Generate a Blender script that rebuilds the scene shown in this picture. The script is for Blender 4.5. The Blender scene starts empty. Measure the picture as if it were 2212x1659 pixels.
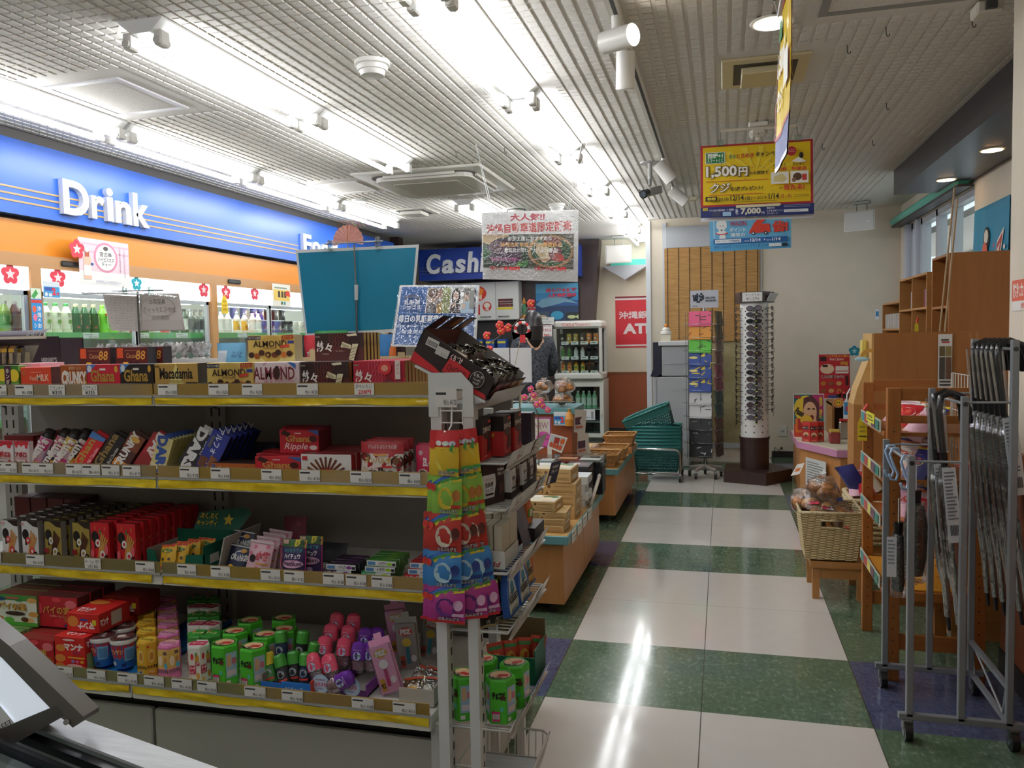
import bpy, math, random
import numpy as np
from mathutils import Vector as V3, Matrix
S = bpy.context.scene
COL = S.collection
PI = math.pi
rnd = random.Random(7)

# ------------------------------------------------------------------ camera
IMG_W, IMG_H, FOC = 2212, 1659, 1720.63
YAW, PITCH, ROLL = 0.25890576, -0.0579198, -0.02015338
CAM = V3((0.08332, 0.0, 1.41447))
_fw = V3((-math.sin(YAW)*math.cos(PITCH), math.cos(YAW)*math.cos(PITCH), math.sin(PITCH)))
_r0 = V3((math.cos(YAW), math.sin(YAW), 0)); _u0 = _r0.cross(_fw)
_rt = _r0*math.cos(ROLL) + _u0*math.sin(ROLL); _up = -_r0*math.sin(ROLL) + _u0*math.cos(ROLL)
cd = bpy.data.cameras.new('camera'); cam = bpy.data.objects.new('camera', cd); COL.objects.link(cam)
cd.sensor_width = 36.0; cd.lens = FOC/IMG_W*36.0; cd.clip_start = 0.05; cd.clip_end = 200
_m=Matrix(((_rt.x,_up.x,-_fw.x,CAM.x),(_rt.y,_up.y,-_fw.y,CAM.y),(_rt.z,_up.z,-_fw.z,CAM.z),(0,0,0,1)))
cam.matrix_world = _m
S.camera = cam
S.view_settings.view_transform = 'Standard'; S.view_settings.look = 'None'
S.view_settings.gamma = 1.0; S.view_settings.use_curve_mapping = False
S.view_settings.exposure = 0.0
TUBE_E, SPOT_E, DOWN_E = 26.0, 14.0, 12.0        # lamp strengths
try:
    S.cycles.max_bounces = 7; S.cycles.diffuse_bounces = 4; S.cycles.glossy_bounces = 3
    S.cycles.transmission_bounces = 4; S.cycles.transparent_max_bounces = 12
    S.cycles.caustics_reflective = False; S.cycles.caustics_refractive = False
    S.cycles.sample_clamp_indirect = 4.0
except Exception:
    pass

# daylight outside the window
wd = bpy.data.worlds.new('daylight'); S.world = wd; wd.use_nodes = True
_bg=wd.node_tree.nodes['Background'];_bg.inputs[0].default_value=(0.86,0.92,1.0,1);_bg.inputs[1].default_value=1.5

# a point of the place seen at a pixel, on a known plane
def ray(px, py):
    return _rt*((px-IMG_W/2)/FOC) - _up*((py-IMG_H/2)/FOC) + _fw
def onp(ax, c, px, py):
    d = ray(px, py); return CAM + d*((c-CAM[ax])/d[ax])
def onX(c, px, py): return onp(0, c, px, py)
def onY(c, px, py): return onp(1, c, px, py)
def onZ(c, px, py): return onp(2, c, px, py)

# ------------------------------------------------------------------ materials
def lin(h):
    h = h.lstrip('#'); c = [int(h[i:i+2], 16)/255 for i in (0, 2, 4)]
    return tuple((x/12.92 if x <= .04045 else ((x+.055)/1.055)**2.4) for x in c) + (1,)
_M = {}
def newmat(name):
    m = bpy.data.materials.new(name); m.use_nodes = True
    nt = m.node_tree; return m, nt, nt.nodes['Principled BSDF']
def mat(k):
    """'#rrggbb' with an optional /flags: g glossy, s satin, d dull, m metal, c chrome, eN emits with strength N"""
    if not isinstance(k, str): return k
    if k in _M: return _M[k]
    if k in SPECIAL:
        m = SPECIAL[k](); _M[k] = m; return m
    h, _, fl = k.partition('/')
    m, nt, b = newmat('paint_'+h[1:]+('_'+fl if fl else ''))
    b.inputs['Base Color'].default_value = lin(h)
    r = .48
    if fl.startswith('e'):
        b.inputs['Emission Color'].default_value=lin(h);b.inputs['Emission Strength'].default_value=float(fl[1:]);r=.5
    elif 'g' in fl: r = .18
    elif 's' in fl: r = .32
    elif 'd' in fl: r = .85
    elif 'm' in fl: r = .34; b.inputs['Metallic'].default_value = 1
    elif 'c' in fl: r = .12; b.inputs['Metallic'].default_value = 1
    b.inputs['Roughness'].default_value = r
    _M[k] = m; return m
def nd(nt, t, **kw):
    n = nt.nodes.new(t)
    for a, b in kw.items():
        if a.startswith('i_'): n.inputs[int(a[2:])].default_value = b
        else: setattr(n, a, b)
    return n
def mathn(nt, op, a, b=None, clamp=False):
    n = nt.nodes.new('ShaderNodeMath'); n.operation = op; n.use_clamp = clamp
    for i, x in enumerate((a, b)):
        if x is None: continue
        if isinstance(x, (int, float)): n.inputs[i].default_value = x
        else: nt.links.new(x, n.inputs[i])
    return n.outputs[0]
def ramp(nt, fac, stops):
    n = nt.nodes.new('ShaderNodeValToRGB'); e = n.color_ramp.elements
    while len(e) < len(stops): e.new(.5)
    for el, (p, c) in zip(e, stops):
        el.position = p; el.color = lin(c) if isinstance(c, str) else c
    nt.links.new(fac, n.inputs[0]); return n.outputs[0]
def mixc(nt, fac, a, b):
    n = nt.nodes.new('ShaderNodeMix'); n.data_type = 'RGBA'
    for i, x in ((0, fac), (6, a), (7, b)):
        if isinstance(x, str): n.inputs[i].default_value = lin(x)
        elif isinstance(x, (int, float, tuple)): n.inputs[i].default_value = x
        else: nt.links.new(x, n.inputs[i])
    return n.outputs[2]
def objco(nt, scale=(1, 1, 1)):
    g=nt.nodes.new('ShaderNodeTexCoord');mp=nt.nodes.new('ShaderNodeMapping');mp.inputs[3].default_value=scale
    nt.links.new(g.outputs['Object'], mp.inputs[0]); return mp.outputs[0]
def noise(nt, co, sc, det=3, rough=.6):
    n = nt.nodes.new('ShaderNodeTexNoise'); n.inputs['Scale'].default_value = sc
    n.inputs['Detail'].default_value = det; n.inputs['Roughness'].default_value = rough
    nt.links.new(co, n.inputs['Vector']); return n.outputs[0]
def bump(nt, h, b, st=.3, dist=.01):
    n=nt.nodes.new('ShaderNodeBump');n.inputs['Strength'].default_value=st;n.inputs['Distance'].default_value=dist
    nt.links.new(h, n.inputs['Height']); nt.links.new(n.outputs[0], b.inputs['Normal'])
def m_film(alpha=.10, tint='#ffffff', rough=.06, crinkle=0, fres=.6):
    def go():
        m, nt, b = newmat('clear_film'); nt.nodes.remove(b)
        t = nd(nt, 'ShaderNodeBsdfTransparent'); t.inputs[0].default_value = lin(tint)
        g=nd(nt,'ShaderNodeBsdfGlossy');g.inputs['Roughness'].default_value=rough;g.inputs[0].default_value=(1,1,1,1)
        lw = nd(nt, 'ShaderNodeLayerWeight'); lw.inputs[0].default_value = .35
        f = mathn(nt, 'ADD', mathn(nt, 'MULTIPLY', lw.outputs['Fresnel'], fres), alpha, True)
        x=nd(nt,'ShaderNodeMixShader');nt.links.new(f,x.inputs[0]);nt.links.new(t.outputs[0],x.inputs[1]);nt.links.new(g.outputs[0],x.inputs[2])
        if crinkle:
            bp=nd(nt,'ShaderNodeBump');bp.inputs['Strength'].default_value=.9;bp.inputs['Distance'].default_value=.01
            nt.links.new(noise(nt,objco(nt),crinkle,2),bp.inputs['Height']);nt.links.new(bp.outputs[0],g.inputs['Normal'])
        nt.links.new(x.outputs[0], nt.nodes['Material Output'].inputs[0]); return m
    return go
def m_wood(c1, c2, sc=(1, 1, 1), axis='Z', rough=.42):
    def go():
        m, nt, b = newmat('wood'); s = {'X': (1.2, 14, 14), 'Y': (14, 1.2, 14), 'Z': (14, 14, 1.2)}[axis]
        co = objco(nt, tuple(a*c for a, c in zip(s, sc)))
        f = noise(nt, co, 2.2, 5, .65)
        nt.links.new(ramp(nt,f,[(.3,c1),(.7,c2)]),b.inputs['Base Color']);b.inputs['Roughness'].default_value=rough;return m
    return go
def m_noisy(c1, c2, sc, rough=.5, lo=.35, hi=.65, bmp=0, det=4, stretch=(1, 1, 1)):
    def go():
        m, nt, b = newmat('mottled'); f = noise(nt, objco(nt, stretch), sc, det)
        nt.links.new(ramp(nt,f,[(lo,c1),(hi,c2)]),b.inputs['Base Color']);b.inputs['Roughness'].default_value=rough
        if bmp: bump(nt, f, b, bmp, .01)
        return m
    return go
def m_weave(c1, c2, sx=90, sz=60):
    def go():
        m, nt, b = newmat('woven_rush'); co = objco(nt)
        sp = nd(nt, 'ShaderNodeSeparateXYZ'); nt.links.new(co, sp.inputs[0])
        h = mathn(nt, 'ADD', sp.outputs[0], sp.outputs[1])
        a = mathn(nt, 'SINE', mathn(nt, 'MULTIPLY', h, sx*2))
        zz=mathn(nt,'ADD',mathn(nt,'MULTIPLY',sp.outputs[2],sz*PI),mathn(nt,'MULTIPLY',mathn(nt,'GREATER_THAN',a,0),PI/2))
        w = mathn(nt, 'ABSOLUTE', mathn(nt, 'SINE', zz))
        hh=mathn(nt,'MULTIPLY',w,mathn(nt,'ADD',mathn(nt,'MULTIPLY',mathn(nt,'ABSOLUTE',a),.5),.5))
        nt.links.new(ramp(nt,hh,[(.12,c1),(.5,c2)]),b.inputs['Base Color']);b.inputs['Roughness'].default_value=.6
        bump(nt, hh, b, .8, .006); return m
    return go
SPECIAL = {
    'film':m_film(.06),'crinkle':m_film(.10,crinkle=45),'acrylic':m_film(.08,'#f2f6f4',.03),'glass':m_film(.035,'#f4faf8',.02,0,.18),
    'bottleclear':m_film(.16,'#e6f2ee',.08),'bottlegreen':m_film(.16,'#4fae6a',.08),'foggyfilm':m_film(.26,'#eef0f2',.12,60),
    'umbfilm': m_film(.30, '#b4b6ba', .22, 18),
    'woodorange':m_wood('#8f5522','#a9692f'),'wood_h':m_wood('#8f5522','#a9692f',axis='X'),'woodpanel':m_wood('#99612f','#a56c3a',(.5,.5,.5)),
    'woodbox':m_wood('#a6733f','#b58049',axis='X'),'counterwood':m_wood('#b37a45','#bd8450',(.4,.4,.4)),'palewood':m_wood('#d9bd8e','#e4cda2',axis='X'),
    'lightwood':m_wood('#c49a5c','#d2ab70',axis='X'),'dado':m_wood('#8a4525','#924b2a',(.4,.4,.4)),'darkwood':m_wood('#2c1a17','#3a2521',(1,1,1)),
    'darkpanel':m_wood('#30211f','#3b2a27',(.6,.6,.6)),'soffit':m_noisy('#262326','#383236',6,.35,stretch=(1,14,1)),
    'rush':m_weave('#7a6034','#dcc594',45,75),'rushbrown':m_weave('#5a3a16','#b9874a',60,90),'rope':m_noisy('#b59c70','#e6d6b0',80,.8,bmp=.5),
    'wallcream':m_noisy('#d6cbb8','#dccfbd',3,.7),'fuzzy':m_noisy('#22242a','#565962',42,.95,bmp=1.0,det=5),'hair':m_noisy('#120e0e','#2a2121',60,.4,stretch=(1,1,.1)),
    'bread':m_noisy('#8a4a1c','#d79a55',22,.35,bmp=.3),'breadpale':m_noisy('#c98b4a','#edd29a',20,.4),'vinylteal':m_noisy('#0f6f8c','#12789a',3,.3),
    'steelplate': m_noisy('#a9abad', '#c4c6c8', 5, .28, stretch=(1, 10, 1)),
}

# ------------------------------------------------------------------ text outlines (Blender's built-in font)
_tc = bpy.data.curves.new('lettering', 'FONT'); _to = bpy.data.objects.new('lettering', _tc); _TX = {}
def glyphs(s, bold=.02, sh=0.0, res=2):
    k = (s, bold, sh, res)
    if k not in _TX:
        _tc.body = s; _tc.offset = bold; _tc.shear = sh; _tc.resolution_u = res
        m=_to.to_mesh();v=np.array([p.co[:2] for p in m.vertices]) if len(m.vertices) else np.zeros((0,2))
        f = [tuple(p.vertices) for p in m.polygons]; _to.to_mesh_clear()
        if len(v):
            lo = v.min(0); sz = np.maximum(v.max(0)-lo, 1e-6); asp = sz[0]/sz[1]; v = (v-lo)/sz
        else: asp = 1
        _TX[k] = (v.tolist(), f, asp)
    return _TX[k]

# ------------------------------------------------------------------ mesh builder
class MB:
    def __init__(s): s.v = []; s.f = []; s.mi = []; s.sm = []; s.mats = []; s.T = None
    def m(s, k):
        k = mat(k)
        if k not in s.mats: s.mats.append(k)
        return s.mats.index(k)
    def add(s, vs, fs, k, smooth=False):
        o = len(s.v)
        if s.T is not None: vs = [tuple(s.T @ V3(p)) for p in vs]
        s.v.extend([tuple(p) for p in vs]); i = s.m(k)
        s.f.extend([tuple(a+o for a in f) for f in fs]);s.mi.extend([i]*len(fs));s.sm.extend([smooth]*len(fs))
        return s
    def box(s, x0, y0, z0, x1, y1, z1, k, b=0):
        if x0 > x1: x0, x1 = x1, x0
        if y0 > y1: y0, y1 = y1, y0
        if z0 > z1: z0, z1 = z1, z0
        if b <= 0:
            return s.add([(x0,y0,z0),(x1,y0,z0),(x1,y1,z0),(x0,y1,z0),(x0,y0,z1),(x1,y0,z1),(x1,y1,z1),(x0,y1,z1)],
                  [(0, 3, 2, 1), (4, 5, 6, 7), (0, 1, 5, 4), (1, 2, 6, 5), (2, 3, 7, 6), (3, 0, 4, 7)], k)
        b = min(b, (x1-x0)*.49, (y1-y0)*.49, (z1-z0)*.49)
        vs = []; ix = {}
        for i, (x, sx) in enumerate(((x0, 1), (x1, -1))):
            for j, (y, sy) in enumerate(((y0, 1), (y1, -1))):
                for l, (z, sz) in enumerate(((z0, 1), (z1, -1))):
                    for a in range(3):
                        ix[i, j, l, a] = len(vs)
                        vs.append((x+(0 if a==0 else b*sx),y+(0 if a==1 else b*sy),z+(0 if a==2 else b*sz)))
        c = ((x0+x1)/2, (y0+y1)/2, (z0+z1)/2); fs = []
        def q(*ids):
            p = [V3(vs[n]) for n in ids]; n = (p[1]-p[0]).cross(p[2]-p[0]); ce = sum(p, V3())/len(p)-V3(c)
            fs.append(tuple(ids) if n.dot(ce) > 0 else tuple(reversed(ids)))
        for i in (0, 1):
            q(ix[i,0,0,0],ix[i,1,0,0],ix[i,1,1,0],ix[i,0,1,0]);q(ix[0,i,0,1],ix[1,i,0,1],ix[1,i,1,1],ix[0,i,1,1]);q(ix[0,0,i,2],ix[1,0,i,2],ix[1,1,i,2],ix[0,1,i,2])
            for j in (0, 1):
                q(ix[i,j,0,0],ix[i,j,1,0],ix[i,j,1,1],ix[i,j,0,1]);q(ix[i,0,j,0],ix[i,1,j,0],ix[i,1,j,2],ix[i,0,j,2]);q(ix[0,i,j,1],ix[1,i,j,1],ix[1,i,j,2],ix[0,i,j,2])
                for l in (0, 1): q(ix[i, j, l, 0], ix[i, j, l, 1], ix[i, j, l, 2])
        return s.add(vs, fs, k)
    def ring(s, c, ax, r, n):
        ax = V3(ax).normalized(); a = V3((0, 0, 1)) if abs(ax.z) < .9 else V3((1, 0, 0))
        u = ax.cross(a).normalized(); w = ax.cross(u)
        return [V3(c)+u*(r*math.cos(2*PI*i/n))+w*(r*math.sin(2*PI*i/n)) for i in range(n)]
    def cyl(s, p0, p1, r0, r1, k, n=12, caps=True, smooth=True):
        ax = V3(p1)-V3(p0); a = s.ring(p0, ax, r0, n); b = s.ring(p1, ax, r1, n)
        fs = [(i, (i+1) % n, n+(i+1) % n, n+i) for i in range(n)]
        s.add(a+b, fs, k, smooth)
        if caps: s.add(a+b, [tuple(range(n))[::-1], tuple(range(n, 2*n))], k)
        return s
    def tube(s, pts, r, k, n=8, closed=False, caps=True):
        pts = [V3(p) for p in pts]; N = len(pts); rs = r if isinstance(r, (list, tuple)) else [r]*N
        vs = []; fs = []; up = None
        for i, p in enumerate(pts):
            t=(pts[(i+1) % N]-pts[i-1]) if closed or 0<i<N-1 else (pts[1]-pts[0] if i==0 else pts[-1]-pts[-2])
            if t.length < 1e-9: t = V3((0, 0, 1))
            t.normalize()
            if up is None:
                up = V3((0, 0, 1)) if abs(t.z) < .9 else V3((1, 0, 0))
            u = (up-t*up.dot(t))
            if u.length < 1e-6: u = t.orthogonal()
            u.normalize(); up = u; w = t.cross(u)
            vs += [p+u*(rs[i]*math.cos(2*PI*j/n))+w*(rs[i]*math.sin(2*PI*j/n)) for j in range(n)]
        for i in range(N if closed else N-1):
            a, b = i*n, ((i+1) % N)*n
            fs += [(a+j, a+(j+1) % n, b+(j+1) % n, b+j) for j in range(n)]
        s.add(vs, fs, k, True)
        if caps and not closed: s.add(vs, [tuple(range(n))[::-1], tuple(range((N-1)*n, N*n))], k)
        return s
    def lathe(s, prof, k, c=(0, 0, 0), n=20, smooth=True, ks=None):
        """prof: (r, z) from bottom to top; ks: material per band"""
        vs = []
        for r,z in prof:vs+=[(c[0]+r*math.cos(2*PI*i/n),c[1]+r*math.sin(2*PI*i/n),c[2]+z) for i in range(n)]
        for j in range(len(prof)-1):
            s.add(vs[j*n:(j+2)*n],[(i,(i+1) % n,n+(i+1) % n,n+i) for i in range(n)],ks[j] if ks else k,smooth)
        if prof[0][0] > 1e-5: s.add(vs[:n], [tuple(range(n))[::-1]], ks[0] if ks else k)
        if prof[-1][0] > 1e-5: s.add(vs[-n:], [tuple(range(n))], ks[-1] if ks else k)
        return s
    def ball(s, c, r, k, n=12, m=8, fn=None):
        if not isinstance(r, (tuple, list)): r = (r, r, r)
        vs=[(0,0,-1)]+[(math.cos(2*PI*i/n)*math.sin(PI*j/m),math.sin(2*PI*i/n)*math.sin(PI*j/m),-math.cos(PI*j/m)) for j in range(1,m) for i in range(n)]+[(0,0,1)]
        vs=[((fn(p) if fn else p)) for p in vs];vs=[(c[0]+p[0]*r[0],c[1]+p[1]*r[1],c[2]+p[2]*r[2]) for p in vs]
        fs = [(0, 1+(i+1) % n, 1+i) for i in range(n)]
        for j in range(m-2):fs+=[(1+j*n+i,1+j*n+(i+1) % n,1+(j+1)*n+(i+1) % n,1+(j+1)*n+i) for i in range(n)]
        L = len(vs)-1; fs += [(L, L-n+i, L-n+(i+1) % n) for i in range(n)]
        return s.add(vs, fs, k, True)
    def prism(s, pts, a, b, k, ax='y'):
        """pts: outline in the plane across axis ax, from a to b"""
        mp={'y':lambda p,t:(p[0],t,p[1]),'z':lambda p,t:(p[0],p[1],t),'x':lambda p,t:(t,p[0],p[1])}[ax]
        n = len(pts); vs = [mp(p, a) for p in pts]+[mp(p, b) for p in pts]
        fs=[(i,(i+1) % n,n+(i+1) % n,n+i) for i in range(n)]+[tuple(range(n))[::-1],tuple(range(n,2*n))]
        return s.add(vs, fs, k)
    def wire(s, pts, r, k, n=5): return s.tube(pts, r, k, n, caps=False)
    def grid(s, fn, nu, nv, k, smooth=True):
        vs = [fn(i/nu, j/nv) for j in range(nv+1) for i in range(nu+1)]
        return s.add(vs,[(j*(nu+1)+i,j*(nu+1)+i+1,(j+1)*(nu+1)+i+1,(j+1)*(nu+1)+i) for j in range(nv) for i in range(nu)],k,smooth)
    def mesh(s, name):
        me = bpy.data.meshes.new(name); me.from_pydata(s.v, [], s.f)
        for k in s.mats: me.materials.append(k)
        if s.f:
            me.polygons.foreach_set('material_index', s.mi); me.polygons.foreach_set('use_smooth', s.sm)
        me.update(); return me

# ------------------------------------------------------------------ printed designs on a face
class F:
    def __init__(s,mb,fn,W,H,eps=.00025,sub=1):s.mb,s.fn,s.W,s.H,s.eps,s.k,s.sub=mb,fn,W,H,eps,1,sub
    def P(s, u, v): return s.fn(u, v, s.k*s.eps)
    def r(s, x0, y0, x1, y1, c):
        n = s.sub; s.mb.grid(lambda a, b: s.P(x0+(x1-x0)*a, y0+(y1-y0)*b), n, n, c, n > 1); s.k += 1
    def e(s, cx, cy, rx, ry, c, n=18, a0=0, a1=360):
        ps=[(cx+rx*math.cos(math.radians(a0+(a1-a0)*i/n)),cy+ry*math.sin(math.radians(a0+(a1-a0)*i/n))) for i in range(n if a1-a0==360 else n+1)]
        s.p(ps, c)
    def c(s, cx, cy, r, c, n=18): s.e(cx, cy, r*s.H/s.W, r, c, n)      # round, radius in heights
    def p(s, pts, c): s.mb.add([s.P(*q) for q in pts], [tuple(range(len(pts)))], c); s.k += 1
    def l(s, x0, y0, x1, y1, w, c):
        d=V3(((x1-x0)*s.W,(y1-y0)*s.H,0));n=V3((-d.y,d.x,0));n=n.normalized()*(w/2) if n.length>0 else V3((0,w/2,0));a,b=n.x/s.W,n.y/s.H
        s.p([(x0-a, y0-b), (x1-a, y1-b), (x1+a, y1+b), (x0+a, y0+b)], c)
    def t(s, tx, x0, y0, x1, y1, c, b=.02, sh=0., rot=0., res=2, arch=0.):
        v, f, asp = glyphs(tx, b, sh, res)
        if not f: return
        w,h=(x1-x0)*s.W,(y1-y0)*s.H;cx,cy=(x0+x1)/2*s.W,(y0+y1)/2*s.H;cr,sr=math.cos(math.radians(rot)),math.sin(math.radians(rot));o=[]
        for a, q in v:
            x, y = (a-.5)*w, (q-.5)*h + arch*h*(1-(2*a-1)**2)
            o.append(s.P((cx+x*cr-y*sr)/s.W, (cy+x*sr+y*cr)/s.H))
        s.mb.add(o, f, c); s.k += 1
    def draw(s, ops):
        for o in ops: getattr(s, o[0])(*o[1:])
        return s
    def star(s, cx, cy, r, c, n=5, q=.45, a0=90):
        s.p([(cx+(r if i % 2==0 else r*q)*math.cos(math.radians(a0+180*i/n))*s.H/s.W,cy+(r if i % 2==0 else r*q)*math.sin(math.radians(a0+180*i/n))) for i in range(2*n)],c)
    def flower(s, cx, cy, r, c, c2, n=5):
        for i in range(n):
            a=math.radians(90+360*i/n);s.e(cx+.58*r*math.cos(a)*s.H/s.W,cy+.58*r*math.sin(a),.42*r*s.H/s.W,.42*r,c,10)
        s.star(cx, cy, .55*r, c2)
    def lines(s, x0, y0, x1, y1, n, c, fill=.45, seed=1):
        q = random.Random(seed)
        for i in range(n):
            y=y1-(y1-y0)*(i+.5)/n;h=(y1-y0)/n*fill/2;s.r(x0,y-h,x0+(x1-x0)*(.65+.35*q.random()),y+h,c)
def flat(O, U, W_):
    O, U, W_ = V3(O), V3(U), V3(W_); N = U.cross(W_).normalized()
    return lambda u, v, n: tuple(O+U*u+W_*v+N*n)
def face(mb, O, U, W_, ops=(), eps=.00025):
    f = F(mb, flat(O, U, W_), V3(U).length, V3(W_).length, eps); f.draw(ops); return f

# ------------------------------------------------------------------ objects
def link(o): COL.objects.link(o); return o
def O(name, mb, label=None, cat=None, group=None, loc=None, rz=0, rot=None, parent=None, kind=None):
    me = mb.mesh(name) if isinstance(mb, MB) else mb
    o = link(bpy.data.objects.new(name, me)); put(o, label, cat, group, kind)
    if loc is not None: o.location = loc
    if rot is not None: o.rotation_euler = rot
    elif rz: o.rotation_euler = (0, 0, rz)
    if parent is not None: o.parent = parent
    return o
def put(o, label=None, cat=None, group=None, kind=None):
    for a, b in (('label', label), ('category', cat), ('group', group), ('kind', kind)):
        if b: o[a] = b
    return o
def E(name, label, cat, loc=(0, 0, 0), rz=0, group=None, rot=None):
    o = link(bpy.data.objects.new(name, None)); o.empty_display_size = .05; o.location = loc
    o.rotation_euler = rot if rot is not None else (0, 0, rz); put(o, label, cat, group); return o
def cp(src, loc=None, rz=None, label=None, rot=None, group=None, parent=None):
    c = link(src.copy())
    if parent is not None: c.parent = parent
    if loc is not None: c.location = loc
    if rz is not None: c.rotation_euler = (0, 0, rz)
    if rot is not None: c.rotation_euler = rot
    put(c, label, None, group)
    for ch in list(src.children): cp(ch, parent=c)
    return c
def struct(name, mb, **kw): return O(name, mb, kind='structure', **kw)
ORD=['front','second','third','fourth','fifth','sixth','seventh','eighth','ninth','tenth','eleventh','twelfth']
# ================================================================== the room
CEIL, YB, XR, YF = 2.75, 9.45, 1.95, 11.2
def m_floor():
    m,nt,b=newmat('vinyl_and_stone_floor');co=objco(nt);sp=nd(nt,'ShaderNodeSeparateXYZ');nt.links.new(co,sp.inputs[0]);X,Y=sp.outputs[0],sp.outputs[1]
    G, P, Y0 = .609, 1.8126, 7.2228
    ax = mathn(nt, 'ABSOLUTE', X)
    fy = mathn(nt, 'FRACT', mathn(nt, 'MULTIPLY', mathn(nt, 'ADD', Y, 40*P-(Y0-G)), 1/P))
    band = mathn(nt, 'LESS_THAN', fy, G/P)
    aisle = mathn(nt, 'LESS_THAN', ax, .6)
    side = mathn(nt, 'MULTIPLY', mathn(nt, 'GREATER_THAN', ax, .6), mathn(nt, 'LESS_THAN', ax, 1.2))
    white=mathn(nt,'MULTIPLY',aisle,mathn(nt,'SUBTRACT',1,band));blue=mathn(nt,'MULTIPLY',side,band)
    n1=noise(nt,objco(nt,(1,.6,1)),55,6,.75);n2=noise(nt,co,9,3);n3=noise(nt,objco(nt,(.5,1.3,1)),130,2,.5)
    cx=mathn(nt,'FLOOR',mathn(nt,'MULTIPLY',X,1/.3));cy=mathn(nt,'FLOOR',mathn(nt,'MULTIPLY',mathn(nt,'ADD',Y,-Y0),1/.302))
    cb = nd(nt, 'ShaderNodeCombineXYZ'); nt.links.new(cx, cb.inputs[0]); nt.links.new(cy, cb.inputs[1])
    wn = nd(nt, 'ShaderNodeTexWhiteNoise'); nt.links.new(cb.outputs[0], wn.inputs[0])
    f = mathn(nt, 'ADD', mathn(nt, 'MULTIPLY', n1, .8), mathn(nt, 'MULTIPLY', n2, .2))
    green = ramp(nt, f, [(.33, '#3c4f40'), (.45, '#4d6350'), (.55, '#5c715c'), (.70, '#a3b09e')])
    green = mixc(nt, mathn(nt, 'MULTIPLY', wn.outputs[0], .35), green, '#5a6a4a')
    bluec = ramp(nt, f, [(.33, '#30344a'), (.48, '#474d67'), (.6, '#545a75'), (.75, '#a3a8b8')])
    whitec = mixc(nt, n2, '#d3cdc5', '#dbd6cf')
    c = mixc(nt, blue, green, bluec); c = mixc(nt, white, c, whitec)
    j1=mathn(nt,'LESS_THAN',ax,.0022);j2=mathn(nt,'LESS_THAN',mathn(nt,'ABSOLUTE',mathn(nt,'SUBTRACT',ax,.6)),.0022)
    mid=mathn(nt,'MULTIPLY',mathn(nt,'LESS_THAN',mathn(nt,'ABSOLUTE',mathn(nt,'SUBTRACT',fy,(G+.6018)/P)),.0009),aisle)
    e1=mathn(nt,'MULTIPLY',mathn(nt,'LESS_THAN',mathn(nt,'ABSOLUTE',mathn(nt,'SUBTRACT',fy,G/P)),.0008),aisle)
    jj = mathn(nt, 'MAXIMUM', j1, mathn(nt, 'MAXIMUM', j2, e1))
    c=mixc(nt,mathn(nt,'MULTIPLY',mid,.55),c,'#6e6a66');c=mixc(nt,mathn(nt,'MULTIPLY',jj,.85),c,'#34352f')
    nt.links.new(c, b.inputs['Base Color'])
    nt.links.new(ramp(nt, n2, [(.3, (.07, .07, .07, 1)), (.7, (.12, .12, .12, 1))]), b.inputs['Roughness'])
    return m
SPECIAL['floor'] = m_floor
def m_ceil():
    m, nt, b = newmat('rock_wool_board'); co = objco(nt); f = noise(nt, co, 120, 2)
    nt.links.new(ramp(nt,f,[(.28,'#a79f97'),(.36,'#d8d3cd'),(.7,'#ded9d3')]),b.inputs['Base Color']);b.inputs['Roughness'].default_value=.9;return m
SPECIAL['ceil'] = m_ceil

b = MB(); b.box(-4.9, -3, -.05, 2.0, 11.3, 0, 'floor'); struct('floor', b)
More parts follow.
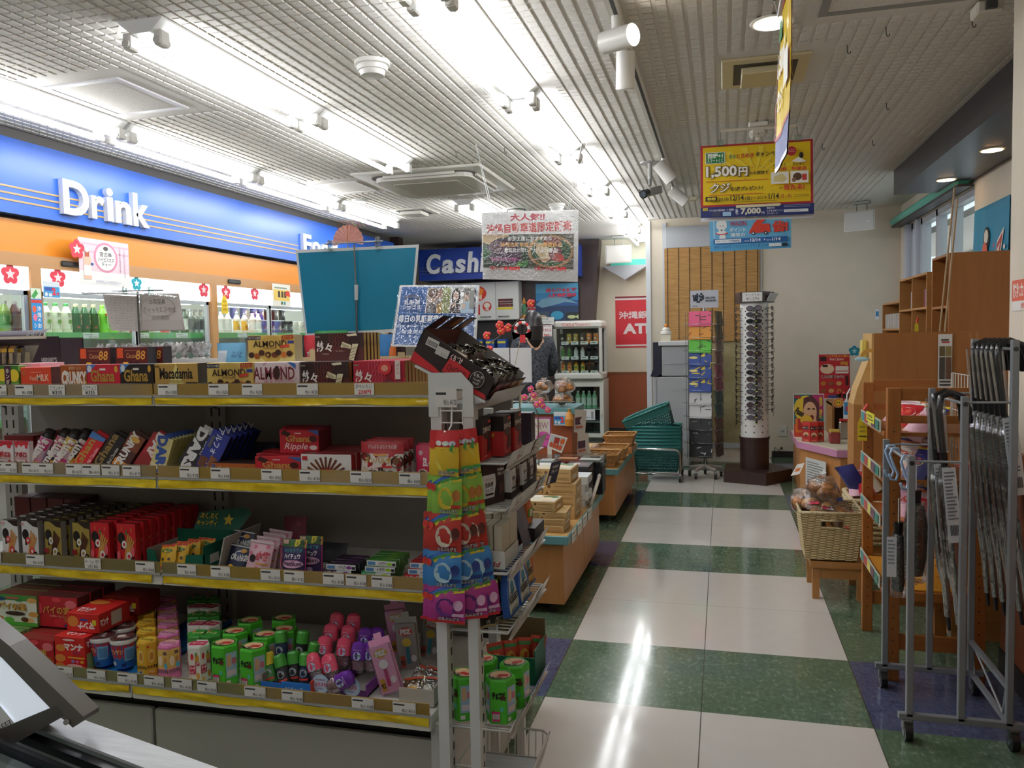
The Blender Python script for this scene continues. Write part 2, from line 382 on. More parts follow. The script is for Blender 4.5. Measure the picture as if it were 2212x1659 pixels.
# ceiling of grooved rock wool boards (6 cm pattern), left plain round the hatches and the air conditioners
PLAIN = []
def plain(x0, y0, x1, y1): PLAIN.append((x0, y0, x1, y1))
def zrect(p0, p1, z=CEIL):
    a, c = onZ(z, *p0), onZ(z, *p1); return (min(a.x, c.x), min(a.y, c.y), max(a.x, c.x), max(a.y, c.y))
plain(-3.4,3.35,-2.75,4.05);plain(.06,4.07,.55,4.6);plain(.42,2.4,1.55,3.75);plain(-4.2,9.3,-.72,11.3);plain(-3.4,6.1,-2.8,6.7);plain(-1.12,2.3,-.8,11.3)
def ceiling():
    p = .06; xs = np.arange(-4.08, 1.48, p); ys = np.arange(1.5, 11.2, p)
    gx, gy = np.meshgrid(xs, ys, indexing='ij'); gx = gx.ravel(); gy = gy.ravel(); ok = np.ones(len(gx), bool)
    for (a, c, d, e) in PLAIN: ok &= ~((gx+p > a) & (gx < d) & (gy+p > c) & (gy < e))
    ok &= ~((gx > -.78) & (gy+p > YB))
    gx, gy = gx[ok], gy[ok]; n = len(gx); z0, z1 = CEIL, CEIL-.006
    vs = np.zeros((n, 8, 3), np.float32)
    for i,(dx,dy,z) in enumerate(((.009,.0035,z0),(.051,.0035,z0),(.051,.0565,z0),(.009,.0565,z0),(.0105,.005,z1),(.0495,.005,z1),(.0495,.055,z1),(.0105,.055,z1))):
        vs[:, i, 0] = gx+dx; vs[:, i, 1] = gy+dy; vs[:, i, 2] = z
    q = np.array([(4, 7, 6, 5), (0, 4, 5, 1), (1, 5, 6, 2), (2, 6, 7, 3), (3, 7, 4, 0)])
    fs = (q[None]+8*np.arange(n)[:, None, None]).reshape(-1, 4)
    ex=[(-4.9,-3,CEIL),(2.0,-3,CEIL),(2.0,11.3,CEIL),(-4.9,11.3,CEIL),(-4.9,-3,CEIL+.06),(2.0,-3,CEIL+.06),(2.0,11.3,CEIL+.06),(-4.9,11.3,CEIL+.06)]
    N=8*n;fl=fs.tolist()+[(N,N+3,N+2,N+1),(N+4,N+5,N+6,N+7),(N,N+1,N+5,N+4),(N+1,N+2,N+6,N+5),(N+2,N+3,N+7,N+6),(N+3,N,N+4,N+7)]
    me=bpy.data.meshes.new('ceiling');me.from_pydata(vs.reshape(-1,3).tolist()+ex,[],fl);me.materials.append(mat('ceil'));me.update()
    o = link(bpy.data.objects.new('ceiling', me)); o['kind'] = 'structure'
ceiling()
# back wall with the blind window, its return, and the recess wall behind the till
b = MB(); b.box(-.72, YB, 0, 2.0, YB+.12, CEIL, 'wallcream'); struct('wall_back', b)
b = MB(); b.box(-.72, YB+.12, 0, -.62, YF, CEIL, 'wallcream'); struct('wall_return', b)
b = MB(); b.box(-4.9, YF, 0, -.6, YF+.1, CEIL, 'wallcream'); struct('wall_counter', b)
def pf(Yc, *pts): return [(lambda v: (v.x, v.z))(onY(Yc, *p)) for p in pts]
b=MB();b.box(-1.62,YF-.02,.12,-.72,YF,.90,'dado');b.box(-1.62,YF-.028,.88,-.72,YF,.905,'#7c4a2a');struct('trim_1',b)
b = MB(); b.box(-1.62, YF-.03, 0, -.72, YF, .12, '#2b211e'); struct('baseboard_counter', b)
pts = [(-3.6, .0), (-1.66, .0), (-1.63, 1.7), (-1.54, 2.74), (-3.6, 2.74)]
b = MB(); b.prism(pts, YF-.25, YF-.02, 'darkpanel', 'y'); struct('trim_2', b)
b = MB(); b.box(-4.9, -3, 0, -4.8, YF, CEIL, '#b9b4ad'); struct('wall_left', b)
b = MB(); b.box(-4.9, -3.1, 0, 2.0, -3, CEIL, 'wallcream'); struct('wall_front', b)
# dark bulkhead over the coolers
b = MB(); b.box(-4.8, -1, 2.19, -4.09, 9.75, CEIL, '#4b4643'); struct('trim_4', b)
b = MB(); b.box(-4.8, -1, 1.985, -4.05, 9.7, 2.19, '#d98a2b/s'); struct('trim_5', b)
q0, q1 = onY(9.7, 800, 500), onY(9.7, 857, 500)
b = MB(); b.box(q0.x, 9.7, 0, q1.x+.02, 9.85, CEIL, 'darkwood'); struct('trim_6', b)
# window wall: piers, sill and head round the opening
WY0, WY1, WZ0, WZ1 = 6.85, 9.33, 1.05, 2.50
b = MB()
b.box(XR, 3.62, 0, XR+.12, WY0, CEIL, 'wallcream'); b.box(XR, WY1, 0, XR+.12, YB+.12, CEIL, 'wallcream')
b.box(XR,WY0,0,XR+.12,WY1,WZ0,'wallcream');b.box(XR,WY0,WZ1,XR+.12,WY1,CEIL,'wallcream');struct('wall_right',b)
w = E('window_1', None, None, (XR, WY0, WZ0)); w['kind'] = 'structure'
def PW(name, mb, par, **kw):
    o = O(name, mb, parent=par, **kw); o.location = [-c for c in par.location]; return o
b = MB(); fr = '#b9bcc2/s'
for y in (WY0+.03, 7.55, 8.05, 8.62, 9.02, WY1-.03): b.box(XR+.02, y-.03, WZ0, XR+.10, y+.03, WZ1, fr)
b.box(XR-.03,9.05,WZ0,XR+.02,9.18,WZ1,'#c5c8d2/s');b.box(XR-.02,8.66,WZ0,XR+.02,8.72,WZ1,'#c5c8d2/s')
b.box(XR+.02, WY0, WZ1-.06, XR+.10, WY1, WZ1, fr); b.box(XR+.02, WY0, WZ0, XR+.10, WY1, WZ0+.05, fr)
PW('window_frame', b, w)
b = MB(); b.box(XR+.055, WY0, WZ0, XR+.061, WY1, WZ1, 'glass'); PW('window_glass', b, w)
b=MB();b.box(XR-.14,WY0,WZ1+.02,XR-.01,YB-.12,WZ1+.10,'#5cc0ae/s',.03);b.box(XR-.12,WY0,WZ1,XR-.02,YB-.12,WZ1+.02,'#3b3436');
O('roller_blind_case', b, 'turquoise roller blind case running along the top of the window', 'blind')
# canopy and its edge seen through the glass
b=MB();b.box(XR+.14,5.6,2.36,XR+1.05,11.5,2.42,m_noisy('#b6a9a0','#c4b8b0',8,.6,stretch=(14,1,1))());b.box(XR+1.05,5.6,2.28,XR+1.12,11.5,2.44,'#8d8a8c');struct('exterior_canopy',b)
# soffit with its dark board
b = MB(); b.box(1.478, 3.62, 2.545, XR, 7.36, CEIL, 'soffit'); struct('ceiling_soffit', b)
# near pier on the aisle side
b = MB(); b.box(1.2, -3, 0, 2.0, 3.62, CEIL, 'wallcream'); struct('wall_near', b)
b=MB();b.box(1.185,-3,.1,1.2,3.62,.90,'dado');b.box(1.178,-3,.90,1.2,3.62,.93,'#8a5a30');struct('trim_7',b)
b = MB(); b.box(1.18, -3, 0, 1.2, 3.62, .1, '#241c1a'); struct('baseboard_near', b)
b=MB();b.box(.62,YB-.012,0,XR,YB,.07,'#2a2220');b.box(-.72,YB-.012,0,-.3,YB,.07,'#2a2220');struct('baseboard_back',b)
# frame of the blind window and metal jamb at the corner
b = MB(); b.box(-.775, YB-.02, 0, -.72, YB+.1, CEIL-.02, '#d9dcdf/s'); struct('trim_3', b)
def yb(px, py, d=0): return onY(YB-d, px, py)
wx0, wz1 = yb(1436, 490).x, yb(1500, 488).z; wx1 = yb(1642, 560).x
w2 = E('window_2', None, None, (wx0, YB, .1)); w2['kind'] = 'structure'
b=MB();b.box(wx0-.03,YB-.02,.1,wx0+.015,YB,wz1+.05,'#c9ccd0/s');b.box(wx1-.02,YB-.02,.1,wx1+.02,YB,wz1,'#d3cec4');b.box(wx0-.03,YB-.03,.1,wx1+.02,YB,.16,'#b9bcc0/s')
PW('window_frame', b, w2)
b=MB();b.box(wx0+.015,YB-.012,.16,wx1-.02,YB-.006,yb(1500,740).z+.1,m_noisy('#9d8f66','#b9ab80',4,.35)());PW('window_glass',b,w2)
b=MB();b.box(wx0+.015,YB-.02,yb(1500,530).z-.02,wx1,YB-.004,wz1,'#b4b7bc/s');PW('window_panel',b,w2)
# ================================================================== lamps and things on the ceiling
def light_proto():
    t = E('fluorescent_light', 'x', 'lamp')
    b=MB();b.prism([(-.105,CEIL),(-.105,CEIL-.012),(-.045,CEIL-.062),(.045,CEIL-.062),(.105,CEIL-.012),(.105,CEIL)],0,1.36,'#f1f1ef/s');O('housing',b,parent=t)
    for sx in (-1, 1):
        b=MB();b.cyl((sx*.075,.07,2.655),(sx*.075,1.29,2.655),.0155,.0155,'tube',10);O('tube',b,parent=t)
        for y in (.035, 1.325):
            b=MB();b.box(sx*.075-.019,y-.03,2.636,sx*.075+.019,y+.03,2.70,'#e9e7e2/s',.006);b.cyl((sx*.075,y-.035,2.655),(sx*.075,y+.035,2.655),.017,.017,'#d9d6cf',10);O('socket',b,parent=t)
    return t
def _tube():
    m,nt,b=newmat('lit_tube');b.inputs['Base Color'].default_value=(1,1,1,1);b.inputs['Emission Color'].default_value=(.95,.98,1,1);b.inputs['Emission Strength'].default_value=TUBE_E;return m
SPECIAL['tube'] = _tube
_lp = light_proto(); _first = True
def light(x, y, label):
    global _first
    o=_lp if _first else cp(_lp);_first=False;o.location=(x,y,0);put(o,label,'lamp','twin tube ceiling lamps')
NTH = ['first', 'second', 'third', 'fourth', 'fifth', 'sixth', 'seventh', 'eighth']
for i in range(7):light(-.957,1.46+1.385*i,f'{NTH[i]} twin tube lamp in the row over the central aisle, counted from the entrance side')
for i,y in enumerate((2.84,4.21)):light(-2.21,y,('twin tube lamp in the middle row over the confectionery shelf','twin tube lamp in the middle row, ending at the air conditioner')[i])
light(-2.30,7.32,'twin tube lamp just beyond the air conditioner');light(-2.30,8.72,'twin tube lamp over the till, beyond the air conditioner')
for i in range(5):light(-3.44,1.34+1.39*i,f'{NTH[i]} twin tube lamp in the row along the blue fascia, counted from the entrance side')
for x,y,l in ((-2.2,.2,'twin tube lamp behind the camera over the freezer'),(-2.2,-1.65,'twin tube lamp behind the camera at the entrance'),(-.3,-1.2,'twin tube lamp behind the camera in the aisle')):light(x,y,l)

# air conditioner cassette
x0, y0, x1, y1 = -2.77, 5.87, -1.69, 6.95; plx, ply = (x0+x1)/2, (y0+y1)/2
t=E('air_conditioner','white square ceiling air conditioner cassette with mesh grille between the lamp rows','air conditioner',(plx,ply,CEIL))
b = MB(); b.box(-.54, -.54, -.025, .54, .54, 0, '#e6e2da/s', .01); O('cassette_panel', b, parent=t)
def rrect(a,c,r,n=5):return [(sx*(a-r)+r*math.cos(q),sy*(c-r)+r*math.sin(q)) for sx,sy,q0 in ((1,1,0),(-1,1,PI/2),(-1,-1,PI),(1,-1,3*PI/2)) for q in [q0+PI/2*i/n for i in range(n+1)]]
b = MB(); b.prism(rrect(.44, .44, .12), -.026, -.03, '#4a4643', 'z'); O('air_slot', b, parent=t)
b = MB(); b.prism(rrect(.41, .41, .11), -.028, -.065, '#ece8e0/s', 'z'); O('raised_panel', b, parent=t)
b = MB(); b.box(-.29, -.29, -.069, .29, .29, -.064, '#8f887c')
for i in range(30): b.box(-.28, -.285+.0192*i, -.075, .28, -.277+.0192*i, -.068, '#d5cfc4')
O('intake_grille', b, parent=t)
for i in range(4):
    b=MB();a=i*PI/2;b.T=Matrix.Rotation(a,4,'Z');b.box(-.30,.425,-.05,.30,.445,-.028,'#dcd7ce/s');O('air_flap',b,parent=t)
# vents and detectors
def vent(name, label, cx, cy, w, d, col, slot):
    t = E(name, label, 'vent', (cx, cy, CEIL)); b = MB()
    b.box(-w/2, -d/2, -.015, w/2, d/2, 0, col, .004); O('vent_frame', b, parent=t)
    b = MB(); b.box(-w*.36, -d*.36, -.017, w*.36, d*.36, -.014, '#2e2a26'); O('air_slot', b, parent=t)
    b = MB(); b.box(-w*.27, -d*.27, -slot, w*.27, d*.27, -.016, col, .004); O('deflector_plate', b, parent=t)
vent('ceiling_vent','beige square ceiling vent above the hanging yellow campaign sign',.295,4.335,.42,.45,'#cfc19b/s',.05)
vent('ceiling_vent','pale square ceiling vent beyond the air conditioner',-3.0,7.83,.42,.42,'#e0dcd2/s',.05)
b=MB();b.lathe([(.13,-.012),(.15,0)],'#e8e5df',n=24);b.lathe([(.10,-.02),(.10,-.012)],'#4a4744',n=24);b.lathe([(.08,-.03),(.085,-.02)],'#e3e0d9',n=24)
O('round_ceiling_speaker',b,'round white ceiling grille partly hidden behind the white sweet potato sign','speaker',loc=(-1.98,8.1,CEIL))
b=MB();b.lathe([(.0,-.075),(.055,-.072),(.06,-.055),(.062,-.05),(.07,-.048),(.075,-.03),(.072,-.026),(.085,-.024),(.085,0)],'#efede8/s',n=28)
sd=O('smoke_detector',b,'white stepped smoke detector between the lamp rows','smoke detector',loc=(-1.53,3.6,CEIL))
cp(sd,(-1.52,7.95,CEIL),label='white smoke detector right above the white sweet potato sign'.replace('right ',''))
b=MB();b.lathe([(.0,-.03),(.06,-.028),(.08,0)],'#efede8/s',n=20);O('smoke_detector',b,'small flat round detector beside the pale ceiling vent','smoke detector',loc=(-3.22,7.0,CEIL))
# access hatches
def hatch(label, x0, y0, x1, y1, col, board):
    t = E('ceiling_hatch', label, 'hatch', ((x0+x1)/2, (y0+y1)/2, CEIL)); w, d = (x1-x0)/2, (y1-y0)/2
    b = MB(); f = .035
    for q in ((-w,-d,w,-d+f),(-w,d-f,w,d),(-w,-d+f,-w+f,d-f),(w-f,-d+f,w,d-f)):b.box(q[0],q[1],-.008,q[2],q[3],0,col)
    O('hatch_frame',b,parent=t);b=MB();b.box(-w+f,-d+f,-.004,w-f,d-f,0,board);O('hatch_board',b,parent=t)
hatch('square ceiling access hatch with plain board above the coolers',-3.3,3.42,-2.82,3.97,'#cfcdd0','ceil')
hatch('grey framed ceiling access hatch near the window soffit', .48, 2.95, 1.05, 3.68, '#8c8a88', 'ceil')
hatch('ceiling access hatch beside the air conditioner', -3.35, 6.2, -2.87, 6.64, '#d5d3d2', 'ceil')
# track with four spotlights
b=MB();b.box(-.35,2.6,CEIL-.03,-.31,7.45,CEIL,'#e6e3dd/s');b.box(-.338,2.6,CEIL-.0315,-.322,7.45,CEIL-.029,'#1b1a1a')
O('lighting_track', b, 'long white lighting track with a black slot along the ceiling', 'light track')
def spot(label, ybase, c, ax, L, r, lit=False):
    c = V3(c); ax = V3(ax).normalized(); base = V3((-.33, ybase, CEIL-.03))
    t = E('spotlight', label, 'spotlight', tuple(base), group='white track spotlights')
    b=MB();b.cyl((0,0,.0),(0,0,-.05),.022,.02,'#f0eee9/s',14);b.tube([(0,0,-.05),(0,0,-.07),tuple(c-base-ax*.02+V3((0,0,r*.9)))],.009,'#f0eee9/s',8);O('mounting_arm',b,parent=t)
    a, e = c-ax*L/2-base, c+ax*L/2-base
    b=MB();b.cyl(a,e,r,r,'#eeebe5/s',24);b.cyl(a-ax*.004,a,r*.75,r*.9,'#d8d4cc',24);O('lamp_body',b,parent=t)
    b=MB();b.cyl(e,e+ax*.003,r*.9,r*.9,('#fff6e6/e%g' % SPOT_E) if lit else '#cfcac0',24);O('lamp_face',b,parent=t)
p=onY(3.35,1336,84);spot('lit white track spotlight pointing sideways at the head of the track',3.35,p,(1,-.62,-.06),.15,.045,True)
p=onY(3.62,1351,152);spot('white track spotlight hanging down below the lit one',3.62,p,(-.05,.25,-1),.155,.042)
p=onY(6.1,1437,372);spot('white track spotlight beside the security camera',6.1,p,(.55,.1,-.75),.16,.05)
p=onY(7.3,1466,424);spot('white track spotlight at the far end of the track',7.3,p,(.7,.1,-.6),.17,.05)
# security camera
t=E('security_camera','grey and black security camera on a ceiling stalk beside the spotlights','security camera',(-.452,6.32,CEIL))
b=MB();b.lathe([(.075,-.012),(.08,0)],'#8e8c8a/s',n=20);b.cyl((0,0,-.01),(0,0,-.13),.018,.016,'#a9a8a6/s',12);b.cyl((0,0,-.13),(0,-.01,-.18),.012,.012,'#6e6d6b',8);O('camera_mount',b,parent=t)
b=MB();b.T=Matrix.Translation((.02,-.03,-.23)) @ Matrix.Rotation(math.radians(-22),4,'Z') @ Matrix.Rotation(math.radians(14),4,'X');b.box(-.032,-.09,-.03,.032,.11,.03,'#9b9a98/s',.006);O('camera_body',b,parent=t)
b2=MB();b2.T=b.T;b2.cyl((0,-.09,0),(0,-.16,-.005),.03,.033,'#141414/g',16);b2.cyl((0,-.16,-.005),(0,-.165,-.005),.024,.024,'#3a3f46/g',16);O('camera_lens',b2,parent=t)
b3=MB();b3.T=b.T;b3.tube([(-.03,-.09,0),(-.06,-.10,.03),(-.075,-.07,0),(-.05,-.05,-.02),(-.03,-.05,0)],.004,'#1a1a1a',6);O('camera_cable',b3,parent=t)
# recessed downlights
def down(label, x, y, z, r, e, kind='#fff4dd'):
    t=E('downlight',label,'lamp',(x,y,z));b=MB();b.lathe([(r*1.18,-.006),(r*1.25,0)],'#ece7dc',n=24);O('trim_ring',b,parent=t)
    b = MB(); b.lathe([(0, -.0085), (r, -.008)], '%s/e%g' % (kind, e), n=24); O('lamp_glass', b, parent=t)
down('bright round ceiling downlight behind the edge-on yellow banner',.296,3.68,CEIL-.006,.075,SPOT_E,'#fffaf0')
down('warm downlight in the dark soffit, closer to the near pier',1.773-.03,5.74,2.545,.06,DOWN_E,'#ffd9a0')
down('warm downlight in the dark soffit, closer to the window',1.756-.03,6.75,2.545,.06,DOWN_E,'#ffd9a0')
# hooks screwed in the ceiling
hk = None
for i,(px,py) in enumerate(((1914,58),(2100,38),(1915,222),(1885,302),(1830,97),(985,327),(1090,319),(1776,311))):
    p = onZ(CEIL-.006, px, py)
    if hk is None:
        b=MB();b.tube([(0,0,0),(0,0,-.02),(.001,0,-.032),(.006,0,-.042),(.013,0,-.04),(.015,0,-.03)],.0022,'#3a332c',6);hk=O('ceiling_hook',b,'small dark hook screwed into the ceiling','hook','bare ceiling hooks',loc=p)
    else: cp(hk, p)
# small ceiling sensors
t=E('motion_sensor','white box sensor on the ceiling above the yellow campaign sign','sensor',(.31,5.39,CEIL-.006));b=MB();b.box(-.06,-.06,-.03,.06,.06,0,'#e9e5da/s',.006);O('sensor_base',b,parent=t)
b=MB();b.box(-.055,-.06,-.09,.055,.05,-.03,'#ded9cc/s',.02);b.ball((0,-.01,-.095),(.02,.02,.015),'#efe9d8',10,6);O('sensor_head',b,parent=t)
b=MB();b.box(-.05,-.05,-.05,.05,.05,0,'#cfc9bd',.008);b.box(-.02,-.07,-.04,.02,-.05,-.01,'#3a3a3a');O('ceiling_bracket',b,'beige bracket on the ceiling beside the near pier','bracket',loc=(1.14,3.75,CEIL-.006))
b=MB();b.box(-.045,-.03,-.04,.045,.03,0,'#bdb59d',.006);O('ceiling_box',b,'small beige box on the ceiling behind the farthest spotlight'.replace('farthest ','last '),'box',loc=(-.19,8.0,CEIL-.006))
# corner loudspeakers
def speaker(label, px, py, Yc, w, h, rz):
    p = onY(Yc, px, py); t = E('ceiling_speaker', label, 'speaker', (p.x, Yc, p.z), rz)
    b = MB(); d = .17
    f=[(-w/2,0,-h/2),(w/2,0,-h/2),(w/2,0,h/2),(-w/2,0,h/2)];k=[(-w*.33,d,-h*.3),(w*.33,d,-h*.3),(w*.33,d,h*.46),(-w*.33,d,h*.46)]
    b.add(f+k,[(0,1,2,3),(7,6,5,4),(0,4,5,1),(1,5,6,2),(2,6,7,3),(3,7,4,0)],'#d9d7d2/s');O('speaker_cabinet',b,parent=t)
    b=MB();b.box(-w*.47,-.008,-h*.46,w*.47,0,h*.46,'#c9c7c3',.006);b.cyl((w*.28,-.009,-h*.05),(w*.28,-.008,-h*.05),.008,.008,'#f5f5f5',8);O('speaker_grille',b,parent=t)
    b=MB();zt=CEIL-p.z;b.tube([(-.05,.08,h*.46),(-.05,.08,zt-.03),(.05,.08,zt-.03),(.05,.08,h*.46)],.007,'#8e8e8c',6);b.box(-.08,.04,zt-.03,.08,.12,zt-.006,'#9d9d9b');O('speaker_bracket',b,parent=t)
speaker('white loudspeaker hung on a bracket over the red bank poster wall', 1336, 549, 10.7, .34, .235, .1)
speaker('grey white loudspeaker hung on a bracket near the window corner', 1856, 477, 8.9, .30, .20, -.45)
# ================================================================== fascia lettering
def text3d(mb, tx, fn, w, h, depth, k, bold=.03, sh=0., res=4):
    """solid letters: fn(u,v,n) maps width, height and depth"""
    _tc.body = tx; _tc.offset = bold; _tc.shear = sh; _tc.resolution_u = res; _tc.extrude = .5
    m=_to.to_mesh();v=np.array([p.co[:] for p in m.vertices]);f=[tuple(p.vertices) for p in m.polygons];_to.to_mesh_clear();_tc.extrude=0
    lo = v.min(0); sz = np.maximum(v.max(0)-lo, 1e-6); v = (v-lo)/sz
    mb.add([fn(a*w, q*h, c*depth) for a, q, c in v], f, k)
XL = -4.0
t=E('fascia_sign','long blue fascia board with white lettering over the drink coolers','sign',(XL,1.0,2.212))
b = MB(); b.box(XL-.088, -1, 2.214, XL, 9.62, 2.662, '#2b63c6/s'); PW('sign_board', b, t)
for z in (2.372, 2.332, 2.291):
    b = MB(); b.box(XL, -1, z-.0055, XL+.004, 7.2, z+.0055, '#b79a63/s'); PW('gold_stripe', b, t)
def xface(x, y, z): return lambda u, v, n: (x+n, y+u, z+v)
y0 = 4.235
for ch,wd,z,h in (('D',.215,2.262,.222),('r',.115,2.266,.155),('i',.058,2.266,.225),('n',.15,2.266,.155),('k',.165,2.266,.235)):
    b = MB(); text3d(b, ch, xface(XL, y0, z), wd, h, .035, '#eceef0/s'); o = PW('letter', b, t); y0 += wd+.022
y0 = 7.25
for ch,wd,z,h in (('F',.16,2.30,.20),('o',.17,2.30,.145),('o',.17,2.30,.145),('d',.17,2.30,.21)):
    b = MB(); text3d(b, ch, xface(XL, y0, z), wd, h, .035, '#eceef0/s'); PW('letter', b, t); y0 += wd+.02
# ------------------------------------------------------------------ glass fronted coolers
def bottle(name, body, cap, lab=None, h=.212, r=.033, neck=.012, lid=None, kanji=None):
    b=MB();pr=[(r*.86,0),(r,.008),(r,h*.20),(r*.94,h*.30),(r*.94,h*.52),(r,h*.62),(r*.98,h*.70),(r*.62,h*.82),(neck*1.15,h*.90),(neck,h*.915)]
    ks = [body]*2+[lab or body]*3+[body]*4
    b.lathe(pr, body, n=14, ks=ks)
    if kanji:
        f=F(b,lambda u,v,n:((r*1.0+n)*math.sin((u-.5)*2.4),-(r*1.0+n)*math.cos((u-.5)*2.4),h*(.1+.6*v)),r*2.4,h*.6,.0012);f.draw(kanji)
    me=b.mesh(name);c=MB();c.lathe([(neck*1.25,h*.905),(neck*1.3,h*.985),(neck*1.1,h)],cap,n=12);return me,c.mesh('bottle_cap')
def put_bottle(name, ms, loc, label, group=None, rz=PI/2):
    o = O(name, ms[0], label, 'bottle', group, loc=loc, rz=rz); O('bottle_cap', ms[1], parent=o); return o
G_PALE=bottle('tea_bottle','#dfe8c8/s','#3f9a4a','#eef2dc',kanji=[('e',.5,.52,.2,.12,'#6ea43a',12),('t','抹茶',.3,.78,.7,.98,'#56603a'),('l',.5,.35,.5,.12,.004,'#6b7a4a')])
G_DARK=bottle('tea_bottle','#1f5a30/g','#d8cf9a','#0e5a34/s',kanji=[('t','綾',.55,.66,.85,.95,'#e8d9a0'),('t','鷹',.55,.38,.85,.64,'#e8d9a0'),('r',.25,.2,.38,.3,'#cf4a3a')])
G_LIME=bottle('tea_bottle','#7fd04a/g','#8fd84e','#6ccf3c/s',kanji=[('t','生茶',.4,.5,.62,.9,'#245a1c'),('e',.5,.97,.16,.06,'#d0483a',10)])
G_BROWN=bottle('tea_bottle','#7a4a24/g','#c8c4b8','#8a6a42/s');G_GREEN2=bottle('tea_bottle','#6f8a3a/g','#8a8f84','#3f7a3a/s',kanji=[('r',.1,.5,.9,.8,'#e9e7c8')])
G_GREY=bottle('water_bottle','bottleclear','#9aa0a0','#6d7478/s');G_DK2=bottle('tea_bottle','#2f4a30/g','#202a22','#dfe3da/s')
G_MILK=bottle('coffee_bottle','#e4dccb/s','#8f9aa8','#e8b32c/s',h=.20,kanji=[('t','ミルク',.15,.2,.85,.5,'#3a2410'),('e',.5,.75,.25,.14,'#fff4d0',12)])
G_WHT = bottle('coffee_bottle', '#d8d2c6/s', '#e6e6e6', '#f0eee8/s', h=.20)
def canm(body, lid, band):
    b=MB();b.lathe([(.03,0),(.033,.006),(.033,.09),(.033,.125),(.028,.135)],body,n=14,ks=[body,body,body,lid])
    f=F(b,lambda u,v,n:((.033+n)*math.sin((u-.5)*2.2),-(.033+n)*math.cos((u-.5)*2.2),.02+.09*v),.073,.09,.0008);f.e(.45,.5,.36,.3,band,14);f.e(.5,.5,.22,.18,'#e9ecea',12);return b.mesh('coffee_can')
C_BLUE=canm('#24408f/s','#4a5668/s','#e2853a');C_BLK=canm('#16181a/s','#2a2c2e/s','#c7c9c4');C_WHT=canm('#e2dccf/s','#b9b9b4/s','#1f6f5a')
ED = [2.24, 4.02, 5.80, 7.58, 9.36]
for i in range(4):
    a, c = ED[i], ED[i+1]
    t=E('drink_cooler',['glass door drink cooler with brown tea bottles, nearest the entrance','glass door drink cooler with rows of green tea bottles','glass door drink cooler with coffee bottles and cans','glass door drink cooler hidden behind the turquoise sheet'][i].replace('nearest the entrance','first from the entrance'),'cooler',(XL,a,0),group=None)
    tan = '#b98a5a/s'; b = MB()
    b.box(XL-(.8 if i==0 else .05),a,0,XL-.02,a+.03,1.985,tan);b.box(XL-(.8 if i==3 else .05),c-.03,0,XL-.02,c,1.985,tan);b.box(XL-.8,a+.03,0,XL-.05,c-.03,.62,'#8d8a86');b.box(XL-.8,a+.03,1.92,XL-.02,c-.03,1.985,tan)
    b.box(XL-.02,a,.6,XL,a+.045,1.985,tan);b.box(XL-.02,c-.03,.6,XL,c,1.985,tan);b.box(XL-.02,a+.045,1.905,XL,c-.03,1.985,tan);PW('cabinet_frame',b,t)
    b = MB(); b.box(XL-.8, a+.001, .62, XL-.74, c-.001, 1.92, '#cfe0dd');  PW('inner_lining', b, t)
    b=MB();b.box(XL-.05,a+.05,1.765,XL-.012,c-.035,1.905,'#f4f7fb/e1.5');fl=F(b,xface(XL-.012,a,1.765),1.78,.14,.0006)
    PW('lit_header', b, t)
    b = MB(); b.box(XL-.2, a+.1, 1.74, XL-.15, c-.1, 1.76, '#f2f8ff/e16'); PW('inner_lamp', b, t)
    for z in (.95, 1.475):
        b=MB();b.box(XL-.74,a+.001,z,XL-.1,c-.001,z+.018,'#dfe4e2');b.box(XL-.1,a+.04,z-.012,XL-.09,c-.04,z+.034,'#6dbb74/s');PW('wire_shelf',b,t)
    for y0, y1 in ((a+.05, (a+c)/2+.02), ((a+c)/2-.02, c-.035)):
        b = MB(); x = XL-.04
        for q in ((y0,.64,y0+.03,1.76),(y1-.03,.64,y1,1.76),(y0,.64,y1,.69),(y0,1.735,y1,1.762)):b.box(x-.012,q[0],q[1],x+.012,q[2],q[3],'#b9bec2/s')
        o=PW('glass_door',b,t);b=MB();b.box(x-.003,y0+.03,.69,x+.003,y1-.03,1.735,'glass');g=O('door_glass',b,parent=o)
    b = MB(); b.box(XL, a+.2, 1.93, XL+.015, a+.38, 1.965, '#1e1c1c/s', .006); PW('door_closer', b, t)
    if i in (1, 2):
        for py, ex in ((a+.45, 0), (a+.95, 0), (a+1.4, 0)):
            b=MB();b.box(XL-.09,py,1.468,XL-.086,py+.14,1.505,'#eef0ee');face(b,(XL-.086,py,1.468),(0,.14,0),(0,0,.037),[('t','税込 ¥150',.35,.12,.92,.4,'#444'+'444',.0),('r',.08,.65,.6,.75,'#777777')]);PW('price_tag',b,t)
# decals on the lit headers
fm = None
FL = MB(); face(FL, (0, -.065, -.065), (0, .13, 0), (0, 0, .13)).flower(.5, .5, .5, '#d7384a', '#f6dfe0')
FB = MB(); face(FB, (0, -.055, -.055), (0, .11, 0), (0, 0, .11)).flower(.5, .5, .5, '#1fa6b8', '#eef6f6')
for px,py,m_,l in ((22,592,FL,'red paper flower on the lit header at the picture edge'.replace('at the picture edge','of the brown tea cooler')),(125,600,FL,'red paper flower on the lit header above the blue two times tag'),(440,626,FL,'red paper flower at the end of the green tea cooler header'),
        (488,632,FL,'red paper flower above the yellow round-topped tag'),(550,634,FL,'red paper flower beside the small coffee leaflet on the header'),(295,612,FB,'turquoise paper flower above the reversed handwritten sheets')):
    O('paper_flower', m_, l, 'paper flower', loc=onX(XL-.0075, px, py))
O('paper_flower',FL,'red paper flower pinned to the corner of the pink tea sheet','paper flower',loc=onX(-3.955,166,538))
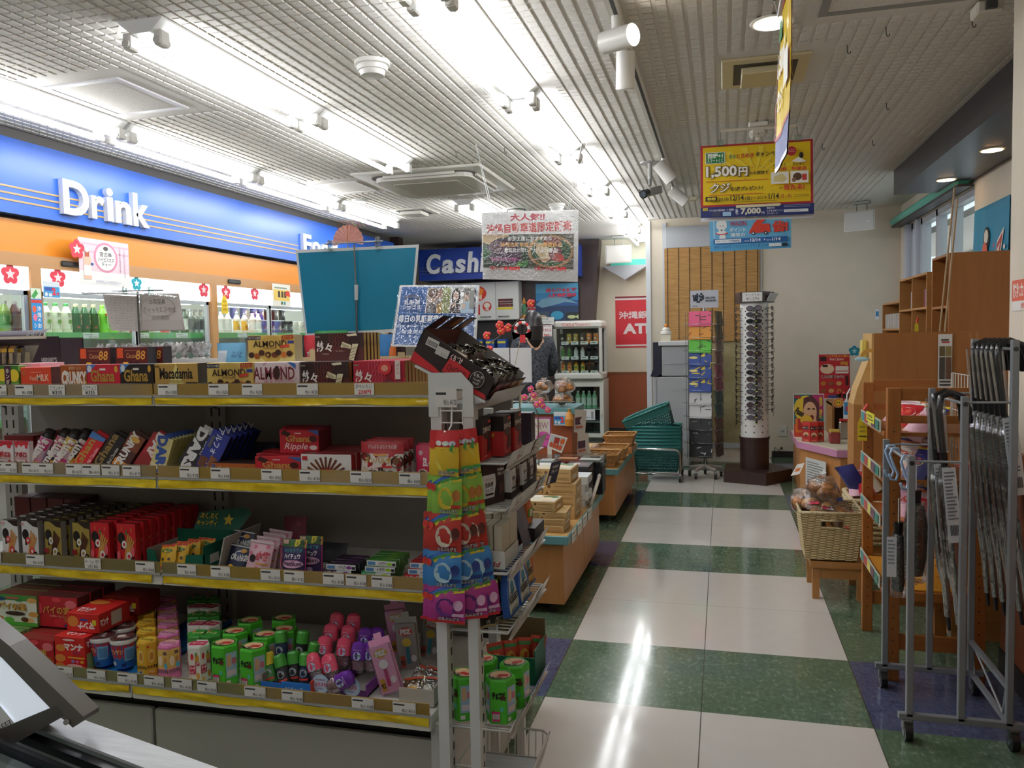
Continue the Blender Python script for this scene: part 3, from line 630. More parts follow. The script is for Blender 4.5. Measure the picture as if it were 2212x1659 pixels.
def xsheet(name, label, cat, x, p0, p1, ops, col='#f4f2ee', th=.002, sk=0):
    a, c = onX(x, *p0), onX(x, *p1); b = MB(); b.box(x-th, a.y, c.z, x, c.y, a.z, col)
    face(b, (x, a.y, c.z), (0, c.y-a.y, 0), (0, 0, a.z-c.z), ops); return O(name, b, label, cat)
xsheet('tea_poster','pink and white hibiscus tea sheet hanging over the cooler header','poster',-3.96,(168,511),(281,622),
    [('r',0,.3,1,1,'#f0d3dc'),('r',0,.86,1,.9,'#e6b9c8'),('r',0,.7,1,.74,'#e6b9c8'),('e',.52,.62,.24,.33,'#d98fa8',24),('e',.52,.62,.2,.28,'#f7f3ee',24),('t','宮古島',.4,.64,.64,.74,'#4a4440'),('t','ハイビスカス',.36,.53,.68,.62,'#4a4440'),('t','ティー',.43,.43,.62,.51,'#4a4440'),
     ('e',.52,.82,.05,.05,'#4a4440',8),('r',.08,.12,.22,.6,'#e9c2a8'),('r',.11,.6,.19,.74,'#b5563a'),('e',.15,.74,.04,.05,'#e8e4e0',10),('r',.08,.2,.22,.42,'#f4efe8'),('e',.24,.45,.03,.03,'#2a5a9a',8),
     ('t','宮古島の香り',.79,.3,.82,.9,'#8a5a68',0),('t','さわやかになる',.88,.2,.91,.9,'#8a5a68',0),('t','カラダうれしいハイビスカスティー',.3,.04,.8,.12,'#6a6a9a',0)])
TAG2=[('r',0,.72,1,1,'#dfe8ee'),('r',0,.08,1,.7,'#4a9fd4'),('r',.06,.45,.55,.66,'#2a4fa0'),('t','2',.52,.2,.74,.66,'#d8283a',.06),('t','倍',.78,.2,.93,.4,'#d8283a'),('e',.15,.25,.08,.12,'#f4f6f6',10),('r',.3,.12,.5,.3,'#e6f0f4')]
xsheet('price_leaflet','small blue and white two times points tag hung on the cooler header','tag',-3.97,(93,607),(130,646),TAG2,'#e9f1f6')
xsheet('vertical_banner','narrow upright blue strip sign with hibiscus beside the pale tea bottles','sign',-3.97,(66,622),(94,735),[('r',0,.8,1,1,'#e3efd8'),('p',[(0,.84),(.5,.98),(.7,.9),(.3,.8)],'#3f9a4a'),('r',0,.72,1,.78,'#cf3a34'),('r',0,0,1,.7,'#2f93d6'),('e',.25,.6,.2,.07,'#ee6a4a',10),('e',.3,.44,.2,.07,'#f07a9a',10),('t','沖',.5,.56,.9,.66,'#f6f8fa'),('t','縄',.5,.44,.9,.54,'#f6f8fa'),('t','の',.55,.36,.85,.42,'#f6f8fa'),('t','お',.5,.24,.9,.33,'#f6f8fa'),('t','茶',.5,.1,.9,.2,'#f6f8fa'),('t','シ',.12,.24,.42,.33,'#f6f8fa')],'#3a90d0')
xsheet('coffee_leaflet','white and yellow leaflet with three cans on the coffee cooler header','leaflet',-3.965,(588,612),(628,663),[('r',.05,.25,.95,.75,'#f1cf6a'),('r',.3,.4,.42,.68,'#3a3028'),('r',.48,.4,.6,.68,'#3a3028'),('r',.64,.4,.76,.68,'#3a3028'),('p',[(.7,.5),(1,.45),(.95,.7),(.75,.72)],'#d8432c'),('r',.1,.8,.8,.86,'#8a9a8a'),('r',.45,.08,.55,.22,'#4a6a4a'),('r',.6,.08,.7,.22,'#3f8a9a')],'#f2eee2')
b=MB();b.prism([(.0,0),(.085,0),(.085,.09),(.065,.14),(.0425,.155),(.02,.14),(0,.09)],0,.002,'#f0cf2a','x');face(b,(.002,0,0),(0,.085,0),(0,0,.15),[('t','地域限定',.2,.6,.8,.75,'#8a6a10',0),('r',.15,.4,.85,.5,'#c99e18'),('r',.15,.15,.85,.3,'#c99e18')])
O('round_tag',b,'yellow round-topped tag hanging before the coffee bottles','tag',loc=onX(-3.965,479,677))
# bottles and cans on the shelves
def shelf_bottles(nm, ms, pxs, desc, px_y=716, z=1.494, x=-4.19):
    for i,px in enumerate(pxs):put_bottle(nm,ms,(x,onX(x,px,px_y).y,z),desc.format(ORD[i].replace('front','first')))
shelf_bottles('tea_bottle',G_PALE,(100,122,145),'{} bottle with pale cream label and green cap on the upper cooler shelf')
shelf_bottles('tea_bottle',G_DARK,(166,185,204),'{} dark green tea bottle with cream cap on the upper cooler shelf')
shelf_bottles('tea_bottle', G_LIME, (223, 245), '{} bright lime green tea bottle beside the dark green ones')
shelf_bottles('tea_bottle', G_DK2, (399,), '{} black green bottle at the end of the green tea cooler')
shelf_bottles('water_bottle',G_GREY,(412,424,436,448),'{} smoky grey bottle seen through the end glass of the green tea cooler')
shelf_bottles('tea_bottle', G_GREEN2, (12,), '{} olive green bottle with cream band in the brown tea cooler')
shelf_bottles('tea_bottle', G_BROWN, (34, 56), '{} brown tea bottle behind fogged cooler glass')
for k in range(6):put_bottle('soft_drink_bottle',bottle('soft_drink_bottle',('#c8c0b4/s','#d0483a/s','#3a5a3a/s')[k % 3],'#e9e9e6',('#e8e4dc','#e9d9d2','#e0e6dc')[k % 3]),(-4.19,onX(-4.19,268+22*k,716).y,1.494),f'{ORD[k].replace("front", "first")} bottle mostly hidden behind the reversed handwritten sheets')
shelf_bottles('coffee_bottle',G_WHT,(478,493),'{} white coffee bottle beside the yellow round-topped tag',712)
shelf_bottles('coffee_bottle',G_MILK,(512,529),'{} yellow label milk coffee bottle in the coffee cooler',712)
shelf_bottles('coffee_bottle', G_WHT, (546, 558), '{} white coffee bottle past the yellow label ones', 712)
def cans(me, pxs, x, z, desc):
    for i,px in enumerate(pxs):O('coffee_can',me,desc.format(ORD[i].replace('front','first')),'can',loc=(x,onX(x,px,690).y,z),rz=PI/2)
cans(C_BLUE,(505,526,548,562),-4.36,1.64,'{} blue coffee can in the raised back row of cans');cans(C_BLK,(578,594,609),-4.36,1.64,'{} black coffee can in the raised back row of cans')
b=MB();b.box(-4.42,5.95,1.494,-4.3,7.4,1.64,'#d9e0de');O('shelf_riser',b,'pale riser carrying the back row of coffee cans','riser')
cans(C_BLUE,(571,585,599),-4.17,1.494,'{} blue coffee can in the low row at the shelf edge');cans(C_BLK,(612,625),-4.17,1.494,'{} dark coffee can in the low row at the shelf edge');cans(C_WHT,(637,650),-4.17,1.494,'{} cream coffee can in the low row at the shelf edge')
# ================================================================== till corner at the far end
t = E('cashier_sign', 'dark blue sign board with white lettering above the till', 'sign', (-4.0, 10.5, 2.227))
b = MB(); b.box(-4.01, 10.5, 2.235, -1.78, 10.95, 2.665, '#1f3d96/s'); PW('sign_board', b, t)
for z in (2.41, 2.365, 2.325):
    b = MB(); b.box(-4.0, 10.496, z-.004, -1.8, 10.5, z+.004, '#6f6a66/s'); PW('gold_stripe', b, t)
x0 = -3.885
for ch,w,z,h in (('C',.20,2.318,.275),('a',.17,2.318,.19),('s',.145,2.318,.19),('h',.16,2.32,.285),('i',.075,2.32,.27),('e',.17,2.318,.19),('r',.12,2.32,.185)):
    b=MB();text3d(b,ch,lambda u,v,n,x0=x0,z=z:(x0+u,10.5-n,z+v),w,h,.03,'#edeef0/s',sh=.12);PW('letter',b,t);x0+=w+.025
# wall cabinets
t=E('wall_cabinet','white wall cabinet with two doors under the cashier sign','cabinet',(-3.35,10.75,1.66))
b = MB(); b.box(-4.12, 10.77, 1.665, -2.645, 10.95, 2.2, '#d9d8d3'); PW('cabinet_body', b, t)
for x0, x1 in ((-4.12, -3.56), (-3.555, -2.98), (-2.975, -2.645)):
    b = MB(); b.box(x0, 10.75, 1.67, x1, 10.77, 2.195, '#e4e3df/s', .004); o = PW('door', b, t)
    hx = x1-.22 if x0 < -3 else x0+.04
    b=MB();b.tube([(hx,10.75,1.715),(hx,10.725,1.715),(hx+.15,10.725,1.715),(hx+.15,10.75,1.715)],.006,'#8b8d8f/c',6);O('handle',b,parent=o)
def ysheet(name, label, cat, Y, p0, p1, ops, col='#f4f2ee', th=.003, flags=None):
    a, c = onY(Y, *p0), onY(Y, *p1); b = MB(); b.box(a.x, Y, c.z, c.x, Y+th, a.z, col)
    face(b, (a.x, Y, c.z), (c.x-a.x, 0, 0), (0, 0, a.z-c.z), ops, eps=.0006); return O(name, b, label, cat)
ysheet('doll_sticker','red fan shaped lucky doll sticker on the white cabinet','sticker',10.745,(1031,618),(1051,650),[('e',0,.5,1,.5,'#d8301e',24),('p',[(.3,.1),(.75,.75),(.2,.9)],'#f08a2a'),('t','福',.1,.1,.5,.4,'#f6e9d0')],'#e4e3df')
ysheet('doll_sticker','round red and white lucky doll face sticker on the white cabinet','sticker',10.745,(1042,652),(1062,672),[('e',.5,.5,.5,.5,'#c82f28',24),('e',.5,.62,.34,.28,'#f1e6da',18),('t','福',.3,.05,.7,.35,'#f1e6da')],'#e4e3df')
ysheet('red_strip','narrow red strip sticker on the white cabinet','sticker',10.745,(1033,658),(1037,680),[],'#cf2a22')
ysheet('rate_plate','dark red lettered plate, three lines, on the cabinet door','plate',10.745,(1076,646),(1108,662),[('r',0,.36,1,.4,'#e4e3df'),('r',0,.66,1,.7,'#e4e3df'),('t','免税カウンター',.1,.72,.9,.94,'#b8473a',0),('t','両替できません',.1,.42,.9,.62,'#b8473a',0),('t','領収書',.1,.06,.9,.3,'#b8473a',0)],'#3a1414')
ysheet('yellow_strip','thin yellow strip under the dark red plate','sticker',10.745,(1074,664),(1108,668),[],'#e8d23a')
b=MB();b.lathe([(.045,0),(.05,.03),(.04,.05),(.035,.14),(.02,.2),(.03,.22),(.0,.3)],'#2f6b45/s',n=12,ks=['#c98a3a','#c98a3a','#2f6b45','#2f6b45','#c98a3a','#c98a3a']);O('shelf_ornament',b,'small green and orange ornament on the cabinet end','ornament',loc=(-2.58,10.8,1.68))
b=MB();b.box(-2.64,10.75,1.66,-2.5,10.95,1.68,'#d9d8d3');O('ornament_ledge',b,'little white ledge carrying the green and orange ornament','ledge')
ysheet('sea_poster','blue aquarium poster with a ray and fish on the dark panel','poster',10.9,(1157,614),(1250,692),[('r',0,.55,1,1,'#2f7fb4'),('r',0,.75,1,1,'#4fa0c8'),('r',0,0,1,.4,'#0e2e54'),('p',[(0,.45),(.15,.6),(.45,.66),(.75,.58),(1,.45),(.7,.5),(.4,.42),(.15,.36)],'#6d97ad'),('p',[(.7,.62),(.9,.7),(.95,.66),(.78,.56)],'#17344f'),('r',0,.0,.3,.26,'#35485a'),('e',.14,.1,.12,.07,'#b9a58a',10),('e',.5,.15,.15,.12,'#2f8fb4',12),('r',.7,0,1,.22,'#0a1a22'),('e',.84,.1,.1,.05,'#b9c28a',12),('p',[(.92,.1),(1,.16),(1,.04)],'#b9c28a'),('t','美ら海水族館',.24,.76,.97,.88,'#c03048',.04),('t','入館券販売中',.28,.62,.95,.74,'#c03048',.04)],'#1a4f86')
ysheet('notice_strip','white upright notice with fine print beside the aquarium poster','notice',10.88,(1118,656),(1135,690),[('r',.2,.1,.3,.9,'#777777'),('r',.5,.1,.58,.9,'#999999'),('r',.7,.2,.78,.9,'#999999')],'#e3e1dd')
ysheet('ticket_photo','small photo leaflet hung left of the aquarium poster'.replace('left of','by the edge of'),'leaflet',10.88,(1138,664),(1157,686),[('r',0,.35,1,.95,'#6d7f95'),('e',.5,.6,.4,.15,'#d8d4d0',12),('r',0,.72,1,.9,'#a03038'),('r',.2,.1,.8,.25,'#c9b08a')],'#e9e9ea')
ysheet('receipt_notice','rounded white notice card with grey print under the aquarium poster','notice',10.3,(1155,686),(1197,702),[('t','領収書',.3,.65,.7,.9,'#55585c',0),('t','お申し付け下さい',.1,.3,.9,.55,'#55585c',0),('r',.3,.1,.7,.18,'#888888')],'#dcdcd8')
ysheet('ticket_price_list','white price list with red brush lettering under the notice card','price list',10.3,(1159,701),(1193,733),[('t','★大人4枚入5枚',.05,.82,.95,.95,'#b0404a',0),('t','大人券 大人1.6',.05,.5,.95,.75,'#b0303a',.03),('t','中人券 高校生1.1',.05,.12,.95,.38,'#b0303a',.03)],'#ece9e6')
b=MB();b.box(-4.1,10.7,.85,-2.65,11.15,.9,'#3a3230');b.box(-4.1,10.9,.9,-2.65,11.15,1.64,'#201a18');b.box(-4.1,10.7,0,-2.65,11.15,.85,'#4a4240');b.box(-4.1,10.72,1.22,-2.65,11.1,1.24,'#2e2624');O('back_counter',b,'dark back counter with open shelves under the white wall cabinet','counter')
for i in range(3):
    b=MB();b.box(0,0,0,.12,.15,.16,'#2a4f9a');b.box(0,-.002,.1,.12,0,.13,'#d8c83a');O('paper_box',b,f'{ORD[i].replace("front", "first")} blue box on the dark shelf behind the till','box',loc=(-3.3+.17*i,10.74,1.242))
# warm drink cabinet on top of a small glass door fridge
t=E('drink_fridge','small white glass door fridge with green bottles beside the till','fridge',(-1.77,10.5,.03))
def shell(mb, x0, y0, z0, x1, y1, z1, t, k, ki=None):
    """box open towards -y"""
    mb.box(x0,y0,z0,x0+t,y1,z1,k);mb.box(x1-t,y0,z0,x1,y1,z1,k);mb.box(x0+t,y0,z0,x1-t,y1,z0+t,k);mb.box(x0+t,y0,z1-t,x1-t,y1,z1,k);mb.box(x0+t,y1-t,z0+t,x1-t,y1,z1-t,ki or k)
b=MB();x0,x1=-2.1,-1.445;shell(b,x0,10.53,.05,x1,11.0,.83,.04,'#d4d3cc/s','#5f6664');b.box(x0+.03,10.55,.0,x1-.03,10.98,.05,'#55534f');PW('fridge_body',b,t)
b = MB(); 
for q in ((x0,.07,x0+.05,.80),(x1-.05,.07,x1,.80),(x0+.05,.07,x1-.05,.12),(x0+.05,.745,x1-.05,.80)):b.box(q[0],10.495,q[1],q[2],10.53,q[3],'#dcdbd3/s')
b.box(x1-.04, 10.485, .32, x1-.015, 10.497, .38, '#c4c4bd'); o = PW('glass_door', b, t)
b = MB(); b.box(x0+.05, 10.508, .12, x1-.05, 10.514, .745, 'glass'); O('door_glass', b, parent=o)
for z in (.44, .27):
    b = MB(); b.box(x0+.045, 10.55, z-.01, x1-.045, 10.9, z, '#c8ccca'); PW('inner_shelf', b, t)
WB = bottle('water_bottle', '#8fc6a0/g', '#e9efe9', '#d9e9dd/s', h=.24, r=.035)
for i, px in enumerate((1249, 1261, 1273, 1285)):
    put_bottle('water_bottle',WB,(onY(10.62,px,878).x,10.62,.442),f'{NTH[i]} green clear bottle inside the small glass door fridge',rz=0)
b=MB();b.box(-1.93,10.49,.30,-1.56,10.494,.44,'#e8e8ec');face(b,(-1.93,10.49,.30),(.37,0,0),(0,0,.14),[('r',.08,.55,.2,.75,'#6a6a72'),('r',.4,.6,.5,.8,'#6a6a72'),('r',.08,.2,.8,.26,'#8a8a90'),('r',.08,.08,.6,.13,'#8a8a90'),('r',.86,.1,.94,.8,'#9a9aa0')])
O('fridge_notice', b, 'white handwritten sheet stuck across the fridge door', 'notice')
# heated drinks showcase
t=E('hot_drink_showcase','white heated showcase of canned drinks standing on the small fridge','showcase',(-1.77,10.45,.84))
x0, x1, y0, y1 = -2.1, -1.45, 10.45, 10.95
b = MB(); b.box(x0, y0, .84, x1, y1, .93, '#d8d6cf/s', .02); PW('showcase_base', b, t)
b=MB();b.box(x0,y0,1.52,x1,y1,1.625,'#e2e0da/s',.03);face(b,(x0+.12,y0-.0005,1.54),(.38,0,0),(0,0,.06),[('t','POKKA',.0,.1,.44,.9,'#c84038',.0),('t','Sapporo',.5,.1,1,.9,'#c84038',.0),('star',.47,.8,.2,'#c84038')]);PW('showcase_head',b,t)
b = MB()
for x in (x0, x1-.04):
    for y in (y0, y1-.04):
        b = MB(); b.box(x, y, .93, x+.04, y+.04, 1.52, '#c9c8c2/s'); PW('corner_post', b, t)
b = MB(); b.box(x0+.04, y0+.01, .93, x1-.04, y0+.014, 1.52, 'glass'); PW('front_glass', b, t)
b = MB(); b.box(x0+.04, y1-.02, .93, x1-.04, y1-.01, 1.52, '#6a6660'); PW('back_panel', b, t)
for z in (1.12, 1.32):
    b = MB(); b.box(x0+.04, y0+.05, z-.03, x1-.04, y1-.05, z, '#2a2c2e'); PW('showcase_shelf', b, t)
    b = MB()
for z in (.93, 1.12, 1.32):
    for k in range(4):
        b=MB();b.box(x0+.1+.13*k,y0+.03,z-.012 if z>1 else z,x0+.2+.13*k,y0+.034,z+.03,'#f0efec');b.box(x0+.115+.13*k,y0+.0295,z+.006,x0+.17+.13*k,y0+.03,z+.016,'#77777c');PW('price_card',b,t)
HB=bottle('hot_drink_bottle','#e08a3a/g','#ee7a22','#e9d06a/s',h=.15,r=.03,kanji=[('e',.5,.5,.3,.3,'#d8402c',12)]);HB2=bottle('hot_drink_bottle','#e6b23c/g','#ee7a22','#e8c43a/s',h=.15,r=.03,kanji=[('e',.5,.5,.3,.3,'#3f7a3a',12)]);HB3=bottle('hot_drink_bottle','#3a2a22/g','#ee7a22','#4a3428/s',h=.14,r=.03)
HG=bottle('hot_drink_bottle','#6f9a5a/g','#e9e9e4','#4f8a4a/s',h=.15,r=.03);HW=bottle('hot_drink_bottle','#cfd4cf/g','#e9e9e4','#e9ebe6/s',h=.15,r=.03);HK=bottle('hot_drink_bottle','#1c1e20/g','#c8c8c4','#2a2c2e/s',h=.15,r=.03)
for k,ms in enumerate((HB,HB,HB2,HB2,HB3,HK)):put_bottle('hot_drink_bottle',ms,(x0+.10+.09*k,y0+.13,.932),f'{NTH[k]} orange capped bottle along the bottom tier of the heated showcase',rz=0)
for k,ms in enumerate((HG,HG,HW,HW,HK,HK)):put_bottle('hot_drink_bottle',ms,(x0+.10+.09*k,y0+.13,1.122),f'{NTH[k]} bottle along the middle tier of the heated showcase',rz=0)
CY=canm('#d8b44a/s','#8a8a84/s','#7a5a20');CO=canm('#e08a34/s','#8a8a84/s','#7a3a18');CK=canm('#2c2a28/s','#55534f/s','#8a7a5a')
for k,me in enumerate((CK,CY,CY,CK,CO,CO)):O('hot_drink_can',me,f'{NTH[k]} can along the top tier of the heated showcase','can',loc=(x0+.10+.09*k,y0+.13,1.322))
# bank wall
ysheet('bank_poster','red bank poster with white lettering beside the corner','poster',YF-.006,(1329,641),(1420,750),[('r',0,.965,1,1,'#7a1420'),('r',0,.93,1,.965,'#e9dfe0'),('r',0,.03,1,.06,'#e9dfe0'),('t','沖縄銀行',.08,.56,1.0,.71,'#eadadb',.025),('t','ATM',.18,.27,1.02,.47,'#f2e6e6',.05)],'#c01f2c')
t=E('direction_sign','grey triangular arrow sign pointing down on the bank wall','sign',(-1.2,11.0,2.185))
a, c, d = onY(11.0, 1300, 575), onY(11.0, 1402, 571), onY(11.0, 1350, 604)
b = MB(); b.prism([(a.x, a.z), (d.x, d.z), (c.x, c.z)], 11.0, YF, '#a9abb2/s', 'y'); PW('arrow_plate', b, t)
b = MB(); b.box(-1.4, 11.02, 2.36, -.9, YF, 2.45, '#4fbfae/s'); PW('turquoise_backing', b, t)
b = MB(); b.box(-.775, 11.05, 2.2, -.77, 11.19, 2.6, '#dfe4e4/s'); 
# till assistant
def skin(name, verts, edges, radii, material, par, sub=2, root=0):
    me=bpy.data.meshes.new(name);me.from_pydata(verts,edges,[]);o=link(bpy.data.objects.new(name,me));me.materials.append(mat(material))
    m = o.modifiers.new('skin', 'SKIN'); m.use_smooth_shade = True
    for v, r in zip(me.skin_vertices[0].data, radii):
        v.radius = r if isinstance(r, tuple) else (r, r)
        v.use_root = False
    me.skin_vertices[0].data[root].use_root = True
    s = o.modifiers.new('sub', 'SUBSURF'); s.levels = sub; s.render_levels = sub
    if par is not None: o.parent = par
    return o
px = onY(8.6, 1152, 760)
P_=E('person','person with black hair in a fuzzy dark grey jacket standing behind the low display tables','person',(px.x,8.6,0),PI+.5)
V=[(0,0,.92),(0,.0,1.10),(0,-.01,1.30),(0,.0,1.40),(0,-.01,1.47),(0,-.015,1.54),(0,-.02,1.62),
     (.10,0,.86),(.10,-.01,.47),(.10,.02,.08),(.10,-.1,.03),(-.10,0,.86),(-.10,-.01,.47),(-.10,.02,.08),(-.10,-.1,.03),
     (.17,0,1.36),(.22,.0,1.10),(.20,-.16,.98),(.17,-.24,.98),(-.17,0,1.36),(-.22,.0,1.10),(-.20,-.16,.98),(-.17,-.24,.98)]
Ed=[(0,1),(1,2),(2,3),(3,4),(4,5),(5,6),(0,7),(7,8),(8,9),(9,10),(0,11),(11,12),(12,13),(13,14),(3,15),(15,16),(16,17),(17,18),(3,19),(19,20),(20,21),(21,22)]
R_=[.14,.12,.14,.09,.05,.085,.075,.08,.055,.042,.035,.08,.055,.042,.035,.06,.045,.038,.03,.06,.045,.038,.03]
skin('body', V, Ed, R_, '#d9a883', P_)
JV=[(0,0,.78),(0,0,.95),(0,.0,1.12),(0,.0,1.30),(0,.0,1.42),(.18,0,1.36),(.235,.0,1.10),(.21,-.14,.99),(-.18,0,1.36),(-.235,.0,1.10),(-.21,-.14,.99)]
skin('jacket',JV,[(0,1),(1,2),(2,3),(3,4),(3,5),(5,6),(6,7),(3,8),(8,9),(9,10)],[(.19,.16),(.18,.15),(.17,.145),(.18,.14),(.08,.08),.085,.07,.06,.085,.07,.06],'fuzzy',P_)
b=MB();b.ball((0,.015,1.585),(.10,.115,.125),'hair',20,14);b.lathe([(.05,-.30),(.09,-.2),(.10,-.05),(.085,.02)],'hair',(0,.055,1.585),16);O('hair',b,parent=P_)
b = MB()
for sx in (-1,1):b.ball((sx*.033,-.098,1.58),(.011,.006,.006),'#1c1412',8,6);b.ball((sx*.082,.0,1.56),(.012,.02,.03),'#d9a883',8,6)
b.ball((0,-.108,1.55),(.012,.018,.02),'#d4a07a',8,6);b.ball((0,-.098,1.52),(.024,.008,.006),'#b5615a',8,6);O('facial_features',b,parent=P_)
b = MB(); b.lathe([(.16, .08), (.135, .5), (.17, .9)], '#26262c', n=18); 
for sx in (-1, 1): b.ball((sx*.10, -.04, .05), (.05, .12, .05), '#1a1a1c', 10, 6)
O('skirt_and_shoes', b, parent=P_)
b = MB()
for sx in (-1, 1):
    hx = sx*.165
    b.ball((hx, -.27, .985), (.028, .04, .018), '#d9a883', 8, 6)
    for k,L in enumerate((.055,.065,.06,.045)):b.tube([(hx-.02+.013*k,-.295,.988),(hx-.022+.014*k,-.32,.982),(hx-.022+.014*k,-.30-L,.965)],[.007,.0065,.005],'#d9a883',6)
    b.tube([(hx-sx*.025,-.265,.985),(hx-sx*.045,-.29,.98),(hx-sx*.05,-.31,.972)],[.008,.0075,.006],'#d9a883',6)
O('hands', b, parent=P_)
b = MB()
# ================================================================== confectionery shelf facing the camera
GX0, GXM, GX1 = -2.47, -1.58, -.69
SH=[(2.05,1.257,1.231),(2.05,1.008,.978),(2.05,.711,.681),(1.90,.431,.393)]     # front,top,bottom
def _rail():
    m,nt,b=newmat('amber_rail');b.inputs['Base Color'].default_value=lin('#d3a52a');b.inputs['Roughness'].default_value=.22;return m
SPECIAL['railamber'] = _rail
def _tape():
    m, nt, b = newmat('yellow_tape'); co = objco(nt); f = noise(nt, co, 14, 3)
    nt.links.new(ramp(nt,f,[(.35,'#d9b21a'),(.65,'#f0d334')]),b.inputs['Base Color']);b.inputs['Roughness'].default_value=.16;return m
SPECIAL['yellowtape'] = _tape
gon=E('gondola_shelf','grey double sided shop shelf filled with chocolate and snacks, yellow taped shelf edges','shelf',(-1.58,2.47,0))
b = MB(); b.box(GX0, 2.46, .1, GX1, 2.48, 1.345, '#9c9792'); PW('back_panel', b, gon)
b = MB(); b.box(GX0, 2.3, 1.262, GX1, 2.455, 1.345, '#e6e3de/s', .003); PW('top_riser', b, gon)
b = MB(); b.box(GX0, 2.49, 1.232, GX1, 2.93, 1.257, '#dcd9d3/s'); PW('rear_top_shelf', b, gon)
for x in (-2.555, -1.655):
    b = MB(); b.box(x-.03, 2.435, .3, x+.05, 2.46, 1.25, '#a5a09a/s')
    for z in np.arange(.36, 1.24, .05):
        for dx in (-.008, .024): b.box(x+dx, 2.4335, z, x+dx+.006, 2.436, z+.03, '#24211f')
    PW('upright_slot_rail', b, gon)
def tagtext(f, price, hand=False):
    if hand: f.t(price[0], .08, .5, .92, .9, '#3a3a3c', .0); f.t(price[1], .2, .08, .85, .45, price[2], .02)
    else:f.r(.04,.68,.52,.82,'#3b3a3a');f.t('税込',.40,.12,.64,.42,'#3b3a3a',0.);f.t(price,.70,.12,.98,.42,'#3b3a3a',0.)
TAGS={0:[(0,19,'¥130'),(38,76,'¥208'),(111,145,('クランキー','¥335','#3a3a3c')),(183,215,('ビタチョコ','¥335','#3a3a3c')),(346,387,'¥238'),(455,497,'¥238'),(527,570,'¥238'),(645,690,'¥238'),(769,811,('紗々(いちご)','238円','#cf2a2a'))],
        1:[(0,18,'¥130'),(18,42,'¥119'),(54,90,'¥119'),(90,120,'¥119'),(148,182,'¥119'),(183,221,'¥119'),(225,263,'¥119'),(270,308,'¥119'),(331,370,'¥119'),(393,434,'¥108'),(460,501,'¥108'),(569,612,'¥162'),(651,695,'¥194'),(760,806,'¥233'),(865,911,'¥140')],
        2:[(0,8,'¥197'),(62,100,'¥197'),(188,222,('トッポ','いちご ¥162','#3a3a3c')),(297,338,'¥68'),(388,428,'¥194'),(460,501,'¥108'),(567,609,'¥130'),(617,660,'¥130'),(701,746,'¥108'),(750,794,'¥108'),(805,850,'¥108')],
        3:[(125,163,'¥167'),(194,233,'¥108'),(259,301,'¥108'),(318,360,'¥108'),(377,420,'¥108'),(432,473,'¥108'),(533,578,'¥110'),(613,658,'¥108'),(763,810,'¥108'),(851,900,'¥216')]}
for k, (yf, zt, zb) in enumerate(SH):
    for bx0, bx1, first in ((GX0, GXM, 0), (GXM, GX1 if k < 3 else -.655, 1)):
        b = MB(); b.box(bx0+.002, yf, zb, bx1-.002, 2.455, zt, '#dedbd5/s'); sh = PW('shelf_board', b, gon)
        # wrinkled yellow tape over the edge
        b=MB();tz0,tz1=(zb+.004,zt-.002) if k<3 else (.407,zt-.002);n=60;x0,x1=bx0+.006,bx1-(.006 if not (k==2 and not first) else .035)
        q = random.Random(k*7+first); ph = [q.random()*6 for _ in range(4)]
        def tape(u,v):return (x0+(x1-x0)*u,yf-.004-.004*max(0,math.sin(u*23+ph[0])*math.sin(v*4+ph[1]+u*5))-.003*abs(math.sin(u*61+ph[2]+v*2)),tz0+(tz1-tz0)*v+.002*math.sin(u*17+ph[3])*(1-v))
        b.grid(tape, n, 4, 'yellowtape'); PW('yellow_tape', b, gon)
        b=MB();b.box(bx0+.004,yf-.003,zb-.001,bx1-.004,yf,zb+.004 if k<3 else .407,'#e9e4d6/s');b.box(bx0+.004,yf-.008,zt-.001,bx1-.004,yf+.004,zt+.006,'#a9a8a4/s');PW('edge_strip',b,gon)
        b=MB();za,zc=zt+.006,zt+(.04 if k<3 else .036);b.box(bx0+.004,yf-.006,za,bx1-.004,yf-.003,zc,'railamber');b.box(bx0+.004,yf-.0075,za,bx1-.004,yf-.0062,zc+.003,'film')
        r_ = PW('price_rail', b, gon)
        for (p0, p1, pr) in TAGS[k]:
            ym = 848 if k == 0 else 1025+15*first if k == 1 else 1220+25*first if k == 2 else 1470+40*first
            xa, xb = onY(yf, p0, ym).x, onY(yf, p1, ym).x
            if not (bx0-.03 <= xa < bx1-.03) or (xa < GXM-.01) != (not first): continue
            tb=MB();hand=isinstance(pr,tuple);tb.box(xa,yf-.0095,za+.001,xb,yf-.0078,zc-.001,'#ebe7e0' if not hand else '#f0ece4')
            f = face(tb, (xa, yf-.0095, za), (xb-xa, 0, 0), (0, 0, zc-za)); tagtext(f, pr, hand)
            o = O('price_tag', tb, parent=r_)
    if k < 3:
        for x in (-2.56, -1.64):
            b=MB();b.prism([(2.46,zb),(2.46,zb-.06),(2.40,zb-.028),(2.26,zb-.008),(2.26,zb)],x-.002,x+.002,'#3a3734','x');PW('shelf_bracket',b,gon)
for x0, x1 in ((GX0, -1.565), (-1.555, -.66)):
    b = MB(); b.box(x0, 1.955, .04, x1, 1.975, .335, '#b5b1a6/s', .004); PW('base_panel', b, gon)
b = MB(); b.box(GX0, 1.98, .02, -.66, 2.9, .39, '#161412'); PW('base_plinth', b, gon)
b = MB(); b.box(-.672, 1.93, .0, -.642, 2.93, .40, '#d5d1c8/s', .004); PW('end_panel', b, gon)
b = MB(); b.box(GX0, 2.905, .39, -.69, 2.925, 1.232, '#8f8a86'); PW('rear_cover_panel', b, gon)

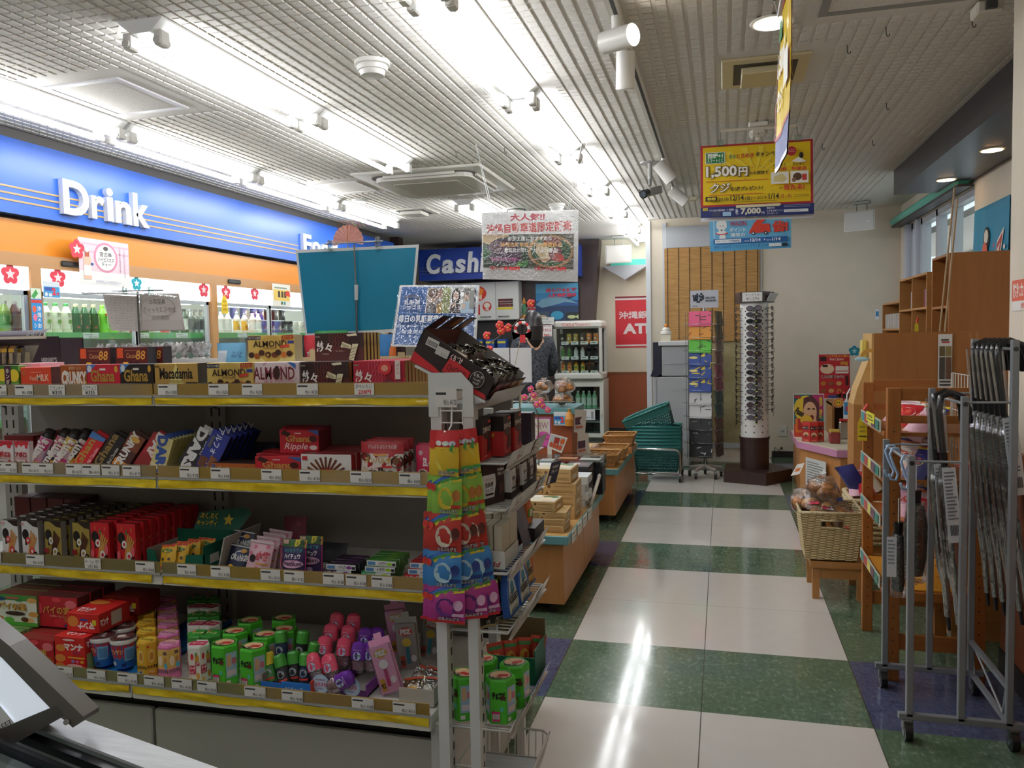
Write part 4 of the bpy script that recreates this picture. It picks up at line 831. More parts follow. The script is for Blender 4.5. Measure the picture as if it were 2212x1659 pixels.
# ------------------------------------------------------------------ packaging builders
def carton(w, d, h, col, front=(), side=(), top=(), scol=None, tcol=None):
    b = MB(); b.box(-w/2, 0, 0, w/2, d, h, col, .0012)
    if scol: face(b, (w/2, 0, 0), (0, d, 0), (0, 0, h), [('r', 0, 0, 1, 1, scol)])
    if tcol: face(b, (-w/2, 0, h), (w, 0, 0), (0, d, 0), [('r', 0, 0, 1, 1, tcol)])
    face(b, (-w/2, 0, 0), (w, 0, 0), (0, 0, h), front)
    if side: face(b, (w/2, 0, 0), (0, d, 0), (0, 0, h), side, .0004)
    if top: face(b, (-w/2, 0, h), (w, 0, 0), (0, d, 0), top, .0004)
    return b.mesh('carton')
def pouchm(w, h, d, col, ops=(), backcol=None, seed=1, rounded=True):
    b = MB(); q = random.Random(seed); ph = [q.random()*6 for _ in range(4)]
    def bul(u,v):return d/2*max(0,(1-abs(2*u-1)**3))*max(0,min(1,(1-v)*2.2+.12))*(.75+.25*math.cos(v*1.3))*(0 if v>.97 else 1)
    def wv(u): return 1-.04*math.sin(PI*min(1, u*1.0))
    def fr(u,v,n=0):return ((u-.5)*w*wv(v),d/2-bul(u,v)-n-.0015*math.sin(u*19+ph[0])*math.sin(v*13+ph[1]),v*h)
    def bk(u, v): return ((.5-u)*w*wv(v), d/2+bul(1-u, v), v*h)
    b.grid(fr, 10, 12, col); b.grid(bk, 6, 6, backcol or col)
    b.add([fr(0,0),fr(.25,0),fr(.5,0),fr(.75,0),fr(1,0),bk(.25,0),bk(.5,0),bk(.75,0)],[tuple(range(8))],col)
    f = F(b, fr, w, h, .0006, 6); f.draw(ops); return b.mesh('pouch')
def hexm(r, h, col, side=(), lid=(), sidec=None):
    b=MB();pts=[(r*math.cos(math.radians(60*i-120)),r*math.sin(math.radians(60*i-120))) for i in range(6)]
    pt2 = [(x*.93, y*.93) for x, y in pts]; n = 6
    b.add([(x,y,0) for x,y in pts]+[(x,y,h*.96) for x,y in pts]+[(x,y,h) for x,y in pt2],[tuple(range(6))[::-1],tuple(range(12,18))]+[(i,(i+1) % 6,6+(i+1) % 6,6+i) for i in range(6)]+[(6+i,6+(i+1) % 6,12+(i+1) % 6,12+i) for i in range(6)],col)
    for i in (0, 1, 5):
        a, c = pts[i], pts[(i+1) % 6]
        ops = side if i == 0 else (sidec or side)
        face(b, (a[0], a[1], 0), (c[0]-a[0], c[1]-a[1], 0), (0, 0, h*.96), ops, .0004)
    face(b, (-r*.9, -r*.8, h), (1.8*r, 0, 0), (0, 1.6*r, 0), lid, .0004); return b.mesh('hexagonal_pack')
def X_(y, px, py): return onY(y, px, py).x
def place(name,me,label,cat,px,py,y,z,rz=0,rot=None,group=None):return O(name,me,label,cat,group,loc=(X_(y,px,py),y,z),rz=rz,rot=rot)
def rows(name, me, cat, px, py, y, z, n, dy, what, group=None, dx=0, rz=0):
    x = X_(y, px, py)
    for i in range(n): O(name, me, what.replace('{}', ORD[i]), cat, group, loc=(x+dx*i, y+dy*i, z), rz=rz)
def wpx(y, p0, p1, py): return X_(y, p1, py)-X_(y, p0, py)
YA = 2.068
def cart_px(name, p0, p1, py, y, z, h, d, col, label, cat='box', **kw):
    w=wpx(y,p0,p1,py);me=carton(w*.985,d,h,col,**kw);return place(name,me,label,cat,(p0+p1)/2,py,y,z),me
# ---- top shelf, front row
z1 = 1.2635; H1 = .094
fruit=[('r',0,.55,1,1,'#3f7a2a'),('e',.25,.68,.24,.22,'#f2d23a',14),('e',.8,.66,.24,.22,'#f2d23a',14),('r',0,0,1,.35,'#f0c83a'),('r',.36,0,.66,1,'#4a1f3a'),('t','ホ',.42,.74,.6,.9,'#f4ead0'),('t','ン',.42,.56,.6,.7,'#f4ead0'),('t','ダ',.42,.36,.6,.52,'#f4ead0'),('t','ン',.42,.18,.6,.32,'#f4ead0')]
cart_px('candy_box',-6,40,815,YA,z1,H1,.03,'#6a9a3a','yellow and green citrus candy box with a purple centre band on the top shelf',front=fruit)
cart_px('candy_box',42,88,812,YA+.045,z1,.1,.1,'#eba9b4','pale pink sweets box half hidden behind the orange milk chocolate box',top=[('l',.33,0,.33,1,.001,'#c98a96'),('l',.66,0,.66,1,.001,'#c98a96')])
cart_px('chocolate_box',44,111,815,YA,z1,H1-.006,.05,'#d9472a','orange red French milk chocolate box on the top shelf',scol='#4a1f1c',front=[('t','French',.3,.52,.52,.68,'#f4e0c4',0,.2),('t','MILK',.54,.5,.92,.74,'#f7e6cc',.01),('p',[(.45,.1),(.55,.34),(.64,.14),(.78,.36),(.86,.1)],'#2c1614'),('r',.2,.0,.3,.16,'#e8c34a'),('e',.12,.78,.05,.07,'#b86a3a',10),('r',.34,.8,.7,.83,'#e88a6a')])
cart_px('chocolate_box',130,187,812,YA,z1,H1,.05,'#a4521f','brown crunch chocolate box with big white capital letters',front=[('r',0,0,1,.3,'#c9762a'),('r',.55,0,1,.45,'#d99a3a'),('t','CRUNKY',.06,.34,1.0,.78,'#f1ece2',.05),('t','C',.05,.28,.27,.82,'#f1ece2',.05),('t','CRUNCH CHOCOLATE',.3,.1,.9,.2,'#f1e6d2',0),('t','期間チョコ',.35,.84,.8,.94,'#e8cfae',0)])
def ghana(base,sub,subc):return [('p',[(0,1),(.3,1),(0,.68)],'#4a7fc2'),('e',.09,.86,.07,.12,'#dfe7ee',12),('r',.4,.8,.58,.87,'#efe6da'),('t','Ghana',.12,.42,.85,.82,'#b08a3a',.03),('e',.9,.84,.05,.12,'#d9a23a',10),('t',sub,.22,.12,.82,.34,subc,0,.25),('p',[(.86,0),(1,.18),(1,0)],'#4a2016')]
cart_px('chocolate_box',187,259,812,YA,z1,H1,.05,'#c22236','red milk chocolate box with gold lettering on the top shelf',front=ghana(0,'Milk Chocolate','#f2e6e2'))
cart_px('chocolate_box',259,331,812,YA,z1,H1,.05,'#211a18','black chocolate box with gold lettering beside the red one',front=ghana(0,'Black Chocolate','#e9e2da'))
nut = [(.08, .12), (.2, .2), (.32, .1), (.52, .2), (.66, .12), (.84, .16)]
cart_px('chocolate_box',333,428,812,YA,z1,H1,.055,'#b8924a','gold macadamia chocolate box with black serif lettering',scol='#1c1614',front=[('p',[(.28,.2),(.5,1),(.72,.2)],'#e6d884'),('t','Macadamia',.12,.5,.88,.86,'#1c1410',.03),('t','CHOCOLATE',.34,.38,.66,.47,'#3a2a1a',0)]+[('e',x,y+.02,.055,.13,'#4a2413',12) for x,y in nut]+[('e',x,y,.03,.06,'#e6d2a0',8) for x,y in nut[1::2]]+[('r',.74,.1,1,.4,'#2a1d18'),('t','まるごと',.77,.14,.97,.34,'#efe6d0',0),('r',.02,.88,.14,.93,'#6a4a1a')])
almond=[('r',0,0,1,.3,'#e2cf86'),('e',.5,.5,.26,.5,'#c7a552',24),('r',0,.84,.28,.97,'#24223a'),('t','味わう2つの食感',.02,.86,.27,.95,'#f1ead6',0),('p',[(.72,.8),(.98,.84),(.98,1),(.74,.98)],'#a4242a'),('t','あたりが',.76,.89,.95,.97,'#f0d23a',0),('t','おすもらえる!',.74,.81,.97,.88,'#f0d23a',0),('r',.86,.7,.99,.79,'#2a3a8a'),('t','ALMOND',.12,.58,.84,.8,'#2a1a12',.015),('t','CHOCOLATE',.34,.5,.62,.57,'#3a2a1a',0),('p',[(.7,.54),(.9,.58),(.89,.67),(.71,.63)],'#c8402a')]+[('e',x,y,.065,.105,c,14) for x,y,c in ((.08,.3,'#341610'),(.3,.38,'#3c1a12'),(.44,.31,'#3a1a12'),(.2,.26,'#8f4a1c'),(.58,.3,'#5a2a16'),(.66,.38,'#341610'),(.78,.3,'#b5642a'),(.9,.34,'#341610'))]+[('e',.44,.3,.03,.05,'#c9904a',10)]
cart_px('chocolate_box',446,548,812,YA,z1,H1,.05,'#d2b562','gold almond chocolate box in the front row of the top shelf',front=[(o[0],o[1],*o[2:]) for o in almond])
pk = random.Random(3)
cart_px('chocolate_box',549,647,812,YA,z1,H1,.05,'#f0dfe0','white and pink patterned almond chocolate box with dark red lettering',front=[('l',.03+.94*pk.random(),pk.random(),0,0,.0,'#d8506a') for _ in range(0)]+[o for _ in range(70) for o in [(lambda x,y,a:('l',x,y,x+.018*math.cos(a),y+.05*math.sin(a),.0022,'#d9506c'))(.02+.96*pk.random(),.04+.9*pk.random(),pk.random()*3)]]+[('r',.22,.06,.72,.3,'#d0304a'),('t','ALMOND',.05,.46,.97,.86,'#6a1a22',.02),('e',.58,.68,.07,.22,'#3a1812',14),('t','meiji',.04,.28,.2,.4,'#b02838',.02),('e',.76,.16,.07,.16,'#3a1812',14),('e',.76,.16,.03,.07,'#e8d8b0',10),('p',[(.82,1),(1,.78),(1,.95),(.9,1)],'#3a6ab0'),('e',.1,.05,.08,.1,'#e8d23a',10)])
def sasa(base,hatch):return [('r',0,.0,1,.5,base)]+[('l',.3+.06*i,1,.62+.06*i-.3,.35,.0016,hatch) for i in range(6)]+[('l',.3+.06*i,.4,.5+.07*i,1,.0016,hatch) for i in range(5)]+[('t','紗',.05,.36,.2,.74,'#f3ede6',.03),('t','々',.22,.36,.37,.66,'#f3ede6',.03),('r',.02,.86,.12,.9,'#8a7a6a'),('r',.16,.28,.3,.31,'#9a8276')]
white_st=[('p',[(.54,.52),(.58,.7),(.76,.58),(.74,.46)],'#e9dfb8'),('p',[(.7,.1),(.78,.62),(.9,.62),(.8,.06)],'#e9dfb8'),('p',[(.66,.94),(.86,.98),(.88,.9),(.7,.88)],'#ece4c4')]+[('l',.57+.03*i,.68-.03*i,.6+.03*i,.5,.0014,'#5a4a3a') for i in range(5)]+[('l',.72,.12+.1*i,.86,.2+.1*i,.0014,'#5a4a3a') for i in range(4)]
o_,SASA=cart_px('chocolate_box',648,754,812,YA,z1,H1,.02,'#2e1512','dark brown chocolate box with white brush characters in the front row',front=sasa('#4a1614','#7a2e28')+white_st,scol='#8a6a2e')
O('chocolate_box',SASA,'dark brown chocolate box standing directly behind the front brush character box','box',loc=(o_.location.x,YA+.03,z1))
straw=sasa('#b81f36','#d8566a')+[('e',.62,.78,.13,.2,'#d8343a',14),('e',.62,.78,.07,.1,'#f0a08a',10),('p',[(.52,.3),(.7,.55),(.78,.4),(.62,.2)],'#7a2030'),('p',[(.72,.1),(.84,.46),(.94,.42),(.82,.06)],'#8a2436'),('r',.82,.45,.92,1,'#f1e8e2'),('t','いちご',.84,.6,.9,.95,'#c22236',0)]
w = wpx(YA, 763, 875, 812); SASAR = carton(w, .02, H1, '#a81a30', straw, scol='#a5863c')
for i in range(8):O('chocolate_box',SASAR,f'red strawberry chocolate box with white brush characters, {ORD[i]} in its row','box',loc=(X_(YA,819,812),YA+.026*i,z1))
# ---- top shelf, raised row
zr = 1.347; YR = 2.315
cacao=[('r',0,0,.25,1,'#4a1614'),('r',.05,.4,.24,.95,'#d8562a'),('t','Cacao',.34,.4,.64,.66,'#d9a86a',0,.15),('t','88',.64,.3,.94,.8,'#e2a84a',.01,.15),('p',[(.4,0),(.48,.26),(.56,.06),(.66,.24),(.8,0)],'#2a1010'),('r',.24,0,.4,.18,'#e3c04a'),('r',.3,.8,.8,.84,'#9a6a4a')]
o_,CAC=cart_px('chocolate_box',170,238,772,YR,zr,.062,.045,'#5a1a1a','dark red cacao chocolate box on the riser, beside the pink bags',scol='#241a20',front=cacao)
for i in range(1):O('chocolate_box',CAC,'dark red cacao chocolate box on the riser, beside the silver twist bags','box',loc=(X_(YR,284,772),YR,zr))
O('chocolate_box',CAC,'dark red cacao chocolate box behind the one beside the silver twist bags','box',loc=(X_(YR,292,772),YR+.06,zr))
cart_px('chocolate_box',535,637,758,YR,zr,.092,.05,'#d2b562','gold almond chocolate box standing on the riser above the front row',scol='#c9b58a',front=almond)
w=wpx(YR,680,786,758);SB=carton(w,.016,.094,'#2e1512',sasa('#4a1614','#7a2e28')+white_st+[('t','つなぐ、織りなす…',.44,.36,.62,.42,'#cbb9a6',0)],scol='#a5863c',side=[('t','紗々',.2,.5,.8,.75,'#4a3a14',0)])
for i in range(5):O('chocolate_box',SB,f'dark brown brush character chocolate box on the riser, {ORD[i]} in its row','box',loc=(X_(YR,733,758),YR+.026*i,zr))
# silver wrapped bars in the open brown display box
def disp(px0, px1):
    xa,xb=X_(2.31,px0,760),X_(2.31,px1,760);t=E('display_box','dark brown display box of wrapped chocolate bars with an arched header','display box',(xa,2.31,zr));W=xb-xa
    b=MB();b.prism([(-.0,0),(W,0),(W-.004,.105),(W-.07,.105),(W-.125,.01),(0,.01)],.0,.004,'#2c1c26','y');b.box(0,.004,0,W,.11,.004,'#c9bfae');b.box(W-.004,.004,0,W,.11,.1,'#2c1c26');b.box(0,.106,0,W,.11,.1,'#b9ae9c');b.box(-.02,.004,0,-.016,.11,.1,'#2c1c26')
    face(b,(W-.08,0,.012),(.066,0,0),(0,0,.02),[('t',"HERSHEY'S",0,.05,1,.95,'#b9b3b4',.03)]);O('box_tray',b,parent=t)
    b=MB();b.grid(lambda u,v:(-.02+(W-.05)*u,.05-.045*math.sin(PI*v)*1.0-.004,.1+.028*math.cos(PI*v)+.004*u),6,6,'#35222c');b.box(-.02,-.002,.098,W-.055,.0,.108,'#d9cdbb')
    face(b,(W-.14,-.003,.109),(.065,0,0),(0,.008,.017),[('t',"SHEY'S",0,0,1,1,'#a9a2a4',.03)]);face(b,(-.02,-.004,.106),(.05,0,0),(0,.006,.02),[('r',0,0,1,1,'#ece9e4')]);O('box_header',b,parent=t)
    for i in range(3):
        b = MB(); b.box(.01+.032*i, .004, .004, .012+.032*i, .09, .05, '#b9a88f'); O('divider', b, parent=t)
    for i in range(6):
        b=MB();q=random.Random(i);pts=[(-.011,-.008),(.011,-.008),(.013,0),(.011,.008),(-.011,.008),(-.013,0)]
        b.prism(pts,0,.062,'#b7b9bd/c','z');b.box(-.012,-.002,.062,.012,.002,.074,'#8d8f94/c');b.box(-.0115,-.0088,.02,.0115,-.008,.045,'#3a2026');b.box(-.0115,-.0088,.045,.0115,-.008,.058,'#d8a83a')
        O('chocolate_bar',b,f'{NTH[i]} silver wrapped bar in the dark brown display box','chocolate bar',loc=(xa+.006+.03*(i % 3),2.33+.035*(i//3),zr+.006),rot=(-.15,.05*(q.random()-.5),.2*(q.random()-.5)))
disp(-18, 129)
# bags on the far side of the top shelf
PB=pouchm(.085,.125,.04,'#b56fae',[('r',.0,.8,1,.99,'#b5202e'),('r',.0,.97,1,1,'#e6d6d4'),('e',.15,.7,.1,.05,'#a04a2a',10),('p',[(.25,.5),(.5,.42),(.8,.46),(.78,.6),(.5,.56)],'#8a3040'),('e',.65,.42,.16,.08,'#a84a58',12),('r',.2,.12,.85,.18,'#3a2030'),('r',.0,.3,1,.32,'#c98ac2')])
for i,px in enumerate((150,198,236)):place('snack_pouch',PB,('purple sweet potato snack pouch with a red top edge, beside the brown display box','purple sweet potato snack pouch between two others','purple sweet potato snack pouch beside the silver twist bags')[i],'pouch',px,760,2.56+.02*i,1.262)
BB=pouchm(.12,.155,.05,'#6fb0d6',[('r',.06,.12,.42,.82,'#dfe6ea'),('r',.1,.6,.38,.76,'#c2cdd4'),('r',.1,.3,.38,.36,'#9fb2be'),('t','ぷいと',.58,.66,.92,.8,'#2f5f8a',.01),('e',.62,.4,.1,.09,'#e8d8a8',12),('e',.78,.36,.12,.09,'#f0e4b8',12),('e',.9,.4,.08,.07,'#d9bd82',12),('r',.5,.08,.96,.2,'#cfe0ea'),('r',.52,.14,.9,.16,'#3a5a74')])
for i,px in enumerate((491,570,610)):place('snack_pouch',BB,('light blue macadamia nut pouch beside the silver twist bags','light blue macadamia nut pouch behind the raised gold almond box','light blue macadamia nut pouch beside the turquoise sheet')[i],'pouch',px,750,2.52+.03*i,1.262)
def _sb():
    m,nt,b=newmat('clear_sweet_bag');f=noise(nt,objco(nt),60,3);nt.links.new(ramp(nt,f,[(.35,'#9a9692'),(.6,'#e9e8e8')]),b.inputs['Base Color']);b.inputs['Roughness'].default_value=.12;bump(nt,f,b,.6,.01);return m
SPECIAL['silverbag'] = _sb
def twist(seed):
    q = random.Random(seed); b = MB(); n = 16; ph = [q.random()*6 for _ in range(6)]
    vs=[];pr=[(.028,0),(.034,.02),(.033,.045),(.022,.07),(.007,.084),(.012,.095),(.026,.115),(.034,.13)]
    for r,z in pr:vs+=[(r*(1+.18*math.sin(3*a+ph[0]+z*40)+(.25*math.sin(7*a+ph[1]) if z>.085 else .08*math.sin(9*a)))*math.cos(a),r*(1+.18*math.cos(4*a+ph[2]+z*50)+(.25*math.sin(6*a+ph[3]) if z>.085 else 0))*math.sin(a),z+(.012*math.sin(5*a+ph[4]) if z>.1 else 0)) for a in [2*PI*i/n for i in range(n)]]
    for j in range(len(pr)-1):b.add(vs[j*n:(j+2)*n],[(i,(i+1) % n,n+(i+1) % n,n+i) for i in range(n)],'silverbag' if True else '',False)
    b.tube([(.008*math.cos(a),.008*math.sin(a),.084) for a in [2*PI*i/8 for i in range(8)]],.0016,'#4a3526',4,True);b.tube([(.008,0,.084),(.025,-.01,.088),(.032,-.02,.08)],.0014,'#4a3526',4)
    return b.mesh('twist_bag')
TW = [twist(i) for i in range(4)]
for i, px in enumerate((232, 258, 288, 316, 345, 372, 398, 424, 436)):
    place('sweet_bag',TW[i % 4],f'{["first", "second", "third", "fourth", "fifth", "sixth", "seventh", "eighth", "last"][i]} clear silvery twist tied sweet bag along the row, counted from the purple pouches','bag',px,760,2.57+.025*(i % 2),1.285,rz=i)
b=MB();xa,xb=X_(2.52,232,780),X_(2.52,478,780);b.box(xa,2.5,1.26,xb,2.68,1.268,'#e9e7e2');b.box(xa,2.5,1.26,xb,2.504,1.363,'#eceae5');b.box(xa,2.676,1.26,xb,2.68,1.30,'#eceae5');O('paper_tray',b,'long white card tray holding the clear twist bags','tray')
# wooden stand and packets behind the raised boxes
t=E('wooden_tray','pale wooden slatted tray on the far side of the top shelf','tray',(X_(2.6,762,770),2.6,1.262));xa,xb=X_(2.6,640,770)-t.location.x,X_(2.6,885,770)-t.location.x
for z in (.035, .075):
    b = MB(); b.box(xa, 0, z, xb, .012, z+.022, 'palewood'); O('slat', b, parent=t)
for x in (xa+.06, xa+.16, xb-.04):
    b=MB();b.box(x,-.012,0,x+.022,0,.125 if x<xb-.05 else .11,'palewood');O('upright',b,parent=t)
b = MB(); b.box(xa, .012, 0, xb, .2, .012, 'palewood'); O('tray_floor', b, parent=t)
for nm,p0,p1,pt,col,ops,lab in (('candy_packet',652,690,724,'#c8242e',[('p',[(.2,.62),(.3,.5),(.9,.85),(.35,.62)],'#f0ecea'),('l',.3,.2,.9,.6,.006,'#241a1a')],'red packet with a white tick mark behind the wooden tray'),('candy_packet',676,748,714,'#2f8a48',[('r',0,.8,1,.86,'#3f9c58')],'green packet standing above the raised dark brown boxes'),
        ('candy_packet',748,765,724,'#2f8a48',[],'small green packet beside the turquoise sheet pole'),('candy_packet',768,785,722,'#f0ece6',[('r',.5,0,1,1,'#d0303a')],'white and red packet touching the turquoise sheet pole'),('candy_packet',786,806,722,'#e8d23a',[('r',.6,0,1,1,'#2a4a2a')],'yellow packet between the pole and the blue packet'),('candy_packet',808,848,722,'#2f78b8',[],'blue packet behind the gold edged boxes'),('candy_packet',834,852,733,'#d8702a',[],'orange packet beside the white bordered blue poster'),('candy_packet',632,652,724,'#35424a',[('r',.1,.2,.9,.4,'#7a8a8a')],'dark grey green packet beside the raised gold almond box')):
    y=2.64;za=onY(y,(p0+p1)/2,pt).z;w=wpx(y,p0,p1,740);place(nm,pouchm(w,max(.06,za-1.276),.03,col,ops),lab,'packet',(p0+p1)/2,740,y,1.276)
# ================================================================== second shelf
z2 = 1.0115; Y2 = 2.072
berry=[('r',.0,.88,1,1,'#c8283a')]+[o for i,(x,y) in enumerate(((.15,.86),(.5,.9),(.85,.84),(.1,.3),(.5,.26),(.85,.32),(.3,.12),(.72,.1))) for o in (('e',x,y,.09,.07,'#d42a3a',12),('r',x-.02,y+.05,x+.02,y+.08,'#3f7a2a'))]+[('t','アポロ',.1,.48,.9,.68,'#b01f2e',.06),('e',.5,.3,.14,.06,'#4a2016',10),('l',.1,.44,.9,.44,.002,'#c0707a')]
for i,(a,c) in enumerate(((-22,28),(31,62))):cart_px('chocolate_box',a,c,970,Y2,z2,.10,.02,'#f0e6e6',f'white strawberry printed chocolate box, {("first", "second")[i]} on the second shelf',front=berry,top=[('r',0,0,1,1,'#b8283a')])
for i in range(3):O('chocolate_box',carton(.12,.06,.108,'#7a1a1e'),f'dark red chocolate box behind the strawberry boxes, {NTH[i]} in its row','box',loc=(X_(2.15,40,960)+.03*i,2.15+.07*i,z2))
def tubem(col, cap, ops):
    b = MB(); pr = [(.0, 0), (.021, .002), (.021, .105), (.016, .118), (.018, .128), (.012, .134), (0, .135)]
    b.lathe(pr,col,n=16,ks=[col,col,cap,cap,cap,cap]);f=F(b,lambda u,v,n:((.021+n)*math.sin((u-.5)*2.6),-(.021+n)*math.cos((u-.5)*2.6),.005+.098*v),.055,.098,.0008,4);f.draw(ops);return b.mesh('candy_tube')
mm=lambda c1,c2:[('r',0,.6,1,1,c1),('r',0,0,1,.3,c2),('e',.2,.2,.14,.07,'#8a4fb0',10),('e',.8,.85,.14,.07,'#d84a8a',10),('e',.75,.15,.12,.06,'#e8a83a',10),('e',.2,.88,.1,.05,'#3f8a4a',10),('t',"m&m's",.16,-.0,.84,1.0,'#f4efe9',.05,0,0)]
def mmops(c1, c2): 
    o = mm(c1, c2); o[-1] = ('t', "m&m's", -.38, .36, 1.38, .64, '#f4efe9', .05, 0., 78.); return o
for i,(px,c) in enumerate(((72,('#e04f9a','#f0a0c4')),(108,('#d84a6a','#3a2a28')),(128,('#e8c43a','#e04f9a')),(152,('#2a211e','#e8c43a')))):
    place('candy_tube',tubem('#e9d0dc/s' if i !=3 else '#2f2420/s','#24201f',mmops(*c)),f'{NTH[i]} leaning colourful chocolate candy tube on the second shelf','candy tube',px,1000,Y2+.03+.02*(i % 2),z2+.012,rot=(-.25,.38,0))
def barm(w, h, d, col, ops, side=None): return carton(w, d, h, col, front=ops, scol=side or col)
def gbar(c2,g):return [('t','Ghana',-.62,.40,1.62,.78,g,.03,0,90),('t','Milk Chocolate',-.2,.40,.62,.52,c2,0,.2,90),('p',[(.0,.78),(.0,1),(1,1),(1,.86)],'#4a7fc2')]
bars=[(170,'#d0222c',[('t','Ghana',-.75,.38,1.3,.62,'#b8923e',.03,0,90),('t','Milk Chocolate',.35,.40,1.35,.50,'#f2e4e0',0,.2,90),('p',[(0,.8),(0,1),(1,1),(1,.9)],'#4a7fc2')],'red milk chocolate bar with gold lettering leaning on the second shelf'),
        (213,'#1c1412',[('t','Ghana',-.75,.38,1.3,.62,'#8f7236',.03,0,90),('t','Black Chocolate',.35,.40,1.35,.50,'#e9e2da',0,.2,90)],'black chocolate bar with gold lettering leaning beside the red bar'),
        (255,'#4a1f16',[('r',0,.55,1,1,'#7a3a1a'),('r',.0,0,1,.2,'#d98a2a'),('t','CRUNKY',-.8,.38,1.5,.62,'#f0ece4',.05,0,90),('e',.5,.85,.3,.08,'#d8a84a',10)],'brown crunch chocolate bar with white capitals leaning on the second shelf'),
        (303,'#a81f26',[('t','DARS',-.4,.45,1.5,.75,'#f0e4de',.05,0,-90),('p',[(0,0),(1,0),(1,.3),(.4,.45),(0,.3)],'#8a1218')],'dark red chocolate bar with white capitals leaning beside the cream bars')]
for i, (px, col, ops, lab) in enumerate(bars):
    me=barm(.056,.118,.013,col,ops);place('chocolate_bar',me,lab,'chocolate bar',px,1000,Y2+.006+.004*i,z2+.02,rot=(-.28,.50,0))
    place('chocolate_bar',barm(.056,.118,.013,col,[]),'second '+lab.replace(' leaning',', behind the first, leaning'),'chocolate bar',px+14,1000,Y2+.045+.004*i,z2+.02,rot=(-.28,.50,0))
me=barm(.058,.112,.013,'#dccf8e',[('r',.0,0,1,.28,'#e6d8a0'),('t','DARS',-.5,.36,1.5,.7,'#2f4f9a',.06,0,-80),('e',.3,.15,.2,.1,'#f0e6b8',10)],'#c3b468')
for i in range(8):place('chocolate_bar',me,f'cream white chocolate bar with blue capitals, {ORD[i]} of its leaning row','chocolate bar',336+8.2*i,1000,Y2+.02+.022*i,z2+.006,rot=(-.22,.20,0))
me=barm(.058,.118,.013,'#17141a',[('t','DARS',-.8,.36,1.6,.66,'#e9e7e4',.06,0,-82),('t','DARS',.45,.62,1.25,.72,'#c8c4bc',.02,0,-82)])
for i in range(2):place('chocolate_bar',me,f'black chocolate bar with white capitals, {ORD[i]} of its leaning pair','chocolate bar',398+12*i,1000,Y2+.012+.05*i,z2+.03,rot=(-.24,.58,0))
me=barm(.066,.125,.014,'#22308f',[('t','アルフォート',-.45,.5,1.45,.68,'#e9ecf4',.02,0,-86),('p',[(.05,.04),(.45,.04),(.45,.3),(.05,.3)],'#6a3a1c'),('p',[(.5,.12),(.85,.08),(.9,.36),(.5,.4)],'#7a4826'),('r',.75,.02,1,.18,'#c82f2a'),('r',.12,.55,.3,.85,'#5a5a6a')],'#10122c')
for i in range(6):place('chocolate_bar',me,f'royal blue chocolate biscuit pack, {ORD[i]} of its leaning row','chocolate bar',440+13*i,1000,Y2+.015+.035*i,z2+.02,rot=(-.22,.42,0))
cart_px('chocolate_box',456,552,1004,Y2,z2,.045,.07,'#b5602a','low orange brown chocolate box lying at the shelf edge',tcol='#2f1d18',front=[('e',.62,.4,.06,.3,'#4a2213',10),('e',.78,.5,.06,.3,'#5a2a16',10),('r',.02,.3,.08,.9,'#2f5fa8'),('t','チョコ',.15,.3,.4,.8,'#e9d8a0',0)])
for i in range(3):O('chocolate_box',carton(.15,.1,.022,'#15182c'),f'flat dark navy chocolate box, {("lowest", "middle", "topmost")[i]} of the stack behind the royal blue packs','box',loc=(X_(2.3,560,990),2.28,z2+.023*i))
ripple=[('t','Ghana',.16,.5,.82,.78,'#c39a4a',.03),('t','Ripple',.12,.12,.72,.46,'#f3dfdc',.01,.3),('e',.86,.28,.1,.1,'#f0e4e0',12),('p',[(.04,.85),(.22,.7),(.3,.86),(.12,1)],'#3a1512'),('e',.86,.64,.1,.14,'#4a1a14',12),('p',[(.72,1),(1,1),(1,.78)],'#3a5a9a'),('r',.4,.84,.56,.89,'#e4bcb8'),('l',.6,.06,.76,.1,.006,'#4a1a14')]
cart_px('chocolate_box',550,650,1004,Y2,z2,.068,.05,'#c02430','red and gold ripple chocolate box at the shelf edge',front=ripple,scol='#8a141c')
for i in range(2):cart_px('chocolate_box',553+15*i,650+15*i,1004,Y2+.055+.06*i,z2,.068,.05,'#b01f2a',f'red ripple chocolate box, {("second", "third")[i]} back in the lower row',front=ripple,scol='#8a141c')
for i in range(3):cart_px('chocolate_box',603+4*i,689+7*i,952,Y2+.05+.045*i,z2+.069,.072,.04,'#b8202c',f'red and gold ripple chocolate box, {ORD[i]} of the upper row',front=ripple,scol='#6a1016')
sticks=[o for i in range(11) for o in [('l',.5+.13*math.cos(math.radians(15+15*i)),.1+.3*math.sin(math.radians(15+15*i)),.5+.42*math.cos(math.radians(15+15*i)),.1+.8*math.sin(math.radians(15+15*i)),.0065,'#6a3216')]]+[('t','小枝',.36,.12,.64,.5,'#c8242c',.04),('r',.04,.78,.14,.92,'#c8242c'),('r',.72,.06,.98,.1,'#6a3a2a')]
w = wpx(Y2, 650, 759, 1000); KO = carton(w, .028, .078, '#ece8e4', sticks, scol='#a81c26', tcol='#8a1a22')
for i in range(6):O('chocolate_box',KO,f'white chocolate stick box with a sunburst of sticks, {ORD[i]} of its row','box',loc=(X_(Y2,704,1000),Y2+.032*i,z2))
gal=[('r',0,0,1,.7,'#f0e9df'),('e',.12,.62,.14,.1,'#5a2a18',12),('e',.88,.5,.14,.16,'#4a2014',12),('e',.86,.52,.07,.1,'#7a4a2a',10),('t','ガンバルボ',.12,.46,.76,.62,'#c8963a',.02),('t','galbo',.2,.1,.82,.36,'#1f1714',.03),('t','がんばる あなたを応援!',.2,.82,.86,.93,'#f4e8e6',0),('p',[(.3,.34),(.8,.36),(.76,.42)],'#c8302e'),('e',.14,.2,.12,.16,'#d8c4a8',12),('r',.34,.65,.66,.7,'#d89a4a')]
